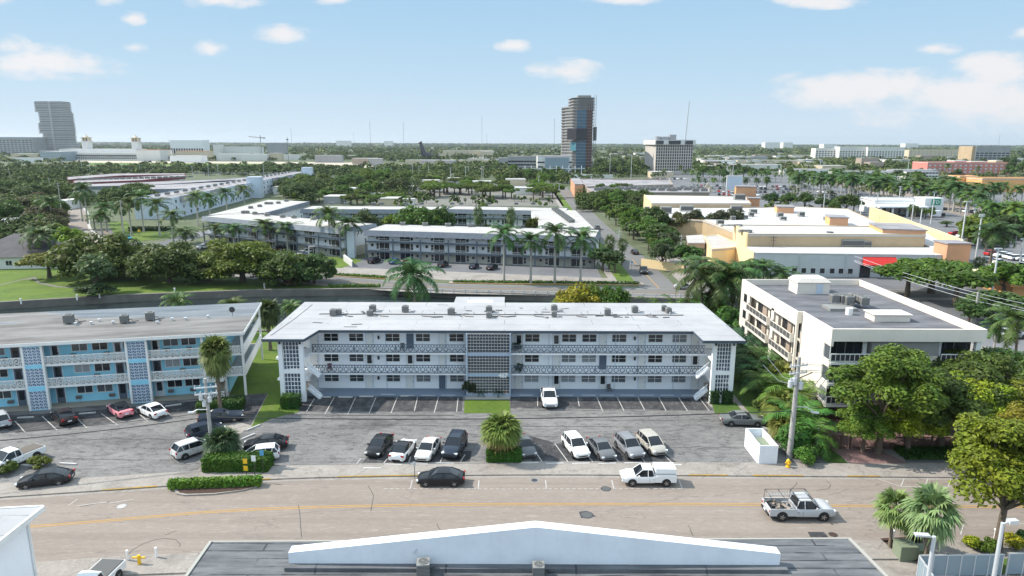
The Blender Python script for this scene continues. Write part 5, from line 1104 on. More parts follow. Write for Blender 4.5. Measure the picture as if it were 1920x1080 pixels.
# ---------------------------------------------------------------- small things near the street
x,y=P(1477,878); t=thing('fire_hydrant','yellow fire hydrant on the pavement below the thick pole','fire hydrant',(x,y,.14))
part('barrel',MB().tube([(0,0,0),(0,0,.08),(0,0,.09),(0,0,.5),(0,0,.51),(0,0,.56),(0,0,.66),(0,0,.74)],[.19,.19,.13,.12,.17,.17,.12,.03],12),'hydrant_yellow',t,40); m_=MB(); m_.cyl((-.24,0,.4),.07,.48,8,0,'x'); m_.cyl((0,-.25,.38),.085,.2,8,0,'y'); part('nozzle',m_,'hydrant_yellow',t,40); t.scale=(1.25,1.25,1.25)
m_=MB(); a=P(1413,848); c_=P(1422,872); d_=P(1457,873); x0,y0=c_; w=d_[0]-c_[0]; le=P(1413,846)[1]-y0+1.2
m_=MB(); h=2.15; m_.box(0,w,0,.14,0,h); m_.box(0,w,le-.14,le,0,h); m_.box(0,.14,.14,le-.14,0,h); m_.box(w-.14,w,.14,le-.14,0,h); t=thing('bin_enclosure','tall white walled bin enclosure, open on top, beside the pavement','enclosure',(x0,y0,.02)); part('wall',m_,'parapet_white',t); m_=MB(); m_.box(.2,w-.2,.5,le-.8,0,1.35); m_.box(.15,w-.15,.45,le-.75,1.35,1.42); part('dumpster',m_,'box_green',t)
def hedge_px(px,py,lx,ly,h,label,rz=0,**k): x,y=P(px,py); return hedge(x,y,lx,ly,h,label,rz,**k)
hedge_px(447,880,6.6,1.9,1.55,'dark clipped box hedge behind the planter at the left lot',.02,col=(.06,.13,.015),size=.13,dens=110); hedge_px(945,864,3.6,1.4,1.35,'square clipped hedge at the foot of the bushy palm',0,col=(.05,.13,.015),size=.13,dens=110)
hedge_px(404,914,8.6,.75,.75,'low loose green hedge in the kerbed street planter',.09,col=(.10,.20,.02),size=.16,dens=90,z=.17)
hedge_px(538,764,1.3,1.5,1.7,'clipped cube hedge left of the left stair tower',0,col=(.045,.11,.015)); hedge_px(555,764,1.1,1.4,1.7,'clipped cube hedge right of the left stair tower',0,col=(.03,.08,.015))
hedge_px(1338,755,1.15,1.3,1.75,'clipped cube hedge left of the right stair tower',0,col=(.03,.07,.02)); hedge_px(1361,755,1.3,1.4,1.75,'clipped cube hedge right of the right stair tower',0,col=(.03,.07,.02))
hedge_px(415,766,5.4,2.3,1.1,'dark hedge in front of the blue building stairs',.25,col=(.035,.085,.015),size=.15,dens=70)
for px,py,sx,h,l,c in ((73,877,1.35,1.05,'round olive bush next to the black saloon',(.10,.13,.015)),(15,886,1.2,1.0,'round green bush at the left edge',(.07,.12,.015))):
    x,y=P(px,py); plant('shrub',x,y,l,'bush','bush',h*.62,5,c,sxy=sx*.62)
x,y=P(881,742); plant('shrub',x,y,'dark bronze leaved shrub at the left of the gravel bed','shrub','shrub',1.2,2,(.035,.045,.02),sxy=.7)
for px,l in ((901,'spiky plant at the left of the gravel bed'),(935,'spiky plant at the right of the gravel bed')):
    x,y=P(px,742); plant('areca',x,y,l,'plant','spiky_plant',.42,1,(.04,.08,.06))
x,y=P(949,740); m_=MB().tube([(0,0,0),(0,0,.5),(0,0,.55)],[.25,.4,.36],12); t=single('flower_pot',m_,'terracotta_pot','orange terracotta pot beside the breeze block screen','flower pot',(x,y,.03),smooth=40)
# signs
def sign(px,py,h,w,hh,mat,label,pole='dark_steel',diamond=False,double=False,rz=0):
    x,y=P(px,py); t=thing('road_sign',label,'road sign',(x,y,.15),rz); part('pole',MB().cyl((0,0,0),.035,h,6),pole,t)
    for k in range(2 if double else 1):
        m_=MB(); m_.obox((0,-.05,h-.35-k*.75),(w,.03,hh),0,0,R(45) if diamond else 0); part('sign_plate',m_,mat,t)
    return t
sign(463,903,2.4,.42,.5,'sign_yellow','pair of yellow signs on a post in the street planter',double=True); sign(479,903,2.7,.42,.6,'canvas_white','white parking sign on a black post at the planter end'); sign(494,890,2.6,.4,.55,'sign_blue','pale blue sign beside the clipped hedge'); sign(1184,508,2.6,.5,.5,'teal_sign' if 0 else 'sign_blue','street name sign at the side street junction'); sign(262,444,2.4,.9,.9,'sign_yellow','yellow diamond warning sign on the corner lawn',diamond=True)
sign(778,900,2.0,.3,.4,'galv','small grey sign at the kerb behind the black street saloon')
# gate and fence of the brick court
def picket(x0,y0,x1,y1,h,label,mat='fence_brown',name='fence',cat='fence',sp=.14,z=0):
    L_=math.hypot(x1-x0,y1-y0); t=thing(name,label,cat,(x0,y0,z),math.atan2(y1-y0,x1-x0)); m_=MB(); m_.box(0,L_,-.03,.03,h-.12,h-.05); m_.box(0,L_,-.03,.03,.15,.22); n=int(L_/sp)
    for i in range(n+1): m_.box(i*L_/n-.02,i*L_/n+.02,-.02,.02,0,h)
    part('pickets',m_,mat,t)
    for i in range(int(L_/3)+1): q=MB(); q.box(min(i*3,L_)-.07,min(i*3,L_)+.07,-.07,.07,0,h+.12); part('post',q,mat,t)
    return t
ya=70.2; a=P(1529,846); b=P(1592,846); picket(a[0],ya,b[0],ya,1.6,'dark brown picket gate across the brick driveway',name='gate',cat='gate'); picket(b[0]+.3,ya,52,ya,1.5,'brown picket fence behind the street trees on the right')
mb=MB(); mb.tube([(0,0,0),(0,0,2.7),(-2.6,.3,2.7)],.05,5); single('pipe_goalpost',mb,'galv','thin pipe goalpost frame left of the brown gate','frame',(a[0]+.1,ya-.6,0))
hx0,hx1=42.2,57; hedge((hx0+hx1)/2,68.6,hx1-hx0,2.6,.5,'dark green ground cover bed beside the brick driveway',0,col=(.03,.08,.012),size=.16,dens=60,name='planting_bed',cat='planting bed')
mb=MB(); mb.box(0,hx1-hx0+.6,0,.2,0,.22); single('bed_kerb',mb,'ac_dark','black kerb along the ground cover bed','kerb',(hx0-.3,67.0,0))
picket(P(1352,742)[0],P(1352,742)[1]+6,P(1375,742)[0],P(1352,742)[1]+6,1.7,'white picket gate between white building and tropical planting','white_trim',name='gate',cat='gate',sp=.18)
# rail along the canal road
mb=MB(); x0=-21
fl=[p for p in off_line(cr,-6.2) if -22<p[0]<74]
for h in (.55,1.0): mb.tube([(p[0],p[1],h) for p in fl],.045,4)
t=thing('guard_rail','white guard rail between canal road and water','guard rail'); part('rail',mb,'line_white',t)
tot=0
pm=MB().box(-.1,.1,-.1,.1,0,1.15).mesh('post','line_white')
x=fl[0][0]
while x<fl[-1][0]: inst('post',pm,t,(x,float(np.interp(x,[p[0] for p in fl],[p[1] for p in fl])),0)); x+=2.6
# median hedges
for i,(pa,pb,l) in enumerate((((620,516),(723,522),'low hedge on the left median of the canal road'),((850,530),(1198,533),'long low hedge on the right median of the canal road'))):
    A_=P(*pa);B_=P(*pb); L_=math.hypot(B_[0]-A_[0],B_[1]-A_[1]); rz=math.atan2(B_[1]-A_[1],B_[0]-A_[0]); hedge((A_[0]+B_[0])/2,(A_[1]+B_[1])/2,L_,1.4,.55,l,rz,col=(.07,.13,.015),size=.25,dens=14)
    mb=MB(); c_,s_=math.cos(rz),math.sin(rz); mb.prism([(A_[0]-1,A_[1]-1.1),(B_[0]+1,B_[1]-1.1),(B_[0]+1,B_[1]+1.1),(A_[0]-1,A_[1]+1.1)],0,.16,bottom=False); struct('median',mb,'kerb_yellow' if 0 else 'concrete'); mb=MB(); strip_mb(mb,[(A_[0]-1,A_[1]-1.2),(B_[0]+1,B_[1]-1.2)],-.1,.09,0,.18); struct('median_kerb',mb,'line_yellow')
# lower right corner: fence panels, lamp posts, boxes
def fence_panels(a,b,h,label,n):
    L_=math.hypot(b[0]-a[0],b[1]-a[1]); t=thing('panel_fence',label,'fence',(a[0],a[1],0),math.atan2(b[1]-a[1],b[0]-a[0]))
    for i in range(n): m_=MB(); m_.box(i*L_/n+.03,(i+1)*L_/n-.03,-.02,.02,.15,h); part('panel',m_,'gate_panel',t)
    for i in range(n+1): m_=MB(); m_.box(i*L_/n-.04,i*L_/n+.04,-.05,.05,0,h+.08); part('post',m_,'galv',t)
    m_=MB(); m_.box(0,L_,-.04,.04,h,h+.08); part('top_rail',m_,'galv',t)
f0=P(1746,1062,1.8); f1=P(1875,1060,1.8); fence_panels((31.6,47.3),(38.2,47.5),1.9,'blue grey panelled metal fence at the lower right',6); fence_panels((38.7,47.6),(45,47.9),1.9,'blue grey panelled fence beyond the lamp post at the right edge',5); fence_panels((31.5,47.2),(30.6,42.0),1.9,'blue grey panelled fence section running towards the bottom edge',5)
for px,py,h,l,s in ((1740,1062,5.2,'white lamp post with flat head in front of the tall palm',-1),(1868,1030,6.3,'white lamp post with box head beside the street tree',1)):
    x=AT(px,py,44.9)[0]; t=thing('lamp_post',l,'lamp post',(x,44.7,0)); part('pole',MB().tube([(0,0,0),(0,0,h)],[.16,.13],8),'galv',t,50); m_=MB(); m_.tube([(0,0,h-.15),(s*.4,.1,h)],.06,6); m_.obox((s*.8,.15,h+.02),(1.0 if s<0 else .7,.4,.14 if s<0 else .28),.1*s); part('lamp_head',m_,'galv',t)
x,y=P(1700,1045); m_=MB(); m_.box(-.9,.4,-.6,.6,0,1.25); m_.box(.4,1.5,-.5,.5,0,.95); m_.box(-.95,.45,-.65,.65,1.25,1.32,1); single('utility_box',m_,['box_green','box_green'],'pair of pale green utility boxes by the lower right palms','utility box',(x,y,0))
for px,py,l,k in ((1865,1012,'white camera on a stub post in the right corner planting',.9),(1673,1012,'short cream bollard beside the thin palm',.8)):
    x,y=P(px,py); m_=MB(); m_.cyl((0,0,0),.1,k,8); m_.cyl((0,0,k),.16,.1,8); single('bollard',m_,'canvas_white',l,'bollard',(x,y,0))
x,y=P(262,1060); t=thing('fire_hydrant','yellow backflow valve with white guard posts beside the white pickup at bottom left','valve',(x,y,0)); m_=MB(); m_.tube([(0,0,0),(0,0,.9)],[.14,.12],8); m_.tube([(-.5,0,.7),(.5,0,.7)],.09,8); part('valve_body',m_,'hydrant_yellow',t)
for dx,dy in ((-1.2,.5),(.9,.9),(-1.5,-.8)): m_=MB(); m_.cyl((dx,dy,0),.1,1.0,8); part('guard_post',m_,'canvas_white',t)
t.name='backflow_valve'
sheet('mulch_bed', PP([(1650,1012),(1725,1008),(1745,1060),(1690,1050)]), .14, 'mulch'); sheet('corner_bed', [(36,47.7),(52,48.0),(52,49.8),(36.6,49.6)], .14, 'verge_m')

for px,py,l,c in ((1822,1032,'yellow green croton shrub left of the lower right street tree',(.30,.30,.02)),(1850,1034,'low green shrub left of the street tree trunk',(.08,.14,.02)),(1895,1026,'yellow croton shrub at the right edge',(.32,.28,.02)),(1915,1020,'dark spiky shrub at the right edge',(.04,.08,.02))):
    x,y=P(px,py); plant('shrub',x,y,l,'shrub','shrub',.62,px%3,c)

# things left on the white building's walkways
def chair(x,y,z,rz,mat,label):
    t=thing('chair',label,'chair',(x,y,z),rz); part('seat',MB().box(-.28,.28,-.26,.26,.4,.47),mat,t); part('backrest',MB().box(-.28,.28,.22,.28,.47,1.0),mat,t)
    for a in(-.24,.24):
        for b in(-.22,.22): part('leg',MB().box(a-.025,a+.025,b-.025,b+.025,0,.4),mat,t)
chair(-24.4,87.2,3.0,.2,'maroon','dark red chair on the middle walkway near the left stair'); chair(-7.0,87.3,3.0,-.1,'canvas_white','white chair on the middle walkway left of the centre screen'); chair(13.2,87.4,.15,.3,'ac_dark','dark chair on the ground walkway right of the white pickup'); chair(-14.6,87.3,5.85,0,'ac_dark','dark chair on the top walkway, left half')
for x,z,l in ((.6,5.85,'dark potted plants on the top walkway right of the centre screen'),(1.1,3.0,'potted plants on the middle walkway right of the centre screen')):
    plant('shrub',x,87.3,l,'potted plant','potted_plant',.55,1,(.03,.06,.02),z=z)
# ---------------------------------------------------------------- vegetation near the camera
plant_px('ball_fan',940,859,768,'bushy fan palm with brown skirt growing from the square hedge',col=(.175,.20,.045),width=1.28,name='fan_palm')
o=plant_px('sabal',414,772,627,'tall fan palm in front of the blue building stairs',col=(.15,.18,.05),name='fan_palm',v=1,width=1.25); 
plant_px('bushy',420,862,803,'spiky bushy palm beside the concrete utility pole',col=(.06,.10,.045),width=1.15,name='fan_palm',v=1)
plant_px('sabal',507,657,560,'fan palm standing between the blue and the white building',col=(.06,.085,.035),name='fan_palm',v=2)
plant_px('open_fan',1668,1028,924,'smaller leaning fan palm at the lower right',col=(.17,.23,.075),name='fan_palm',v=3,width=.72,rz=2.6)
x,y=P(1733,1062); plant('open_fan',x,y,'big fan palm in front of the lamp post at the lower right','tree','fan_palm',1.06,4,(.20,.27,.095),sxy=.93)
x,y=P(1718,1008); plant('shrub',x,y,'bright green shrub beside the thin lower right palm','shrub','shrub',1.0,3,(.06,.14,.015))
x,y=P(1870,1032); plant('open_near',x,y,'street tree with yellowing leaves and bare lower trunk at the lower right','tree','street_tree',1.12,0,(.17,.20,.016),sxy=1.3,rz=1)
x,y=P(1905,965); plant('open_near',x+2.5,y+3,'orange tinged tree at the right edge across the street','tree','street_tree',.9,1,(.18,.14,.012))
for i,(px,py,s,c,l,k) in enumerate([(1645,850,1.28,(.085,.13,.014),'tallest street tree, left of the group in front of the cream building','open_near'),(1700,848,.78,(.14,.18,.014),'small light green tree in front of the tallest street tree','round_near'),(1618,846,.62,(.09,.15,.02),'young tree with slim trunk left of the light green tree','round_near'),(1760,840,1.12,(.045,.075,.015),'dark dense tree in the middle of the street tree group','round_near'),(1810,848,.95,(.17,.20,.014),'yellow green tree by the pavement right of the small light tree','open_near'),(1850,835,1.2,(.05,.08,.014),'dark tree behind the yellow green tree','round_near'),(1905,848,1.1,(.10,.13,.012),'olive tree at the right edge behind the pavement','round_near'),(1880,800,1.1,(.04,.08,.014),'dark tree at the right edge beside the cream building','round_near'),(1770,790,1.05,(.04,.07,.015),'dark tree close against the cream building front','round_near')]):
    x,y=P(px,py); plant(k,x,y,l,'tree','street_tree',s*.92,i%3,tuple(q*1.35 for q in c),sxy=s*1.12)
x,y=P(1900,700); plant('coconut',x,y,'palm with bare grey trunk beside the cream building right corner','tree','palm_tree',1.05,0,(.07,.12,.03))
x,y=P(1858,690); plant('royal',x,y,'palm rising behind the street trees at the cream building corner','tree','palm_tree',.72,1,(.06,.12,.03))
# tropical strip between the white and the cream building
g=random.Random(4); k=0
spots=[(1415,700,'areca',1.9,(.03,.07,.03)),(1432,730,'areca',1.9,(.04,.09,.03)),(1445,760,'areca',1.9,(.08,.12,.02)),(1455,790,'bushy',1.25,(.14,.15,.03)),(1470,745,'bushy',1.5,(.17,.17,.04)),(1500,820,'areca',1.9,(.05,.12,.02)),(1510,770,'bushy',1.3,(.09,.13,.04)),(1495,850,'shrub',1.7,(.05,.13,.02)),(1515,842,'areca',1.6,(.05,.12,.02)),(1405,672,'areca',2.1,(.025,.06,.03)),(1440,690,'areca',2.2,(.03,.07,.025)),(1478,800,'areca',1.8,(.09,.12,.02)),(1462,822,'bushy',1.0,(.13,.14,.03)),(1395,650,'areca',2.2,(.03,.07,.03)),(1425,650,'round',.75,(.05,.10,.02)),(1500,870,'shrub',.9,(.06,.14,.02)),(1490,780,'areca',2.1,(.08,.12,.02)),(1450,720,'areca',2.3,(.05,.09,.02)),(1385,690,'areca',1.7,(.025,.06,.03)),(1400,720,'areca',1.5,(.03,.07,.03)),(1460,852,'shrub',1.0,(.05,.12,.02)),(1520,865,'shrub',.9,(.05,.11,.02)),(1420,625,'round',.7,(.04,.09,.02)),(1400,605,'round',.6,(.05,.10,.02)),(1432,770,'shrub',1.1,(.06,.09,.02))]
NM={'areca':('clumping palm','areca_palm'),'bushy':('fan palm','fan_palm'),'shrub':('leafy shrub','shrub'),'round':('small dark tree','garden_tree')}
rows=['level with the roof corner','under the roof corner','halfway along','beside the stair tower','next to the thick pole','by the pavement']
for i,(px,py,kd,s,c) in enumerate(spots):
    x,y=P(px,py); x=min(max(x,30.6 if y<78 else 29.8),35.6); lab='%s, %s back from the pavement in the planting beside the cream building'%(NM[kd][0],nth(sorted([(q[1],q[0]) for q in spots],reverse=True).index((py,px))))
    plant(kd,x,y,lab,'plant' if kd!='round' else 'tree',NM[kd][1],s,i%2,tuple(q*1.4 for q in c),sxy=s*(.85 if kd=='bushy' else 1))
# palms around the canal
x,y=P(782,640); plant('coconut',-16.6,114.5,'large palm rising behind the white roof, left of the middle','tree','palm_tree',1.38,1,(.045,.10,.03),rz=2)
plant('areca',-20.5,113,'bushy palm at the foot of the large palm behind the white roof','plant','palm_tree',1.9,0,(.07,.10,.03)); plant('areca',-12.8,113,'second bushy palm at the foot of the large palm behind the white roof','plant','palm_tree',2.1,1,(.06,.09,.03))
for px,py,s,l,v,c in ((545,600,.62,'coconut palm at the canal left of the white roof',0,(.08,.14,.03)),(330,590,.75,'palm tips behind the blue building roof',1,(.07,.13,.03)),(440,590,.7,'palm behind the right end of the blue roof',0,(.08,.12,.03)),(1318,600,1.35,'coconut palm behind the right end of the white roof',1,(.06,.10,.03)),(1345,590,1.3,'coconut palm left of the cream building, over the water',0,(.07,.11,.03)),(1375,585,1.4,'coconut palm touching the cream building corner',1,(.05,.10,.025)),(1330,620,.8,'low coconut palm by the right end of the white roof',1,(.09,.13,.025))):
    x,y=P(px,py); y=min(y,115.5); x=AT(px,py,y)[0]; plant('coconut',x,y,l,'tree','palm_tree',s,v,c)
for px,w,h,c,l in ((1085,6.5,7.0,(.20,.19,.012),'yellow flowering tree top behind the white roof'),(1145,5,6.8,(.06,.12,.015),'green tree top right of the yellow one behind the white roof'),(1115,4,6.4,(.09,.15,.015),'light green tree top between the yellow and the dark one')):
    x,_=AT(px,570,113.5); plant('dome',x,113.5,l,'tree','garden_tree',.84,0 if w>6 else 1,c,sxy=w/10)
for px,l in ((1235,'left of the pair'),(1275,'right of the pair')):
    x,_=AT(px,570,113); plant('areca',x,113,'clumping palm behind the right part of the white roof, '+l,'plant','areca_palm',3.1,0,(.07,.13,.02),sxy=2.0)
x,_=AT(1020,575,112); plant('areca',x,112,'small palm tip just right of the rear wing','plant','areca_palm',2.9,0,(.08,.16,.02),sxy=1.2)
# boat and dock at the right of the water
m_=MB(); xb,_=AT(1358,590,118.5); m_.add([(-3,-1,0),(2,-1,0),(3.6,0,.3),(2,1,0),(-3,1,0),(-3,-1.2,1),(2,-1.2,1),(4,0,1.3),(2,1.2,1),(-3,1.2,1)],[(0,1,6,5),(1,2,7,6),(2,3,8,7),(3,4,9,8),(4,0,5,9),(5,6,7,8,9)]); m_.box(-1.5,1,-.8,.8,1,2.0); single('boat',m_,'canvas_white','white boat moored between the white roof and the cream building','boat',(xb,119.2,-1.1),.6)
# ---------------------------------------------------------------- park across the canal
park=[('dome_near',455,528,452,1.05,(.085,.115,.012),'wide spreading tree with visible trunk in the park',1.35),('dome',318,530,458,1.0,(.05,.085,.018),'big round dark tree, left of the spreading tree',1.0),('dome',185,525,442,1.0,(.06,.075,.016),'huge olive dark tree in the park, left part',1.18),('dome',235,512,452,1.0,(.045,.07,.018),'dark tree against the right of the huge olive tree',.9),('dome',275,520,470,.9,(.045,.08,.018),'dark tree between the huge olive and round trees',.75),('round',180,548,484,.9,(.06,.085,.03),'small grey green tree in front of the huge olive tree',1.0),('wide',93,520,476,.9,(.12,.115,.02),'low olive umbrella tree on the lawn by the house',1.0),('dome',392,528,480,1.0,(.045,.07,.015),'dark tree left behind the spreading tree',.8),('dome',535,532,474,1.0,(.05,.085,.016),'dense dark tree right of the spreading tree',.95),('dome',590,532,478,1.0,(.04,.085,.02),'dark green tree at the right end of the park',.7),('shrub',180,556,536,1.0,(.02,.045,.015),'dark bush by the seawall under the small tree',2.8),('dome',360,505,478,.8,(.06,.08,.02),'mid green tree behind the round dark tree',.6)]
for i,(k,px,py,ty,sw,c,l,w) in enumerate(park):
    o=plant_px(k,px,py,ty,l,col=tuple(q*1.3 for q in c),v=i%2,name='park_tree' if k!='shrub' else 'bush',cat='tree' if k!='shrub' else 'bush'); o.scale=(w*(1.0 if k.startswith('dome') else 1.0),)*2+(o.scale[2],)
plant_px('shrub',555,535,518,'reddish bush under the dark trees at the right end of the park',col=(.12,.06,.04),name='bush',cat='bush',width=2.4)
for px,l in ((145,'left'),(187,'middle'),(40,'leftmost'),(328,'right'),(496,'rightmost')):
    x,y=P(px,{145:563,187:559,40:570,328:550,496:541}[px]); m_=MB(); m_.cyl((0,0,0),.14,1.1,6); m_.cyl((0,0,1.1),.2,.12,6); single('marker_post',m_,'canvas_white','short white marker post on the seawall lawn, %s one'%l,'post',(x,y,0))
hedge(*P(733,541)[:1] and (-36.5,154.6),12,1.0,.9,'loose low hedge on the seawall right of the park',-.02,col=(.07,.13,.02),size=.3,dens=10)
x,y=P(60,540)
# ---------------------------------------------------------------- buildings in the middle distance
KEEP=[]
def inside(p,poly):
    c=False; n=len(poly)
    for i in range(n):
        a,b=poly[i],poly[(i+1)%n]
        if (a[1]>p[1])!=(b[1]>p[1]) and p[0]<(b[0]-a[0])*(p[1]-a[1])/(b[1]-a[1])+a[0]: c=not c
    return c
def grow(poly,d):
    cx=sum(p[0] for p in poly)/len(poly); cy=sum(p[1] for p in poly)/len(poly)
    return [(x+(x-cx)/max(1,math.hypot(x-cx,y-cy))*d, y+(y-cy)/max(1,math.hypot(x-cx,y-cy))*d) for x,y in poly]
def bldg(label, poly, z, wall='far_white', roof='shop_roof', base=0, name='building', cat='building', wins=(), parapet=0, band=None, world=True, keep=True):
    """poly: world footprint; wins: (edge, floors, columns, w, h, z0, dz, glass)"""
    if area(poly)<0: poly=poly[::-1]
    cx=sum(p[0] for p in poly)/len(poly); cy=sum(p[1] for p in poly)/len(poly)
    t=thing(name,label,cat,(cx,cy,0)); lp=[(x-cx,y-cy) for x,y in poly]
    m_=MB().prism(lp,base,z-.35,bottom=False); part('wall',m_,wall,t)
    m_=MB().prism(grow(lp,.25),z-.35,z); part('roof',m_,roof,t)
    if parapet: 
        m_=MB(); ring(m_,lp,-.02,.3,z-.34,z+parapet); part('parapet',m_,wall,t)
    if band:
        m_=MB(); ring(m_,lp,-.7,-.3,z-band[1],z+.15); part('fascia',m_,band[0],t)
    for (ed,fl,nc,w,h,z0,dz,gm) in wins:
        a=lp[ed];b=lp[(ed+1)%len(lp)]; rz=math.atan2(b[1]-a[1],b[0]-a[0]); cnt=0; rest=MB()
        for f in range(fl):
            for c in range(nc):
                k=(c+.5)/nc; x=a[0]+(b[0]-a[0])*k; y=a[1]+(b[1]-a[1])*k; zz=z0+f*dz; cnt+=1
                key=('far',w,h,gm)
                if key not in WIN: q=MB(); q.box(-w/2,w/2,-.06,.05,0,h); WIN[key]=q.mesh('window',gm)
                if cnt<=100: inst('window',WIN[key],t,(x,y,zz),rz)
                else: rest.obox((x,y,zz+h/2),(w,.12,h),rz)
        if rest.v: o=part('window',rest,gm,t); o['kind']='stuff'
    if keep: KEEP.append(grow(poly,2.0))
    return t
def rpx(l,z): return [P(a,b,z) for a,b in l]
# --- grey condominium -------------------------------------------------
def condo_wing(t, a, b, depth, z=8.6, units=7, mans='mansard', cols=True, floors=3, roofpoly=None):
    """facade from a to b (left to right), local parts under t placed by world coordinates"""
    L_=math.hypot(b[0]-a[0],b[1]-a[1]); rz=math.atan2(b[1]-a[1],b[0]-a[0]); W=Matrix.Translation((a[0],a[1],0))@Matrix.Rotation(rz,4,'Z')
    off=Matrix.Translation(t.location).inverted()@W
    def pt(nm,mb_,m): mb_.v=[tuple(off@Vector(v)) for v in mb_.v]; return inst(nm,mb_.mesh(nm,m),t)
    def win(x,y,zz,w,h,nm='window',gl='glass_dark',bars=(2,1)):
        A_,B_=win_mesh(w,h,bars,'white_trim',gl); p=off@Vector((x,y,zz)); o=inst(nm,A_,t,p,rz); inst('pane',B_,o)
    pt('wall',MB().box(0,L_,1.3,depth,2.9,z-.4),'condo_wall'); pt('ground_floor_wall',MB().box(0,L_,1.31,depth-.01,0,2.89),'condo_base')
    m_=MB(); 
    for f in range(1,floors): m_.box(-.3,L_+.3,0,1.3,f*2.75-.3,f*2.75)
    pt('balcony_slab',m_,'grey_rail')
    pt('mansard',MB().add([(-.6,-.5,z-1.5),(L_+.6,-.5,z-1.5),(L_+.6,depth+.5,z-1.5),(-.6,depth+.5,z-1.5),(-.1,-.05,z+.1),(L_+.1,-.05,z+.1),(L_+.1,depth,z+.1),(-.1,depth,z+.1)],[(0,3,2,1),(0,1,5,4),(1,2,6,5),(2,3,7,6),(3,0,4,7),(4,5,6,7)]).box(0,0,0,0,0,0),mans) if False else pt('mansard',MB().add([(-.6,-.5,z-1.5),(L_+.6,-.5,z-1.5),(L_+.6,depth+.5,z-1.5),(-.6,depth+.5,z-1.5),(-.1,-.05,z+.1),(L_+.1,-.05,z+.1),(L_+.1,depth,z+.1),(-.1,depth,z+.1)],[(0,3,2,1),(0,1,5,4),(1,2,6,5),(2,3,7,6),(3,0,4,7)]),mans)
    pt('roof',MB().box(.1,L_-.1,.15,depth-.15,z-.35,z-.05),'warm_roof')
    u=L_/units
    for f in range(floors):
        zz=f*2.75+.25
        for i in range(units):
            x=u*(i+.5); s=1 if i%2 else -1
            win(x-s*u*.12,1.29,zz,u*.36,2.0,gl='glass_dark'); win(x+s*u*.13,1.29,zz+.2,u*.09,1.7,bars=(1,2)); win(x+s*u*.33,1.29,zz+.9,.8,.8,bars=(1,1))
            if f:
                m_=MB(); x0,x1=x-s*u*.12-u*.2,x-s*u*.12+u*.2; m_.box(x0,x1,-.02,.02,zz+.6,zz+.68); 
                for k in range(7): m_.box(x0+(x1-x0)*k/6-.025,x0+(x1-x0)*k/6+.025,-.02,.02,zz-.25,zz+.6)
                pt('railing',m_,'galv')
    if cols:
        for i in range(units+1): pt('column',MB().box(u*i-.16,u*i+.16,-.35,-.03,0,z-2.2),'grey_rail')
    c4=[W@Vector(p) for p in ((-1,-1,0),(L_+1,-1,0),(L_+1,depth+1,0),(-1,depth+1,0))]; KEEP.append([(p.x,p.y) for p in c4])
fa,fb=(-41.6,192.6),(22.2,180.6)
T1=thing('apartment_building','white and grey three storey condominium with grey mansard band behind the tall palms','apartment building',(-10,190,0)); condo_wing(T1,fa,fb,15.5,units=8)
q=rpx([(993,391),(1079,395),(1113,428),(1016,424)],8.6); m_=MB().prism(q,0,8.4,bottom=False); part('wing_wall',m_,'condo_wall',T1,world=True); m_=MB().prism(grow(q,.3),8.4,8.62); part('wing_roof',m_,'warm_roof',T1,world=True); KEEP.append(q)
T2=thing('apartment_building','left wing of the condominium, corner shaped, with sunlit grey mansard','apartment building',(-75,215,0)); condo_wing(T2,(-103.6,228.5),(-49.6,196.0),15,units=7,mans='mansard_lit')
q=rpx([(392,403),(497,399),(577,378),(503,375)],8.6); m_=MB().prism(q,0,8.4,bottom=False); part('wing_wall',m_,'condo_wall',T2,world=True); m_=MB().prism(grow(q,.3),8.4,8.63); part('wing_roof',m_,'warm_roof',T2,world=True); m_=MB(); strip_mb(m_,[q[1],q[2]] if 1 else q,-.8,0,7.1,8.75); part('wing_mansard',m_,'mansard',T2,world=True); KEEP.append(q)
T3=thing('apartment_building','rear wing of the condominium beyond the courtyard trees','apartment building',(-30,262,0)); condo_wing(T3,(-78.5,254.6),(-25,254.0),13.5,units=7); 
T4=thing('apartment_building','right part of the rear condominium wing, slightly set forward','apartment building',(0,258,0)); condo_wing(T4,(-24.5,256.3),(19.5,250.0),13.5,units=5)
gA='condenser units in rows on the condominium roofs'
for i,(px,py) in enumerate([(755,422),(797,423),(840,424),(882,425),(927,427),(971,428),(1027,431),(1070,431)]): x,y=P(px,py,8.6); ac_far(x,y,8.6,'condenser, %s from the left on the roof behind the tall palms'%nth(i),gA,.2)
for i,(px,py) in enumerate([(457,400),(463,400),(470,391),(478,402),(487,388),(500,383),(501,405),(508,383),(522,382),(530,408),(537,378),(551,409),(588,412),(635,381)][:13]): x,y=P(px,py,8.6); ac_far(x,y,8.6,'condenser on the left condominium wing, %s from the left'%nth(i),gA,.5)
for i,px in enumerate((622,649,700,716,760,791)): x,y=P(px,384,8.6); ac_far(x,y,8.6,'condenser on the rear condominium wing, %s from the left'%nth(i),gA)
for i,px in enumerate((848,865,916,968,1000)): x,y=P(px,384,8.6); ac_far(x,y,8.6,'condenser on the right rear condominium wing, %s from the left'%nth(i),gA)
for i in range(12):
    for j in range(2): px=1037+i*2.9+j*5.5; py=394+i*2.15-j*.6; x,y=P(px,py,8.6); ac_far(x,y,8.62,'condenser, %s from the back in the %s column of the double row'%(nth(i),('left','right')[j]),'double row of condensers',0,(.8,.8,.95))
m_=MB(); e=P(690,492); m_.prism(PP([(646,486),(662,499),(660,501),(644,489)]),0,1.5); 
t=thing('entrance_wall','sloping white entrance wall between the two condominium wings','wall',(0,0,0)); part('wall_panel',m_,'line_white',t)
m_=MB(); m_.box(-.15,1.9,-.1,2.2,0,7.8); single('painted_fin',m_,'blue_glass' if 0 else 'pale_blue_wall','teal painted fin wall between the condominium wings','wall',(*P(653,484),0))
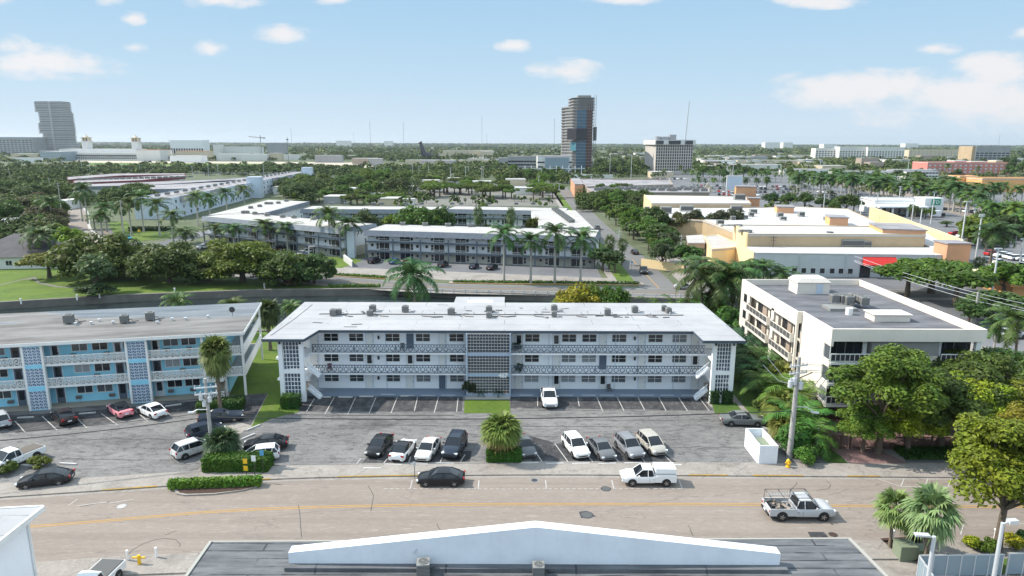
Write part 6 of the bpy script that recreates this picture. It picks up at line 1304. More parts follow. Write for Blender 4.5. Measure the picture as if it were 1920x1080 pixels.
# --- long white building with blue shade and dark hips ----------------
a_=P(322,372,9);b_=P(451,348,9);c_=P(575,322.5,9)
d1=math.atan2(c_[1]-a_[1],c_[0]-a_[0]); nx,ny=-math.sin(d1),math.cos(d1); wd=16
poly=[a_,c_,(c_[0]+nx*wd,c_[1]+ny*wd),(a_[0]+nx*wd,a_[1]+ny*wd)]
bldg('long white residential block with stair towers running away to the upper left',poly,9,'pale_blue_wall','old_roof',0,'apartment_building','apartment building',[(0,3,33,1.3,1.3,1.0,2.9,'glass_dark')],.3)
for k in range(9):
    t_=(k+.5)/9; x=a_[0]+(c_[0]-a_[0])*t_; y=a_[1]+(c_[1]-a_[1])*t_
for i,(px,py0,py1,l) in enumerate(((460,385,337,'near'),(575,330,320,'far'))):
    x,y=P(px,[372,331][i],9 if 0 else 3); hh=[12.5,13][i]; m_=MB(); m_.box(-3.5,3.5,-4,4,0,hh); t=thing('stair_tower','pale blue stair tower at the %s part of the long white block'%l,'tower',(a_[0]+(c_[0]-a_[0])*[.44,.985][i]-nx*1.5,a_[1]+(c_[1]-a_[1])*[.44,.985][i]-ny*1.5,0),d1); part('tower_wall',m_,'pale_blue_wall',t)
m_=MB()
for i in range(26):
    t_=(i+.5)/26; x=a_[0]+(c_[0]-a_[0])*t_+nx*8; y=a_[1]+(c_[1]-a_[1])*t_+ny*8; ac_far(x,y,9.3,'condenser, %s from the near end, on the roof of the long white block'%nth(i),'condensers on the long white block',d1,(2.2,1.2,1.3))
for i in range(7):
    t_=(i+.5)/7-.04; x=a_[0]+(c_[0]-a_[0])*t_; y=a_[1]+(c_[1]-a_[1])*t_; L_=math.hypot(c_[0]-a_[0],c_[1]-a_[1])/7*.42
    m_=MB(); m_.add([(0,-.9,6.9),(L_,-.9,6.9),(L_,.1,6.9),(0,.1,6.9),(0,-.1,9.3),(L_,-.1,9.3),(L_,.2,9.3),(0,.2,9.3)],[(0,3,2,1),(4,5,6,7),(0,1,5,4),(1,2,6,5),(2,3,7,6),(3,0,4,7)])
    single('roof_skirt',m_,'old_roof','dark hipped roof skirt on the long white block, %s from the near end'%nth(i),'roof',(x,y,0),d1)
for l,px,z,band in (('farthest low block with maroon roof band',[(128,337),(172,333),(230,329),(345,327),(345,325),(215,325.5),(128,332)],8,('maroon',2.2)),('second low block with maroon roof band',[(140,343),(262,338),(346,330),(346,327.5),(250,332),(140,339)],8,('maroon',2.0)),('low block with white roof and dark band behind the dark trees',[(150,350),(290,347),(420,341),(535,330),(535,327),(420,336),(290,341),(150,346)],8,('old_roof' if 0 else 'mansard',1.5)),('low block with arched openings behind the long white block',[(285,355),(380,353),(470,336),(400,340),(285,347)],8,('mansard',1.6))):
    bldg(l,rpx(px,z),z,'far_white','old_roof',0,'apartment_building','apartment building',[],0,band)
for i in range(34):
    px=150+i*11.5; py=334+(-7 if i>18 else 5*(1-i/18)) ; x,y=P(px,py-1,8.1); ac_far(x,y,8.05,'condenser, %s from the left, on the low maroon banded blocks'%nth(i),'condensers on the low blocks',0,(2.2,1.2,1.3))
# --- houses on the left ------------------------------------------------
def hip_house(px,py,w,d,h,rise,label,roof='dark_shingle',wall='far_white',rz=0):
    x,y=P(px,py); t=thing('house',label,'house',(x,y,0),rz); part('wall',MB().box(-w/2,w/2,0,d,0,h),wall,t)
    o=.7; r=min(w,d)*.5; m_=MB().add([(-w/2-o,-o,h),(w/2+o,-o,h),(w/2+o,d+o,h),(-w/2-o,d+o,h),(-w/2+r*.8,d/2,h+rise),(w/2-r*.8,d/2,h+rise)],[(0,3,2,1),(0,1,5,4),(1,2,5),(2,3,4,5),(3,0,4)]); part('roof',m_,roof,t)
    for k in range(int(w//4)): window(t,-w/2+2+k*4,-.02,1.0,1.5,1.2,0,(2,1),'white_trim','glass_dark')
    c,s=math.cos(rz),math.sin(rz); KEEP.append([(x+a*c-b*s,y+a*s+b*c) for a,b in ((-w/2-1,-1),(w/2+1,-1),(w/2+1,d+1),(-w/2-1,d+1))]); return t
hip_house(-20,505,34,14,3.2,3.6,'house with dark shingle roof and white walls at the left edge of the park',rz=.12); hip_house(40,478,16,10,3.2,2.6,'dark roofed house wing behind the left palm',rz=.12); hip_house(8,438,15,12,3,2.2,'house with pale grey roof at the left edge among trees','white_roof'); hip_house(45,425,14,10,3,1.8,'small grey roofed house among trees on the left','warm_roof')
# --- shopping centre -----------------------------------------------------
S1=bldg('front store of the shopping centre with low white roof and pale grey front wall',[(61.5,171.2),(110,168.6),(111.5,181.5),(63.2,181.5)],6.0,'shop_grey','shop_roof',0,'shop_building','shop')
m_=MB(); m_.box(61.3,61.49,171.3,181.4,0,6.2); part('side_wall',m_,'yellow_wall',S1,world=True)  # left side's sunlight put into the colour, yellower than the shaded front
fyy=lambda x:171.2+(x-61.5)*(-2.6/48.5)
for i,px in enumerate((1489,1506,1523,1540,1558,1574,1591)): 
    x=AT(px,503,170.9)[0]; window(S1,x-S1.location.x,fyy(x)-.03-S1.location.y,.9,1.2,1.3,-.053,(1,1),'white_trim','glass_dark')
for px in (1418,1498,1583,1743,1778): x=AT(px,490,170.8)[0]; m_=MB(); m_.tube([(x,fyy(x)-.1,0),(x,fyy(x)-.1,5.9)],.09,5); part('downpipe',m_,'galv',S1,world=True)
x0=AT(1619,480,169.5)[0];x1=AT(1679,480,169.5)[0]; m_=MB(); m_.add([(x0,fyy(x0)-.05,5.3),(x1,fyy(x1)-.05,5.3),(x1,fyy(x1)-2,3.5),(x0,fyy(x0)-2,3.5),(x0,fyy(x0)-2,3.3),(x1,fyy(x1)-2,3.3),(x0,fyy(x0)-.05,3.3),(x1,fyy(x1)-.05,3.3)],[(3,2,1,0),(4,5,2,3),(0,6,4,3),(1,2,5,7)]); single('awning',m_,'red_awning','bright red awning on the pale grey shop wall','awning',(0,0,0))
m_=MB(); m_.box(x0-.4,x0+2.6,fyy(x0)-.12,fyy(x0)-.01,0,3.1); part('entrance_door',m_,'glass_dark',S1,world=True)
S2=bldg('tan walled store block with white roof behind the low front roof',[(63.2,181.7),(110.5,181.7),(113,200),(66.5,203)],9.2,'tan_wall','shop_roof',0,'shop_building','shop',[],.25)
m_=MB(); m_.box(62.9,63.18,181.6,190,0,9.45); part('side_wall',m_,'yellow_wall',S2,world=True); m_=MB(); strip_mb(m_,[(63.1,182),(66.3,203)],.02,.3,0,9.5); part('side_wall',m_,'yellow_wall',S2,world=True)  # sunlit side painted a brighter yellow over the tan walls
q=rpx([(1300,420),(1720,420),(1690,412),(1560,393),(1420,372),(1395,372),(1400,396),(1225,398),(1205,402),(1235,408),(1330,409)],7.2)
S3=bldg('wide low white roof of the middle stores with scattered roof units',[(66.8,203.5),(113.5,203.5),(121,222),(128,247),(137,280),(118,290),(104,284),(54,284),(50,246),(66,236)],7.0,'tan_wall','shop_roof',0,'shop_building','shop',[],.2)
m_=MB(); rp_=[(113.3,170),(122,184),(128,205),(132,222),(140,250),(148,283)]; strip_mb(m_,rp_,-.25,.25,0,7.8); part('front_parapet',m_,'yellow_wall',S3,world=True)
m_=MB(); m_.prism([(110.2,168.8),(113,170.2),(132,222),(128,222),(113.2,202),(111.7,182)],0,6.4,bottom=False); part('arcade_roof',m_,'shop_roof',S3,world=True)
S4=bldg('rear store with long tan wall and white roof beside the street trees',rpx([(1222,381.5),(1408,381.5),(1399,369),(1208,366)],8.8),8.8,'tan_wall','shop_roof',0,'shop_building','shop',[],.2)
m_=MB(); q=rpx([(1222,381.5),(1208,366)],8.8); strip_mb(m_,q,-.3,.2,0,9.1) ; part('side_wall',m_,'yellow_wall',S4,world=True)  # lit left side: sun put into the slab's yellow
def turret(px,py,w,d,z0,z1,label,wall='orange_wall',hz=8.0,rz=-.25):
    x,y=P(px,py,hz); t=thing('roof_turret',label,'tower',(x,y,0),rz); m_=MB(); m_.box(-w/2,w/2,0,d,z0,z1); part('turret_wall',m_,['terracotta'],t) ; m_=MB(); m_.box(-w/2-.05,-w/2-.01,0,d,z0,z1); part('side_face',m_,wall,t); m_=MB(); m_.box(-w/2-.3,w/2+.3,-.3,d+.3,z1,z1+.35); part('cap',m_,'old_roof',t)
turret(1694,447,10.5,15,4,10.2,'orange rooftop turret with grey cap, nearest large one'); turret(1573,417,5.5,8,4,9.4,'orange rooftop turret in the middle of the parapet'); turret(1473,395,6,9,5,9.2,'orange rooftop turret, third from the front'); turret(1398,371,9,10,8,13,'orange rooftop turret at the back of the rear store'); turret(1413,379,5,5,6,9.5,'small tan turret right of the rear one')
m_=MB(); m_.box(-3.2,2.6,0,5.5,2.6,8.9); t=thing('corner_tower','terracotta corner tower of the front store on a brown pillar','tower',(110.8,167.2,0)); part('tower_wall',m_,'terracotta',t); part('pillar',MB().box(.2,2.2,.5,3,0,2.6),'tan_panel',t); part('cap',MB().box(-3.5,2.9,-.3,5.8,8.9,9.2),'old_roof',t)
# roof plant
def plantbox(px,py,z,w,d,h,label,mat='ac_grey',name='roof_unit'):
    x,y=P(px,py,z); m_=MB(); m_.box(-w/2,w/2,-d/2,d/2,.3,h); m_.box(-w/2+.1,w/2-.1,-d/2-.02,d/2,.5,h*.8,1); m_.box(-w/2,-w/2+.2,-d/2,d/2,0,.3); m_.box(w/2-.2,w/2,-d/2,d/2,0,.3); return single(name,m_,[mat,'ac_dark'],label,'roof unit',(x,y,z))
x,y=P(1554,458,6); m_=MB(); m_.cyl((0,0,.5),1.5,2.6,18,0); m_.cyl((0,0,3.1),.9,.4,12,1); m_.obox((0,0,.25),(3.4,3,.5),0,1); single('cooling_tower',m_,['galv','ac_dark'],'round metal cooling tower on the low front store roof','cooling tower',(x,y,6))
for a in ((1442,455,6,6.5,2.2,1.9,'long white roof unit left of the dark wooden pole'),(1510,455,6,2.8,2,1.8,'dark square roof unit left of the cooling tower'),(1595,462,6,6,2.4,2,'wide grey roof unit right of the cooling tower'),(1617,462,6,3.6,2.4,1.6,'pale roof unit at the right end of the duct run'),(1350,421,9.2,2,1.6,1.4,'grey roof unit near the yellow corner'),(1365,425,9.2,4,1.4,.6,'flat solar panel rack near the yellow corner'),(1378,424,9.2,4,1.4,.6,'second flat panel rack near the yellow corner'),(1397,436,9.2,3.4,1.6,.8,'dark flat panel on the white roof'),(1361,406,7,2.2,1.8,1.6,'roof unit left of the middle roof'),(1374,412,7,1.6,1.4,1.3,'small roof unit on the left of the middle roof'),(1397,410,7,1.6,1.4,1.2,'small dark roof vent on the middle roof'),(1408,406,7,1.8,1.6,1.6,'pale roof unit on the middle roof'),(1412,400,7,2.6,1.8,1.6,'dark roof unit behind the pale one'),(1462,407,7,2,1.8,1.6,'grey roof unit in the centre of the middle roof'),(1468,413,7,2,1.4,1.3,'dark low roof unit in the centre of the middle roof'),(1502,406,7,2,1.8,1.8,'grey roof unit right of centre on the middle roof'),(1551,413,7,2.6,1.4,1.3,'dark roof unit beside the orange turret'),(1380,396,7,4.4,2,2.2,'big grey roof unit below the tan wall'),(1248,400,7,4,2.4,2.6,'large dark roof unit at the left of the rear store'),(1213,397,7,1.6,1.6,2,'narrow roof unit at the left edge of the rear store'),(1226,399,7,1.6,1.4,1.4,'small roof unit at the left of the rear store'),(1287,396,7,5,2.2,2.2,'long pale roof unit below the tan wall'),(1386,375,8.8,4.6,2.6,2.6,'big roof unit by the rear orange turret')): plantbox(*a)
# service yard: walls, truck, sheds
bldg('low peach service wing with flat roof left of the yellow wall',rpx([(1335,468),(1363,466),(1395,462),(1345,440),(1320,443)],4.5),4.5,'yellow_wall','warm_roof',0,'service_building','building',[],.2); bldg('small peach shed with beige roof in the service yard',rpx([(1290,455),(1322,455),(1318,440),(1287,442)],4.0),4,'tan_panel','warm_roof',0,'shed','shed')
m_=MB(); m_.box(-3.2,3.2,-1.3,1.3,.9,3.6); m_.box(3.3,5.2,-1.2,1.2,.6,2.7,0); [m_.cyl((k,s*1.1-.15,.5),.5,.3,10,1,'y') for k in (-2.2,4.2) for s in(-1,1)]; single('box_truck',m_,['canvas_white','tyre'],'white box truck parked in the service yard','truck',(*P(1308,470),0),-.6)
m_=MB(); m_.box(0,9,-.1,.1,0,2.2); single('yard_gate',m_,'ac_dark','dark metal yard gate beside the white truck','gate',(*P(1316,480),0),-.05); m_=MB(); m_.box(0,13,-.1,.1,0,2.3); single('yard_wall',m_,'yellow_wall','cream block wall along the side street pavement','wall',(*P(1282,512),0),math.pi-.75)
# bank building
B_=bldg('white bank building with drive through canopy and green sign',[(174,329),(198,327),(202,343),(176,347)],6.5,'canvas_white','shop_roof',0,'bank','bank',[],.5)
m_=MB(); m_.box(170,193,317,328,4.2,4.9); part('canopy',m_,'canvas_white',B_,world=True)
for xx in (171.5,177,184,192): m_=MB(); m_.box(xx-.35,xx+.35,318,318.8,0,4.2); part('canopy_pillar',m_,'canvas_white',B_,world=True)
m_=MB(); m_.box(193,202,321,330,0,8.4); part('sign_tower',m_,'canvas_white',B_,world=True); m_=MB(); m_.box(196.2,200.4,320.85,320.99,5.2,8.0); part('sign',m_,'sign_green',B_,world=True)
fc=bpy.data.curves.new('sign_letters','FONT'); fc.body='TD'; fc.size=2.3; fc.extrude=.02; fc.offset=.03; fo=bpy.data.objects.new('tmp',fc); COL.objects.link(fo); fc.materials.append(MATS['canvas_white']); bpy.context.view_layer.update(); fm=bpy.data.meshes.new_from_object(fo); bpy.data.objects.remove(fo)
fo=inst('sign_letters',fm,B_,(196.75-B_.location.x,320.8-B_.location.y,5.8)); fo.rotation_euler=(R(90),0,0)
for i in range(4): m_=MB(); m_.box(175+i*2.6,176.4+i*2.6,300.4,300.6,5.4,6.2); part('wall_letter_panel',m_,'ac_grey',B_,world=True) if 0 else window(B_,178+i*4-B_.location.x,328.0-B_.location.y+ -.0,.6,2,2.6)
# building with metal roof at the right edge
x,y=P(1900,560); t=thing('restaurant_building','orange building with ribbed beige metal roof cropped by the right edge','restaurant',(x+9,y+2,0)); part('wall',MB().box(-8,8,0,12,0,3.3),'orange_wall',t); part('roof',MB().add([(-10,-2,3.4),(10,-2,3.4),(10,14,3.4),(-10,14,3.4),(-5,5,6.2),(5,5,6.2)],[(0,3,2,1),(0,1,5,4),(1,2,5),(2,3,4,5),(3,0,4)]),'metal_roof',t); part('fascia',MB().box(-10.05,10.05,-2.06,-2.0,2.6,3.5).box(-10.06,-10,-2,14,2.6,3.5),'orange_wall',t)
# ---------------------------------------------------------------- towers and far buildings
def rect(pxl,pxr,D,depth,rot=0,py=300):
    x0=AT(pxl,py,D)[0]; x1=AT(pxr,py,D)[0]; c,s=math.cos(rot),math.sin(rot)
    return [(x0,D),(x0+(x1-x0)*c,D+(x1-x0)*s),(x0+(x1-x0)*c-depth*s,D+(x1-x0)*s+depth*c),(x0-depth*s,D+depth*c)]
def low(pxl,pxr,pyt,z,depth,label,wall='far_white',roof='warm_roof',wins=(),rot=0,name='building',cat='building',parapet=0,band=None):
    x0,y0=P(pxl,pyt,z); x1,y1=P(pxr,pyt,z); return bldg(label,[(x0,y0),(x1,y0),(x1,y0+depth),(x0,y0+depth)],z,wall,roof,0,name,cat,wins,parapet,band)
# tower under construction
D=770; TW=thing('construction_tower','concrete high rise under construction with blue glass, black netting and red brick strip','tower',(70,D,0))
def fx(px,y=D): return AT(px,300,y)[0]
zt=HT(D,1090,183); H_=25; fh=zt/H_
main=[(fx(1071),D+6),(fx(1080),D),(fx(1110),D),(fx(1114),D+10),(fx(1114),D+60),(fx(1071)-2,D+40)]; back=[(fx(1055),D+34),(fx(1062),D+22),(fx(1073),D+9),(fx(1076),D+50),(fx(1060),D+70)]
part('core',MB().prism(grow(main,-1.8),0,zt-1,bottom=False).prism(grow(back,-2.2),0,zt-9,bottom=False),'tower_concrete',TW,world=True)
for f in range(H_+1):
    z=f*fh; m_=MB(); m_.prism(main,z-.2,z+.2); 
    if f<H_-2: m_.prism(back,z-.25,z+.9)
    part('floor_slab',m_,'tower_concrete',TW,world=True)
m_=MB(); m_.box(fx(1080),fx(1098),D+.5,D+.9,zt*.03,zt*.45); part('curtain_wall',m_,'blue_glass',TW,world=True); m_=MB(); m_.box(fx(1080),fx(1098),D+.5,D+.9,zt*.60,zt*.84); part('curtain_wall',m_,'blue_glass',TW,world=True)
m_=MB(); strip_mb(m_,[(fx(1071)-.6,D+5.5),(fx(1080)-.3,D-.9)],-.3,.3,zt*.30,zt*.42); part('curtain_wall',m_,'teal_glass',TW,world=True)
m_=MB(); m_.box(fx(1098.5),fx(1109),D+.45,D+1,0,zt*.93); part('brick_strip',m_,'brick_red',TW,world=True)
m_=MB(); nz=[(fx(1068)-3,D+4),(fx(1079),D-3),(fx(1099),D-3),(fx(1099),D-1.6),(fx(1079),D-1.5),(fx(1068)-1.5,D+6)]; m_.prism(nz,zt*.45,zt*.60); m_.box(fx(1112),fx(1116)+1,D+2,D+8,zt*.44,zt*.62); part('safety_net',m_,'net_black',TW,world=True)
m_=MB(); [m_.tube([(fx(1111.5)+k,D-1,0),(fx(1111.5)+k,D-1,zt+3)],.25,4) for k in (0,2)]; [m_.box(fx(1111.5),fx(1111.5)+2,D-1.2,D-.8,z_,z_+.3) for z_ in range(2,int(zt)+2,3)]; part('hoist',m_,'ac_grey',TW,world=True)
for k in range(9): m_=MB(); px=1081+k*3.6; m_.box(fx(px),fx(px)+.7,D-.1,D+.5,zt*.84,zt-.3); part('column',m_,'tower_concrete',TW,world=True)
m_=MB(); m_.box(fx(1082),fx(1106),D+3,D+25,zt+.3,zt+2.6); part('roof_form',m_,'ac_grey',TW,world=True)
# office block
D=755; zo=HT(D,1255,262); bldg('beige office block with grid of square dark windows and antenna on top',[(fx(1227,D),D-6),(fx(1299,D),D+2),(fx(1301,D),D+26),(fx(1216,D),D+22)],zo,'office_wall','far_grey',0,'office_building','office block',[(0,9,16,1.5,2.3,4,(zo-9)/9.0,'glass_dark')],0,None)
OB=[o for o in COL.objects if o.name=='office_building'][0]
m_=MB(); m_.prism([(fx(1224,D),D-9),(fx(1303,D),D),(fx(1305,D),D+29),(fx(1213,D),D+24)],zo-5.2,zo-.4); part('crown_band',m_,'far_white',OB,world=True)
m_=MB(); m_.prism([(fx(1226,D),D-9.5),(fx(1240,D),D-7.8),(fx(1240,D),D-7),(fx(1226,D),D-8.7)],zo-4.6,zo-1); m_.prism([(fx(1250,D),D-6.7),(fx(1273,D),D-4.1),(fx(1273,D),D-3.6),(fx(1250,D),D-6.2)],zo-4.6,zo-1); m_.prism([(fx(1282,D),D-3.1),(fx(1297,D),D-1.3),(fx(1297,D),D-.8),(fx(1282,D),D-2.6)],zo-4.6,zo-1); part('crown_opening',m_,'glass_dark',OB,world=True)
m_=MB(); m_.box(fx(1257,D),fx(1269,D),D+8,D+18,zo,zo+5.5); m_.box(fx(1241,D),fx(1256,D),D+8,D+18,zo,zo+3.3); m_.cyl((fx(1235,D),D+10,zo),3,3.5,12); part('roof_plant',m_,'far_grey',OB,world=True)
m_=MB(); m_.tube([(fx(1287.5,D),D+10,zo),(fx(1291,D),D+10,HT(D+10,1291,189))],[.4,.25],4); part('antenna_mast',m_,'ac_grey',OB,world=True)
def simple(pxl,pxr,D,pyt,depth,label,wall='far_white',roof='warm_roof',wins=(),rot=0,name='building',cat='building',parapet=0,base=0,band=None):
    z=HT(D,(pxl+pxr)/2,pyt); return bldg(label,rect(pxl,pxr,D,depth,rot,pyt),z,wall,roof,base,name,cat,wins,parapet,band)
z=HT(700,1040,290)
simple(1008,1072,700,292,30,'white and grey parking garage in front of the construction tower','far_white','old_roof',[(0,3,9,4.2,1.4,4,4.6,'glass_dark')],name='parking_garage',cat='garage'); simple(1022,1067,690,295,8,'blue grey screen wall of the parking garage','gate_panel','old_roof',name='screen_wall',cat='wall')
simple(952,1005,760,293,22,'grey apartment block with balconies left of the parking garage','far_grey','old_roof',[(0,4,9,3.2,1.7,1.5,3.6,'glass_dark')],name='apartment_building',cat='apartment building')
# substation
x,y=P(1040,335); t=thing('substation','white substation yard with steel gantries below the construction tower','substation',(x,y,0)); part('yard_wall',MB().box(-32,55,-1,0,0,4),'far_white',t)
for k in range(10): m_=MB(); m_.tube([(-28+k*6,8,0),(-28+k*6,8,12)],.35,4); m_.box(-28+k*6-3,-28+k*6+3,7.8,8.2,9,9.6); part('gantry',m_,'galv',t)
# brown roofed stores behind
bldg('long brown parapet store block right of the street trees',rpx([(1100,352),(1262,348),(1255,338),(1082,336)],7),7,'tan_panel','old_roof',0,'shop_building','shop',[],.8); bldg('grey roofed store block with many roof units',rpx([(1112,362),(1330,362),(1330,352),(1100,353)],7),7,'tan_panel','old_roof',0,'shop_building','shop',[],.5); bldg('peach gabled corner of the brown store block',rpx([(1078,345),(1094,345),(1086,334),(1070,334)],8.5),8.5,'terracotta','old_roof',0,'shop_building','shop')
for i in range(40): px=random.uniform(1115,1320);py=random.uniform(353,360) if i%2 else random.uniform(339,347); 
gB='roof units on the grey store block'
for i in range(26): px=1120+i*8; x,y=P(px,random.uniform(354,360),7); ac_far(x,y,7,'small roof unit, %s from the left, on the long grey store block'%nth(i),'roof units on the grey store block',0,(2.6,1.6,1.8))
low(1222,1262,322,6,20,'cream store with white front below the office block','far_cream','warm_roof'); 
x,y=P(1326,372); m_=MB(); m_.add([(-2,0,3),(2,0,3),(2.6,0,6),(0,0,9.5),(-2.6,0,6),(-2,.6,3),(2,.6,3),(2.6,.6,6),(0,.6,9.5),(-2.6,.6,6)],[(0,1,2,3,4),(9,8,7,6,5),(0,5,6,1),(1,6,7,2),(2,7,8,3),(3,8,9,4),(4,9,5,0)]); m_.box(-.3,.3,.1,.5,0,3); single('pylon_sign',m_,'far_cream','orange diamond shaped pylon behind the rear store','sign',(x,y,0))
x,y=P(1440,385); m_=MB(); m_.box(-5,5,-.4,.4,4,13.5); m_.box(-4.6,-3.9,-.3,.3,0,4); m_.box(3.9,4.6,-.3,.3,0,4); m_.box(-4.4,4.4,-.46,-.4,5,12.6,1); single('pylon_sign',m_,['far_white','pale_blue_wall'],'tall white pylon sign with pale blue face in the shopping car park','sign',(x,y+60,0))
# left tower and neighbours
D=1750; zt=HT(D,108,190); xl=fx(80,D); T_=thing('residential_tower','grey high rise with staggered blocks at the far left','tower',(xl+30,D,0))
w=fx(134,D)-xl; nf=30; fh=zt/nf
for g_,(o,r) in enumerate(((.10,1.06),(.10,.97),(0,.98),(.06,.97),(-.04,.92))):
    z0,z1=g_*zt/5,(g_+1)*zt/5; part('block',MB().box(xl+w*o+1.5,xl+w*r-1.5,D+1.5,D+34,z0,z1-.01),'far_glass',T_,world=True)
    for f in range(6): m_=MB(); z=z0+f*zt/30; m_.box(xl+w*o,xl+w*r,D,D+36,z,z+(2.9 if (f+g_)%3 else 2.0)); part('floor_band',m_,'far_concrete',T_,world=True)
m_=MB(); m_.box(xl+w*.45,xl+w*.52,D-1,D+.01,0,zt); part('core',m_,'far_concrete',T_,world=True)
simple(-40,60,1700,257,60,'long grey block at the far left edge beside the high rise','far_grey','far_grey',[(0,7,14,5,1.6,4,5,'glass_dark')],name='apartment_building',cat='apartment building'); simple(60,86,1800,258,40,'pale yellow block between the grey block and the high rise','far_cream','far_cream',name='apartment_building',cat='apartment building')
# grandstand
D=1230; z0=HT(D,200,284); GS=simple(112,262,D,286,60,'long white race course grandstand with dark glass rows','far_white','shop_roof',[(0,1,40,2.8,3.4,z0-9,5,'glass_dark'),(0,1,36,2.8,2.6,3,5,'glass_dark')],name='grandstand',cat='grandstand'); simple(74,114,1190,284,45,'dark blue patterned screen building at the left end of the grandstand','gate_panel','shop_roof',[(0,6,12,1.6,1.2,2,3,'far_white')],name='grandstand_annex',cat='building')
simple(110,255,1262,279,35,'white upper roof level of the grandstand','far_white','shop_roof',name='grandstand_roof',cat='building')
bldg('red tiled hip roof hall at the right end of the grandstand',rect(257,301,1215,45),HT(1215,280,281),'far_white','red_tile',0,'hall','hall')
for px,pt,l in ((167,252,'left'),(259,253,'right')):
    D=1280; x=fx(px,D); zz=HT(D,px,pt); t=thing('cupola_tower','cream cupola tower with small dome, %s one above the grandstand'%l,'tower',(x,D,0)); part('shaft',MB().box(-6,6,-6,6,0,zz-13).box(-8,8,-7,7,zz-13,zz-12),'far_white',t); part('belfry',[m__:=MB()]and m__.box(-6,-4,-5,5,zz-12,zz-6).box(4,6,-5,5,zz-12,zz-6).box(-1,1,-5,5,zz-12,zz-6),'far_cream',t); part('dome',MB().box(-7.5,7.5,-6.5,6.5,zz-6,zz-5.2).tube([(0,0,zz-5.2),(0,0,zz-3.5),(0,0,zz-2),(0,0,zz+1)],[4.2,3,1.2,.2],10),'far_cream',t)
simple(318,380,1400,263,30,'white framed modern block with dark vertical bays','canvas_white','far_white',[(0,1,13,3.4,11,9,1,'glass_dark')],name='apartment_building',cat='apartment building')
t=bldg('orange tiled roof building behind the race track',rect(330,384,1250,40),HT(1250,350,283),'far_cream','red_tile',0,'building','building')
for a in ((400,485,1500,275,30,'long white parking deck beyond the race track','far_white'),(399,412,1480,271,20,'white stair tower of the long parking deck','far_white'),(500,532,1700,268,30,'grey and white block right of the crane','far_grey'),(318,375,1130,292,26,'white tent hall beside the race track','canvas_white'),(405,500,1250,289,30,'white low hall behind the track, right of the dark palms','far_white'),(505,525,1260,287,20,'small cream hall right of the white low hall','far_cream'),(500,560,1300,290,20,'low white hall with grey roof behind the track','far_white'),(590,640,1150,291,14,'dark pavilion at the right end of the track','far_grey'),(690,715,1000,297,14,'low dark pavilion beside the avenue','far_grey'),(760,925,1100,300,14,'long pale stable roof beyond the tree belt','far_cream'),(830,925,1500,282,24,'long pinkish low building behind the palms','far_cream'),(900,925,1480,284,30,'taller end of the pinkish low building','far_cream'),(935,965,1000,296,14,'small grey hall left of the grey apartment block','far_grey'),(20,66,1100,296,18,'white tented roofs at the far left','canvas_white'),(20,62,1400,288,26,'cream low building at the far left','far_cream'),(295,320,1300,288,20,'cream arched hall right of the grandstand','far_cream')):
    simple(a[0],a[1],a[2],a[3],a[4],a[5],a[6],'shop_roof')
for i,(a,b,D,y,l) in enumerate(((1530,1574,1500,278,'white and blue condominium row, left part'),(1575,1628,1480,275,'white and blue condominium row, middle part'),(1628,1697,1470,276,'white and blue condominium row, right part'))):
    simple(a,b,D,y,24,l,'far_white','far_white',[(0,4,int((b-a)/5),3.4,2.2,3,4.3,'glass_dark')],name='apartment_building',cat='apartment building')
simple(1705,1826,1600,281,24,'long cream condominium row at the right','far_cream','far_cream',[(0,4,16,3.4,1.8,3,4,'far_grey')],name='apartment_building',cat='apartment building'); simple(1831,1896,1250,274,40,'dark brown office block near the right edge','far_grey','far_grey',[(0,4,8,6,2.2,4,4.2,'glass_dark')],name='office_building',cat='office block'); simple(1824,1832,1252,274,38,'tan end wall of the dark brown office block','tan_wall','far_grey')
low(1740,1880,305,13,30,'long coral pink building at the right','pink_wall','far_white',[(0,3,16,2.4,1.6,2,3.6,'pale_blue_wall')],name='hotel',cat='hotel',parapet=.6); simple(1790,1812,P(1800,305,13)[1]+2,301.5,14,'pink raised block on top of the coral building','pink_wall','far_white'); simple(1820,1850,P(1800,305,13)[1]+2,302.5,14,'second pink raised block of the coral building','pink_wall','far_white'); simple(1868,1880,P(1800,305,13)[1]-3,301,14,'tan stepped stair tower at the end of the coral building','tan_wall','far_white')
low(1616,1645,296,15,16,'beige office block among the palms','tan_panel','far_grey'); low(1632,1656,304,10,16,'low beige block beside the beige office','tan_panel','far_grey'); low(1676,1755,318,8.5,14,'long grey two storey motel behind the palms','far_grey','far_grey',[(0,2,12,2,1.5,1,3.4,'far_white')]); low(1700,1757,321,9,14,'pale grey motel wing behind the palms','far_white','far_grey',[(0,3,10,2.4,1.2,1,2.9,'glass_dark')],name='motel',cat='motel'); low(1565,1672,321,7.5,14,'long low white block behind the palm rows','far_white','far_grey',[(0,2,14,2.2,1.2,1,3,'glass_dark')]); low(1470,1570,317,6.5,14,'low white block left of the palm rows','far_white','warm_roof'); low(1383,1500,300,8,14,'low cream building right of the office block','far_cream','shop_roof'); low(1335,1383,305,6,14,'low white warehouse with pale blue roof','far_white','pale_blue_wall')
t=low(1800,1832,331,10,14,'orange parapet store at the right behind the palms','orange_wall','shop_roof',name='shop_building',cat='shop',parapet=.5); low(1842,2010,336,9,20,'long orange store at the right edge','orange_wall','shop_roof',name='shop_building',cat='shop',parapet=.8); low(1738,1756,337,6.0,8,'small red fronted kiosk behind the palms','red_awning','warm_roof',name='kiosk',cat='kiosk')
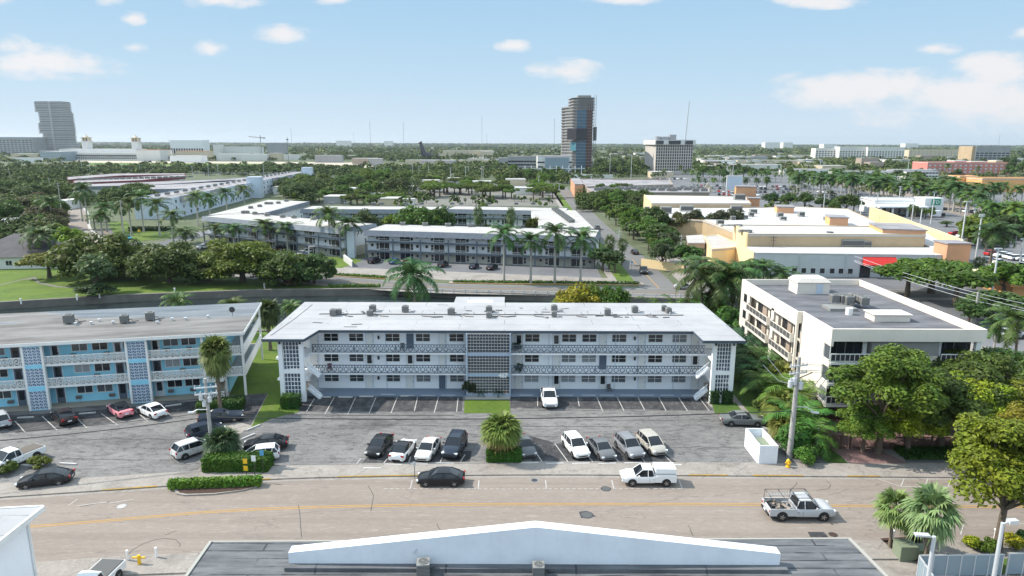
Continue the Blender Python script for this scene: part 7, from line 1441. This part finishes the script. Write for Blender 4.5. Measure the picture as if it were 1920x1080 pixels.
for a in ((648,692,353,4.5,12,'small cream house with white roof among the trees','far_cream'),(703,770,343,4,12,'white roofed long house left of the tree lot','far_white'),(738,775,349,4,9,'white roofed house beside the tree lot','far_white'),(690,715,363,3.6,8,'low white roof behind the rear condominium wing','far_white'),(754,776,373,3.2,6,'small white shelter by the tree lot','far_white'),(1262,1283,319,4,10,'small white house right of the cream store','far_white')):
    low(a[0],a[1],a[2],a[3],a[4],a[5],a[6],'shop_roof')
fb=[]; g5=random.Random(9)
for i in range(95):
    px=g5.choice([g5.uniform(620,950),g5.uniform(1120,1215),g5.uniform(1310,1530),g5.uniform(1310,1910),g5.uniform(1310,1910)]); D=g5.uniform(800,1700) if px>1300 else g5.uniform(900,2300); h=g5.uniform(5,9); x=fx(px,D); w=g5.uniform(18,55); dp=g5.uniform(14,34)
    if any(inside((x+a,D+b),k) for k in KEEP for a,b in ((0,0),(w,0),(w,dp),(0,dp),(w/2,dp/2))): continue
    poly=[(x,D),(x+w,D),(x+w,D+dp),(x,D+dp)]; c=g5.choice(['far_white','far_white','far_cream','far_grey','tan_panel']); fb.append((px,bldg('x',poly,h,c,g5.choice(['warm_roof','shop_roof','old_roof']),0,'far_building','building'),c))
fb.sort(key=lambda t:t[0])
for i,(px,o,c) in enumerate(fb): o['label']='low %s building among distant trees, %s from the left'%({'far_white':'white','far_cream':'cream','far_grey':'grey','tan_panel':'tan'}[c],nth(i)); o['group']='low buildings far off among the trees'
for i,(a,b,D,y) in enumerate(((1435,1463,4200,267.0),(1469,1487,4300,267.2),(1698,1722,4600,269),(1545,1570,3900,270),(720,735,5200,264.5),(630,655,4800,264))): simple(a,b,D,y,60,'hazy high rise on the horizon, %s from the left of six'%nth([2,3,5,4,1,0][i]),'far_white','far_white',name='far_tower',cat='tower')
# crane, masts
D=1500; x=fx(491,D); zc=HT(D,491,257); t=thing('tower_crane','yellow grey tower crane on the left skyline','crane',(x,D,0)); part('mast',MB().tube([(0,0,0),(0,0,zc+4)],.8,4),'ac_grey',t); part('jib',MB().tube([(-25,0,zc+1),(9,0,zc-1.5)],.8,4).obox((8,0,zc-2),(5,1.5,2.5)),'ac_grey',t)
for i,(px,pt,D,r_) in enumerate(((541,257,900,.4),(549,240,3500,.7),(696,227,3500,.8),(758,228,3300,.8),(904,219,3500,.8),(913,251,3500,.7),(1038.5,222,1500,.35),(1868,250,3500,.7),(320,261,1500,.3),(665,248,4000,.6))):
    zz=HT(D,px,pt); x=fx(px,D); lab=['thick monopole with platforms on the left skyline','faint lattice mast right of the crane','tall thin radio mast, left of the three on the skyline','tall thin radio mast, middle of the three','tall thin radio mast, right of the three','short thin mast beside the right radio mast','thin mast just left of the construction tower','faint mast at the right skyline','tiny mast above the white framed block','short faint mast between two tall ones'][i]
    m_=MB().tube([(0,0,0),(0,0,zz)],r_,3); 
    if i==0: m_.cyl((0,0,zz-4),1.6,1.5,8); m_.cyl((0,0,zz-12),1.3,1.2,8)
    single('radio_mast',m_,'ac_grey',lab,'mast',(x,D,0))
# dark sculpture: plain winged form on a mound
D=1250; x=fx(803,D); t=thing('sculpture','large dark bronze winged sculpture above the palms, left of centre','sculpture',(x,D,0)); zz=HT(D,803,266)
part('body',MB().tube([(12,0,4),(7,0,8),(0,0,10),(-8,0,13),(-12,0,zz-6),(-13,0,zz-1),(-17,0,zz-3)],[3,6,6.5,5.5,3.4,3,1.4],10),'bronze',t,60); part('wing',MB().add([(-8,-1,12),(2,-1,15),(17,-1,zz-4),(16,-1,zz-6),(10,-1,zz-11),(2,-1,10),(-8,1,12),(2,1,15),(17,1,zz-4),(16,1,zz-6),(10,1,zz-11),(2,1,10)],[(0,1,2,3,4,5),(11,10,9,8,7,6),(0,6,7,1),(1,7,8,2),(2,8,9,3),(3,9,10,4),(4,10,11,5),(5,11,6,0)]),'bronze',t); part('plinth',MB().box(-14,18,-6,6,0,4),'bronze',t)

# small houses between the condominium and the tree belt
for i,(pa,pb,py,z,c) in enumerate(((512,540,350,5,'far_white'),(556,588,343,5,'far_cream'),(590,618,355,4.5,'far_white'),(606,640,368,4.2,'far_grey'),(655,690,337,5,'far_white'),(712,745,372,4.2,'far_cream'),(790,822,338,5,'far_white'),(838,868,334,5,'far_grey'),(885,930,340,5,'far_white'),(948,985,336,5,'far_cream'),(560,590,334,5,'far_white'),(965,1002,352,4.5,'far_white'),(20,52,392,4.2,'far_white'),(60,88,402,4,'far_grey'),(8,38,372,4.5,'far_cream'),(100,124,376,4.5,'far_white'))):
    b=low(pa,pb,py,z,13,'small %s house with flat pale roof among trees, %s in the scattered group'%({'far_white':'white','far_cream':'cream','far_grey':'grey'}[c],nth(i)),c,random.choice(['warm_roof','shop_roof']),name='house',cat='house'); b['group']='small houses among the trees'
    x0,y0=P(pa,py,z); x1,y1=P(pb,py,z); KEEP.append([(x0-3,y0-26),(x1+3,y0-26),(x1+3,y0),(x0-3,y0)])
# ---------------------------------------------------------------- trees in the middle distance
LAMPS=[]
def ok(x,y):
    return not any(inside((x,y),k) for k in KEEP)
def near_line(x,y,line,d):
    for i in range(len(line)-1):
        ax,ay=line[i];bx,by=line[i+1]; L2=(bx-ax)**2+(by-ay)**2; t=max(0,min(1,((x-ax)*(bx-ax)+(y-ay)*(by-ay))/L2)) if L2 else 0
        if math.hypot(x-ax-t*(bx-ax),y-ay-t*(by-ay))<d: return True
    return False
def named(kd,x,y,h,c,lab,name=None,group=None,sxy=None):
    palm=kd in('royal','royal_far','coconut','sabal','sabal_far','areca','bushy')
    return plant(kd,x,y,lab,'palm tree' if palm else 'tree',name or ('palm_tree' if palm else dict(wide='shade_tree',cone='pine_tree',far_tall='pine_tree',small='young_tree',dome='spreading_tree',round='leafy_tree').get(kd,'tree')),h,random.randrange(3),c,group=group,sxy=sxy)
def leftright(obs,label):
    obs=[o for o in obs if o]; obs.sort(key=lambda o:o.location.x/o.location.y)
    for i,o in enumerate(obs): o['label']=label+', %s from the left'%nth(i)
def cluster(n,box,kinds,hr,cols,label,group,seed=0,wide=1.0,avoid=True):
    g=random.Random(seed); x0,x1,y0,y1=box; k=0; tries=0; made=[]
    while k<n and tries<n*12:
        tries+=1; px=g.uniform(x0,x1); py=g.uniform(y0,y1); x,y=P(px,py)
        if avoid and (not ok(x,y) or near_line(x,y,ss,6.5) or near_line(x,y,cr,6.5) or near_line(x,y,ra,6)): continue
        s=g.uniform(*hr); random.seed(seed*1000+k); made.append(named(g.choice(kinds),x,y,s,g.choice(cols),label,group=group,sxy=s*wide*g.uniform(.85,1.25))); k+=1
    leftright(made,label)
random.seed(11)
# tall palms before the condominium and canal road (each one can be pointed out)
for i,(px,by,ty) in enumerate(((945,530,431),(995,532,443),(1040,532,429),(1088,532,438))): plant_px('royal',px,by,ty,'tall royal palm on the median, %s of four'%['leftmost','second','third','rightmost'][i],col=(.045,.11,.03),name='royal_palm',cat='palm tree',v=i%3,width=1.25)
for px,by,ty,l in ((620,478,396,'tall date palm at the right end of the left condominium wing'),(656,483,413,'palm left of the teal fin wall'),(540,472,421,'palm before the left condominium wing, right of centre'),(498,470,416,'palm before the left condominium wing, centre'),(440,470,424,'palm before the left condominium wing, left of centre'),(405,464,423,'palm before the left end of the condominium wing'),(350,470,431,'palm left of the spreading tree crown'),(325,455,399,'palm over the white cars at the junction'),(300,443,378,'tall palm on the corner lawn, right one'),(270,436,364,'tallest palm on the corner lawn'),(247,442,375,'palm on the corner lawn beside the tall pole'),(230,430,385,'palm left of the tall pole'),(201,435,384,'palm with broad crown left of the twin road'),(192,440,400,'lower palm at the twin road'),(178,430,405,'low palm right of the winding road'),(165,420,350,'palm group crown right of the winding road'),(155,415,365,'palm right of the winding road bend'),(372,424,364,'palm before the long white block, left'),(395,418,367,'palm before the long white block, second'),(427,408,357,'palm before the long white block, third'),(460,400,352,'palm before the long white block, fourth'),(100,430,372,'palm left of the winding road'),(70,500,433,'large palm beside the dark roofed house'),(1318,520,487,'feathery palm left of the shop wall corner') ):
    plant_px('royal' if ty<430 else 'coconut',px,by,ty,l,col=(.04+random.random()*.03,.09+random.random()*.03,.025),name='palm_tree',cat='palm tree',v=random.randrange(3),width=1.4)
for px,by,ty,l in ((1142,505,439,'slim fan palm at the side street, left one'),(1166,497,445,'slim fan palm at the side street, right one'),(897,462,383,'tall fan palm in the courtyard, left'),(958,462,387,'tall fan palm in the courtyard, right'),(1529,515,475,'dark fan palm before the pale shop wall'),(1726,520,485,'fan palm before the shop wall, right of the awning'),(1790,530,490,'fan palm beside the terracotta corner tower'),(1832,524,481,'fan palm right of the terracotta corner tower'),(708,415,385,'small brown headed palm before the rear wing')):
    plant_px('sabal_far',px,by,ty,l,col=(.07,.10,.03),name='fan_palm',cat='palm tree',width=1.15)
for px,by,ty,k,c,w,l in ((1130,508,468,'round',(.045,.085,.025),.9,'bushy dark tree at the street corner, left'),(1152,512,475,'round',(.04,.08,.025),.9,'bushy dark tree at the street corner, right'),(1460,500,479,'round',(.06,.11,.02),.55,'small round tree before the shop wall'),(1855,500,425,'coconut',(.035,.08,.025),1.7,'big dark date palm at the car park corner'),(1745,550,489,'wide',(.08,.15,.015),1.5,'wide bright green tree before the shop, left'),(1700,556,498,'wide',(.07,.135,.015),1.2,'bright green tree behind the cream building parapet'),(1790,575,505,'wide',(.06,.12,.015),1.2,'bright green tree beside the overhead line pole'),(1880,556,497,'round',(.08,.15,.015),1.4,'bright green tree left of the metal roofed restaurant'),(1858,600,550,'round',(.075,.13,.03),1.3,'pale green tree right of the overhead line pole'),(1815,610,566,'round',(.05,.10,.02),.8,'small tree at the overhead line pole'),(1775,425,415,'small',(.05,.09,.02),1.4,'small round tree in the empty car park row'),(1283,505,463,'round',(.055,.11,.02),1.0,'round tree before the service yard gate'),(1240,505,460,'round',(.05,.08,.03),.9,'grey green tree on the verge'),(1235,468,425,'round',(.055,.10,.02),1.3,'mid green tree on the side street verge'),(1215,455,410,'round',(.06,.115,.02),1.3,'dense tree along the side street'),(1195,440,390,'dome',(.075,.14,.015),.75,'large bright green tree over the side street'),(1170,420,385,'round',(.07,.13,.015),1.3,'bright green tree, upper side street'),(1225,446,393,'round',(.05,.09,.02),1.1,'tree at the left corner of the rear store'),(1345,447,399,'round',(.055,.06,.03),1.0,'dull olive tree before the tan wall, left'),(1372,446,397,'round',(.045,.06,.03),1.1,'dull dark tree before the tan wall, right'),(1270,446,402,'round',(.08,.08,.03),.9,'brownish tree behind the service yard'),(1300,447,398,'round',(.05,.06,.03),1.0,'grey tree behind the service yard'),(1250,480,440,'round',(.05,.075,.03),1.0,'small leaved tree beside the yard wall'),(785,455,390,'dome',(.06,.115,.018),1.1,'very wide dome tree in the courtyard'),(830,455,390,'dome',(.045,.09,.02),.55,'dark tree right of the wide courtyard tree'),(685,465,397,'dome',(.05,.075,.03),.7,'tall grey green tree left of the front wing'),(735,450,408,'round',(.13,.19,.02),.9,'yellow green tree behind the front wing'),(650,430,393,'round',(.13,.20,.02),.8,'yellow green tree in the courtyard left'),(915,462,420,'bushy',(.11,.13,.03),1.7,'shaggy fan palm behind the front wing roof, left'),(1000,462,408,'bushy',(.09,.12,.03),2.0,'shaggy fan palm behind the front wing roof, right'),(955,462,427,'bushy',(.08,.11,.04),1.6,'low fan palm behind the front wing roof'),(865,455,424,'bushy',(.09,.13,.04),1.5,'low fan palm beside the dark courtyard tree'),(1310,470,455,'small',(.07,.12,.02),1.3,'small tree between truck and street')):
    plant_px(k,px,by,ty,l,col=c,v=random.randrange(2) if k!='wide' else 0,width=w,name='fan_palm' if k=='bushy' else 'tree',cat='tree')
for i,px in enumerate((1345,1385,1430,1455,1300,1405)):
    plant_px('coconut',px,552-(px==1300)*0,505-(i%3)*5,'coconut palm in the row behind the cream building, %s of six from the left'%nth(sorted((1345,1385,1430,1455,1300,1405)).index(px)),col=(.05,.10,.025),name='palm_tree',cat='palm tree',v=i%2,width=1.05)
for px,by,ty,c,l in ((380,470,464,(.05,.1,.02),'dark hedge on the corner lawn') ,): pass
hedge(*P(285,433),16,3,1.6,'dark clipped hedge on the corner lawn',.05,col=(.02,.045,.015),size=.35,dens=8)
# clusters
CG=[(.055,.11,.018),(.075,.135,.018),(.09,.155,.018),(.07,.095,.026)]; CD=[(.036,.072,.017),(.048,.088,.017),(.058,.10,.017)]; CB_=[(.10,.165,.018),(.125,.19,.018),(.08,.14,.018)]
cluster(20,(0,95,385,430),['round','dome'],(.6,1.0),CG+[(.09,.08,.04)],'garden tree among the houses at the left edge','garden trees at the left edge',1)
cluster(16,(40,118,430,468),['round'],(.5,.95),CG+[(.09,.08,.04)],'garden tree left of the winding road','garden trees left of the winding road',2)
plant_px('round',130,475,430,'bright lime green tree beside the winding road',col=(.15,.25,.015),width=.9,name='tree')
cluster(12,(0,100,345,385),['round','dome'],(.8,1.2),CD,'big dark tree at the far left above the houses','dark trees at the far left',3,avoid=True)
cluster(11,(170,285,374,388),['dome','round'],(.7,1.0),CD,'dark tree in front of the low maroon banded blocks','dark trees before the low blocks',4)
cluster(8,(120,170,350,372),['round','cone'],(.7,1.1),CG,'tree at the head of the winding road','trees at the head of the winding road',5)
cluster(70,(70,1010,323,331),['round','far'],(.7,.95),CD+[(.06,.10,.02)],'tree in the long dark belt in front of the race track','long belt of trees before the race track',6,1.3)
cluster(24,(560,800,342,374),['round','dome'],(.75,1.2),CG+CB_[:1],'leafy tree between the condominium and the tree belt','leafy trees behind the condominium',8)
cluster(26,(555,760,376,385),['wide','round'],(.55,.75),CB_+CG,'low crown just behind the rear condominium roof','crowns behind the rear condominium roof',9)
cluster(40,(790,1050,342,376),['wide'],(.75,1.05),CB_+[(.08,.12,.015)],'flat topped shade tree in the sandy parking lot','flat topped shade trees in the sandy lot',10,1.0)
cluster(14,(760,1040,377,385),['sabal_far','small'],(.5,.8),CB_+CG,'small plant between the sandy lot and the rear condominium','small plants behind the rear condominium',11)
cluster(16,(500,600,352,378),['dome','round'],(.7,.95),CD+CB_[:1],'big tree at the end of the long white block','big trees at the end of the long white block',12)
cluster(14,(960,1070,325,350),['round'],(.9,1.3),CG,'tree at the top of the side street, left side','trees at the top of the side street',13)
cluster(16,(1080,1180,360,395),['round'],(.8,1.1),CG,'street tree on the verge at the top of the side street','street trees on the upper verge',14)
cluster(10,(1150,1215,366,392),['round','dome'],(.7,.95),CG,'tree between the verge and the rear store','trees left of the rear store',15)
for i in range(14):
    k=3+i*1.1; a=ss[min(int(k),len(ss)-2)]; x=a[0]+8; y=a[1]+random.uniform(-4,4)
    if y>175 and ok(x+1,y): named('small' if i%3 else 'round',x,y,random.uniform(.9,1.3) if i%3 else .75,random.choice(CG),'young tree, %s from the near end of the side street grass verge'%nth(i),group='young trees on the grass verge')
# palm rows in the shopping car park
gP='royal palms in rows along the shopping car park'
def row(n,a,b,h,kd,label,group,cols=CB_,jit=2,w=1.0):
    made=[]
    for i in range(n):
        t=(i+.5)/n; x,y=P(a[0]+(b[0]-a[0])*t,a[1]+(b[1]-a[1])*t); x+=random.uniform(-jit,jit); y+=random.uniform(-jit,jit)
        if ok(x,y): s=h*random.uniform(.85,1.15); made.append(named(kd,x,y,s,random.choice(cols),label,group=group,sxy=s*w))
    leftright(made,label)
CP=[(.05,.11,.025),(.07,.13,.025),(.09,.15,.02),(.04,.085,.025)]
row(28,(1480,362),(1800,398),1.3,'royal_far','tall royal palm in the near row of the shopping boulevard',gP,CP,5,1.35); row(32,(1470,352),(1860,392),1.25,'royal_far','royal palm in the middle row of the shopping boulevard',gP,CP,6,1.35); row(24,(1560,345),(1915,385),1.15,'royal_far','royal palm in the far row of the shopping boulevard',gP,CP,6,1.2)
row(20,(1290,340),(1500,342),.9,'royal_far','palm in the back row of the packed car park','palms behind the packed car park',CP,6,1.2); row(18,(1290,352),(1450,356),.8,'royal_far','palm between the packed car rows','palms between the packed car rows',CP,4,1.1)
row(16,(1800,395),(1935,455),1.05,'royal_far','royal palm by the right edge beyond the car park','royal palms by the right edge',CP,6,1.3)
for i,(px,py,s) in enumerate(((1445,392,.72),(1478,392,.72),(1508,394,.78),(1540,396,.6),(1562,404,.6),(1585,402,.85),(1600,398,.7),(1565,396,.6))): x,y=P(px,py); named('round',x,y,s*1.25,random.choice(CD),'dark round tree in the row right of the stores, %s of eight'%nth(i),sxy=s*1.35)
cluster(18,(1830,1935,420,455),['round'],(.8,1.1),CD+CG,'dense tree on the berm at the right edge','dense trees on the right berm',16); cluster(10,(1650,1760,398,412),['small','sabal_far'],(.8,1.1),CG,'small planting round the bank','small planting round the bank',17)
cluster(9,(1800,1900,455,470),['small','shrub'],(1.2,2.0),CB_,'bright shrub on the car park kerb','shrubs on the car park kerb',18)
cluster(46,(1210,1910,322,345),['far','royal_far','round'],(.9,1.3),CD+CG,'tree in the band behind the shopping car park','trees behind the shopping car park',19)
cluster(26,(1115,1215,315,332),['far','far_tall'],(.9,1.4),CD,'dark tree between the tower and the office block','dark trees beside the office block',20)
cluster(12,(1860,1930,300,330),['far_tall','cone'],(1.3,1.9),CD,'tall dark pine near the right edge','tall dark pines near the right edge',21)
def grove(name,n,box,hr,r0,size,nl,seed,label,mat='leaf_far'):
    g=np.random.default_rng(seed); c=[]
    for _ in range(n*5):
        if len(c)>=n: break
        x,y=P(g.uniform(box[0],box[1]),g.uniform(box[2],box[3]))
        if ok(x,y): c.append((x,y))
    c=np.array(c); m=len(c); h=g.uniform(hr[0],hr[1],m); r=r0*g.uniform(.7,1.3,m); d=g.normal(0,1,(m,nl,3)); d/=np.linalg.norm(d,axis=2,keepdims=True)
    k=g.uniform(.7,1.1,(m,nl)); p=np.stack([c[:,None,0]+d[:,:,0]*r[:,None]*k,c[:,None,1]+d[:,:,1]*r[:,None]*k,h[:,None]*.6+d[:,:,2]*h[:,None]*.42*k],2).reshape(-1,3); nn=d.reshape(-1,3).copy(); nn[:,2]+=.5
    o=inst(name,quads_mesh(name,leaf_cards(p,nn,size,.7,.4),mat)); o['kind']='stuff'; o['label']=label; o['category']='grove'
# ---------------------------------------------------------------- far woods as one mass
def woods(name,n,D0,D1,rx,size,nl,seed,pow_=1.0,hr=(5,11),ymax=None):
    g=np.random.default_rng(seed); V=[]; keep=[]
    D=D0+(D1-D0)*g.uniform(0,1,n)**pow_; X=D*g.uniform(-1.15,1.05,n)
    for x,y in zip(X,D):
        if not ok(x,y): continue
        if near_line(x,y,ss,9): continue
        if inside((x,y),LOTS[0]) or inside((x,y),LOTS[1]) or inside((x,y),LOTS[2]) or inside((x,y),LOTS[3]): continue
        keep.append((x,y))
    c=np.array(keep); m=len(c); h=g.uniform(hr[0],hr[1],m); r=rx*g.uniform(.6,1.3,m)
    d=g.normal(0,1,(m,nl,3)); d/=np.linalg.norm(d,axis=2,keepdims=True); d[:,:,2]=np.abs(d[:,:,2])*1.0-.15
    p=np.stack([c[:,None,0]+d[:,:,0]*r[:,None], c[:,None,1]+d[:,:,1]*r[:,None], h[:,None]*.55+d[:,:,2]*h[:,None]*.5],2).reshape(-1,3)
    nn=d.reshape(-1,3).copy(); nn[:,2]+=.6
    me=quads_mesh(name,leaf_cards(p,nn,size,.75,.4),'leaf_far'); o=inst(name,me); o['kind']='stuff'; o['label']='mass of distant treetops reaching to the horizon'; o['category']='woods'; return o
LOTS=[PP([(1235,372),(1130,347),(1290,333),(1700,326),(1930,350),(2100,420),(2100,600),(1860,560),(1800,500),(1500,400)]), PP([(690,386),(1058,386),(1030,342),(760,342)]), PP([(120,311),(820,316),(820,309),(660,302.5),(120,300)]), PP([(60,345),(330,325),(590,318),(560,400),(300,470),(60,470)])]
m, nt_, N_, L_, b_ = newmat('leaf_far'); v=coords(N_,L_,'Object'); ge=N_.new('ShaderNodeNewGeometry')
f=noise(N_,L_,v,.006,5,.7); col=ramp(N_,L_,f,[(.35,(.038,.062,.018)),(.5,(.065,.095,.024)),(.62,(.13,.145,.05))]); hs=N_.new('ShaderNodeHueSaturation'); L_.new(col,hs.inputs['Color']); vr=N_.new('ShaderNodeMapRange'); vr.inputs['To Min'].default_value=.45; vr.inputs['To Max'].default_value=1.6; L_.new(ge.outputs['Random Per Island'],vr.inputs['Value']); L_.new(vr.outputs[0],hs.inputs['Value']); L_.new(hs.outputs[0],b_.inputs['Base Color']); b_.inputs['Roughness'].default_value=.8; b_.inputs['Specular IOR Level'].default_value=.1
grove('rear_belt_trees',150,(60,1010,318.5,323),(6,8),5,1.1,90,51,'rear mass of the long tree belt in front of the race track'); grove('belt_undergrowth',200,(60,1010,323,331),(5,7.5),5,1.0,60,52,'undergrowth filling the long dark tree belt')
grove('track_palms',70,(470,760,294,301),(7,11),4,1.2,60,53,'mass of palms beyond the race track'); grove('sculpture_grove',230,(620,960,288,304),(9,14),4.2,1.2,60,54,'mass of palms around the dark sculpture'); grove('office_grove',130,(1115,1215,300,332),(8,13),4.5,1.1,70,55,'dark trees between tower and office block')
grove('car_park_backdrop',230,(1300,1920,300,326),(6,9),4.5,1.1,60,56,'mass of trees behind the shopping district'); grove('side_street_bushes',60,(1085,1215,362,398),(4,7),3,.5,120,57,'undergrowth beside the upper side street')
grove('outer_gardens',260,(-520,-20,372,500),(5,9),4,.7,110,65,'garden trees beyond the left edge'); grove('outer_trees',260,(-620,-20,318,372),(6,11),5,1.1,80,66,'tree mass beyond the left edge'); grove('garden_growth',200,(-20,112,378,468),(4,7.5),3.2,.45,150,58,'garden growth among the houses at the left edge'); grove('condominium_growth',90,(560,800,345,377),(4,8),4,.6,110,59,'undergrowth behind the condominium'); grove('lot_growth',90,(780,1060,330,345),(6,10),4,.8,90,60,'tree mass at the rear of the sandy lot'); grove('left_growth',170,(-20,130,325,378),(6,11),4.5,.8,100,61,'tree mass at the far left above the houses')
grove('block_growth',70,(130,330,372,390),(4,7),3.4,.5,100,62,'undergrowth before the low maroon banded blocks'); grove('boulevard_growth',90,(1480,1900,345,395),(2,4),3,.5,70,63,'low planting along the shopping boulevard'); grove('berm_growth',50,(1820,1940,412,455),(3,5),3,.5,90,64,'planting on the right berm')
woods('woods',1150,330,800,4.2,1.0,46,31,1.0,(4,8)); woods('far_woods',3200,800,2200,6.5,1.9,34,32,1.0,(4.5,9)); woods('farther_woods',4800,2000,6500,13,5.0,22,33,1.0,(7,14)); woods('horizon_woods',3400,6000,16000,45,18,16,34,1.0,(9,17))
# ---------------------------------------------------------------- parked cars far off
def joined_car(t):
    body,gl_,roof,ty,*_=car_meshes(t,False); L_,W,st,cab,(wx0,wx1,wr)=CARS[t]; key=('far',t)
    if key in CARM: return CARM[key]
    bm=bmesh.new(); mats=[]
    for me,mi in ((body,0),(gl_,1),(roof,0)):
        n0=len(bm.faces); bm.from_mesh(me); bm.faces.ensure_lookup_table()
        for f in bm.faces[n0:]: f.material_index = 1 if mi==1 else (2 if f.material_index==1 else 0)
    me=bpy.data.meshes.new('parked_car'); bm.to_mesh(me); bm.free(); [me.materials.append(MATS[k]) for k in('car_paint','car_glass','black_plastic')]; CARM[key]=me; return me
CCOL=[C_WHITE,C_WHITE,C_WHITE,C_SILV,C_SILV,C_BLACK,C_GREY,C_BLACK,C_NAVY,C_RED,C_PEARL,C_BEIGE]; CN={id(C_WHITE):'white',id(C_SILV):'silver',id(C_BLACK):'black',id(C_GREY):'grey',id(C_NAVY):'dark blue',id(C_RED):'red',id(C_PEARL):'pearl white',id(C_BEIGE):'beige'}
def lot_row(a,b,where,fill=.8,ang=1.57,sp=2.9,cols=None):
    made=[]; A_=P(*a);B_2=P(*b); L_=math.hypot(B_2[0]-A_[0],B_2[1]-A_[1]); n=int(L_/sp); rz=math.atan2(B_2[1]-A_[1],B_2[0]-A_[0])
    for i in range(n):
        if random.random()>fill: continue
        x=A_[0]+(B_2[0]-A_[0])*(i+.5)/n; y=A_[1]+(B_2[1]-A_[1])*(i+.5)/n
        if not ok(x,y): continue
        c=random.choice(cols or CCOL); thing('parked_car','%s car, %s %s'%(CN[id(c)],nth(i),where),'car',(x,y,.05),rz+ang+random.choice((0,math.pi)),'cars '+where.replace('from the left ','').replace('from the left, ',''),joined_car(random.choice(['sedan','suv','suv','hatch'])),color=c)
    obs=[o for o in made]; 
random.seed(5)
for k,(a,b,f_) in enumerate((((1290,349),(1520,352),.85),((1300,354),(1510,357),.85),((1318,360),(1500,363),.85),((1335,366),(1490,369),.85),((1345,372),(1475,375),.8))): lot_row(a,b,'from the left in the %s packed row'%['farthest','second farthest','middle','second nearest','nearest'][k],f_)
lot_row((1180,340),(1290,336),'from the left below the office block',.7); lot_row((1120,341),(1240,337),'from the left below the construction tower',.6)
lot_row((1530,360),(1640,372),'from the left under the boulevard palms',.6); lot_row((1560,372),(1700,388),'from the left under the near palm rows',.5); lot_row((1650,382),(1850,402),'from the left between right palm rows',.6)
lot_row((1850,478),(1960,496),'from the left, rear row by right edge',.9); lot_row((1838,490),(1960,508),'from the left, middle row by right edge',.9); lot_row((1850,502),(1960,517),'from the left, front row by right edge',.85)
for px,py,c,l,rz in ((1790,440,C_RED,'red car in the open car park behind the shops',.2),(1805,446,C_WHITE,'white car beside the red one in the open car park',.2),(1822,431,C_WHITE,'white car alone beside a kerbed island',.3),(1862,441,C_SILV,'silver car under the berm trees',.3),(1708,432,C_WHITE,'white car behind the terracotta turret',1.2),(1698,436,C_SILV,'silver car behind the terracotta turret',1.2),(1600,410,C_WHITE,'white car beside the middle orange turret',.2),(1580,410,C_WHITE,'white car left of the other beside the middle turret',.2),(1865,509,C_WHITE,'white car left of the pair by the fan palm',.1),(1882,508,C_WHITE,'white car right of the pair by the fan palm',.1),(1897,634,C_SILV,'silver car in the lot beside the cream building',.1),(1905,488,C_WHITE,'white car nearest the metal lamp pole',.1),(1120,372,C_WHITE,'white car at the head of the side street',2.2),(1098,372,C_SILV,'silver car at the head of the side street',2.2),(808,366,C_BLACK,'black car in the sandy lot',.2)):
    x,y=P(px,py); thing('parked_car',l,'car',(x,y,.05),rz,None,joined_car('suv' if c!=C_RED else 'sedan'),color=c)
m_=MB(); m_.box(-2.5,2.5,-1.2,1.2,.8,3.2); m_.box(2.6,4.2,-1.1,1.1,.6,2.2,1); single('van',m_,['canvas_white','black_plastic'],'white van beside the bank','van',(*P(1751,408),0),-.2)
# lamp posts
gL='lamp posts'
for i,(px,by,ty) in enumerate(((705,336,313),(721,337,314),(734,337,315),(774,332,312),(786,330,312),(804,330,311),(845,338,315),(873,336,313),(878,334,313),(903,332,312),(906,333,313),(972,335,315),(155,322,303),(170,322,306),(230,320,304),(263,320,303),(362,332,312),(392,332,310),(410,330,310),(495,329,308),(1147,364,342),(1048,366,344),(1108,352,331),(1010,352,330),(1015,340,318))):
    x,y=P(px,by+6); h=HT(y,px,ty); m_=MB(); m_.tube([(0,0,0),(0,0,h)],[.22,.16],5); m_.box(-.9,.9,-.2,.2,h-.15,h+.1); lab='pale lamp post in front of the dark tree belt, %s from the left'%nth(i-12) if 12<=i<20 else ('pale lamp post over the middle tree belt, %s from the left'%nth(i) if i<12 else 'pale pole beside the upper side street, %s'%['right one','left one','by the store corner','left of the tower','at the tower foot'][i-20]); single('lamp_post',m_,'galv',lab,'lamp post',(x,y,0),group=gL)
for i,(px,by,ty) in enumerate(((1372,354,293),(1183,335,291),(1143,334,290),(1535,343,299),(1700,338,300),(1610,430,371),(1542,412,360),(1640,420,362),(1706,440,372),(1720,462,389),(1798,486,378),(1823,432,391),(1831,475,402),(1828,492,405),(1858,560,466),(1911,500,448),(1745,420,360),(1683,396,350))):
    x,y=P(px,by); h=HT(y,px,ty); m_=MB(); m_.tube([(0,0,0),(0,0,h)],[.25,.16],5); m_.box(-.8,.8,-.2,.2,h-.15,h+.1); single('lamp_post',m_,'galv','tall pale lamp post at the shopping centre, %s from the left'%nth(sorted((1372,1183,1143,1535,1700,1610,1542,1640,1706,1720,1798,1823,1831,1828,1858,1911,1745,1683)).index(px)),'lamp post',(x,y,0),group=gL)
# ---------------------------------------------------------------- air
m=bpy.data.materials.new('haze'); m.use_nodes=True; n=m.node_tree.nodes; n.clear(); o_=n.new('ShaderNodeOutputMaterial'); v_=n.new('ShaderNodeVolumePrincipled')
v_.inputs['Color'].default_value=(.80,.88,.96,1); v_.inputs['Density'].default_value=.00005; v_.inputs['Anisotropy'].default_value=.3; m.node_tree.links.new(v_.outputs[0],o_.inputs['Volume']); MATS['haze']=m
struct('haze', MB().box(-18000,18000,-500,20000,-3.5,175), 'haze', 'stuff')
bpy.context.view_layer.update()
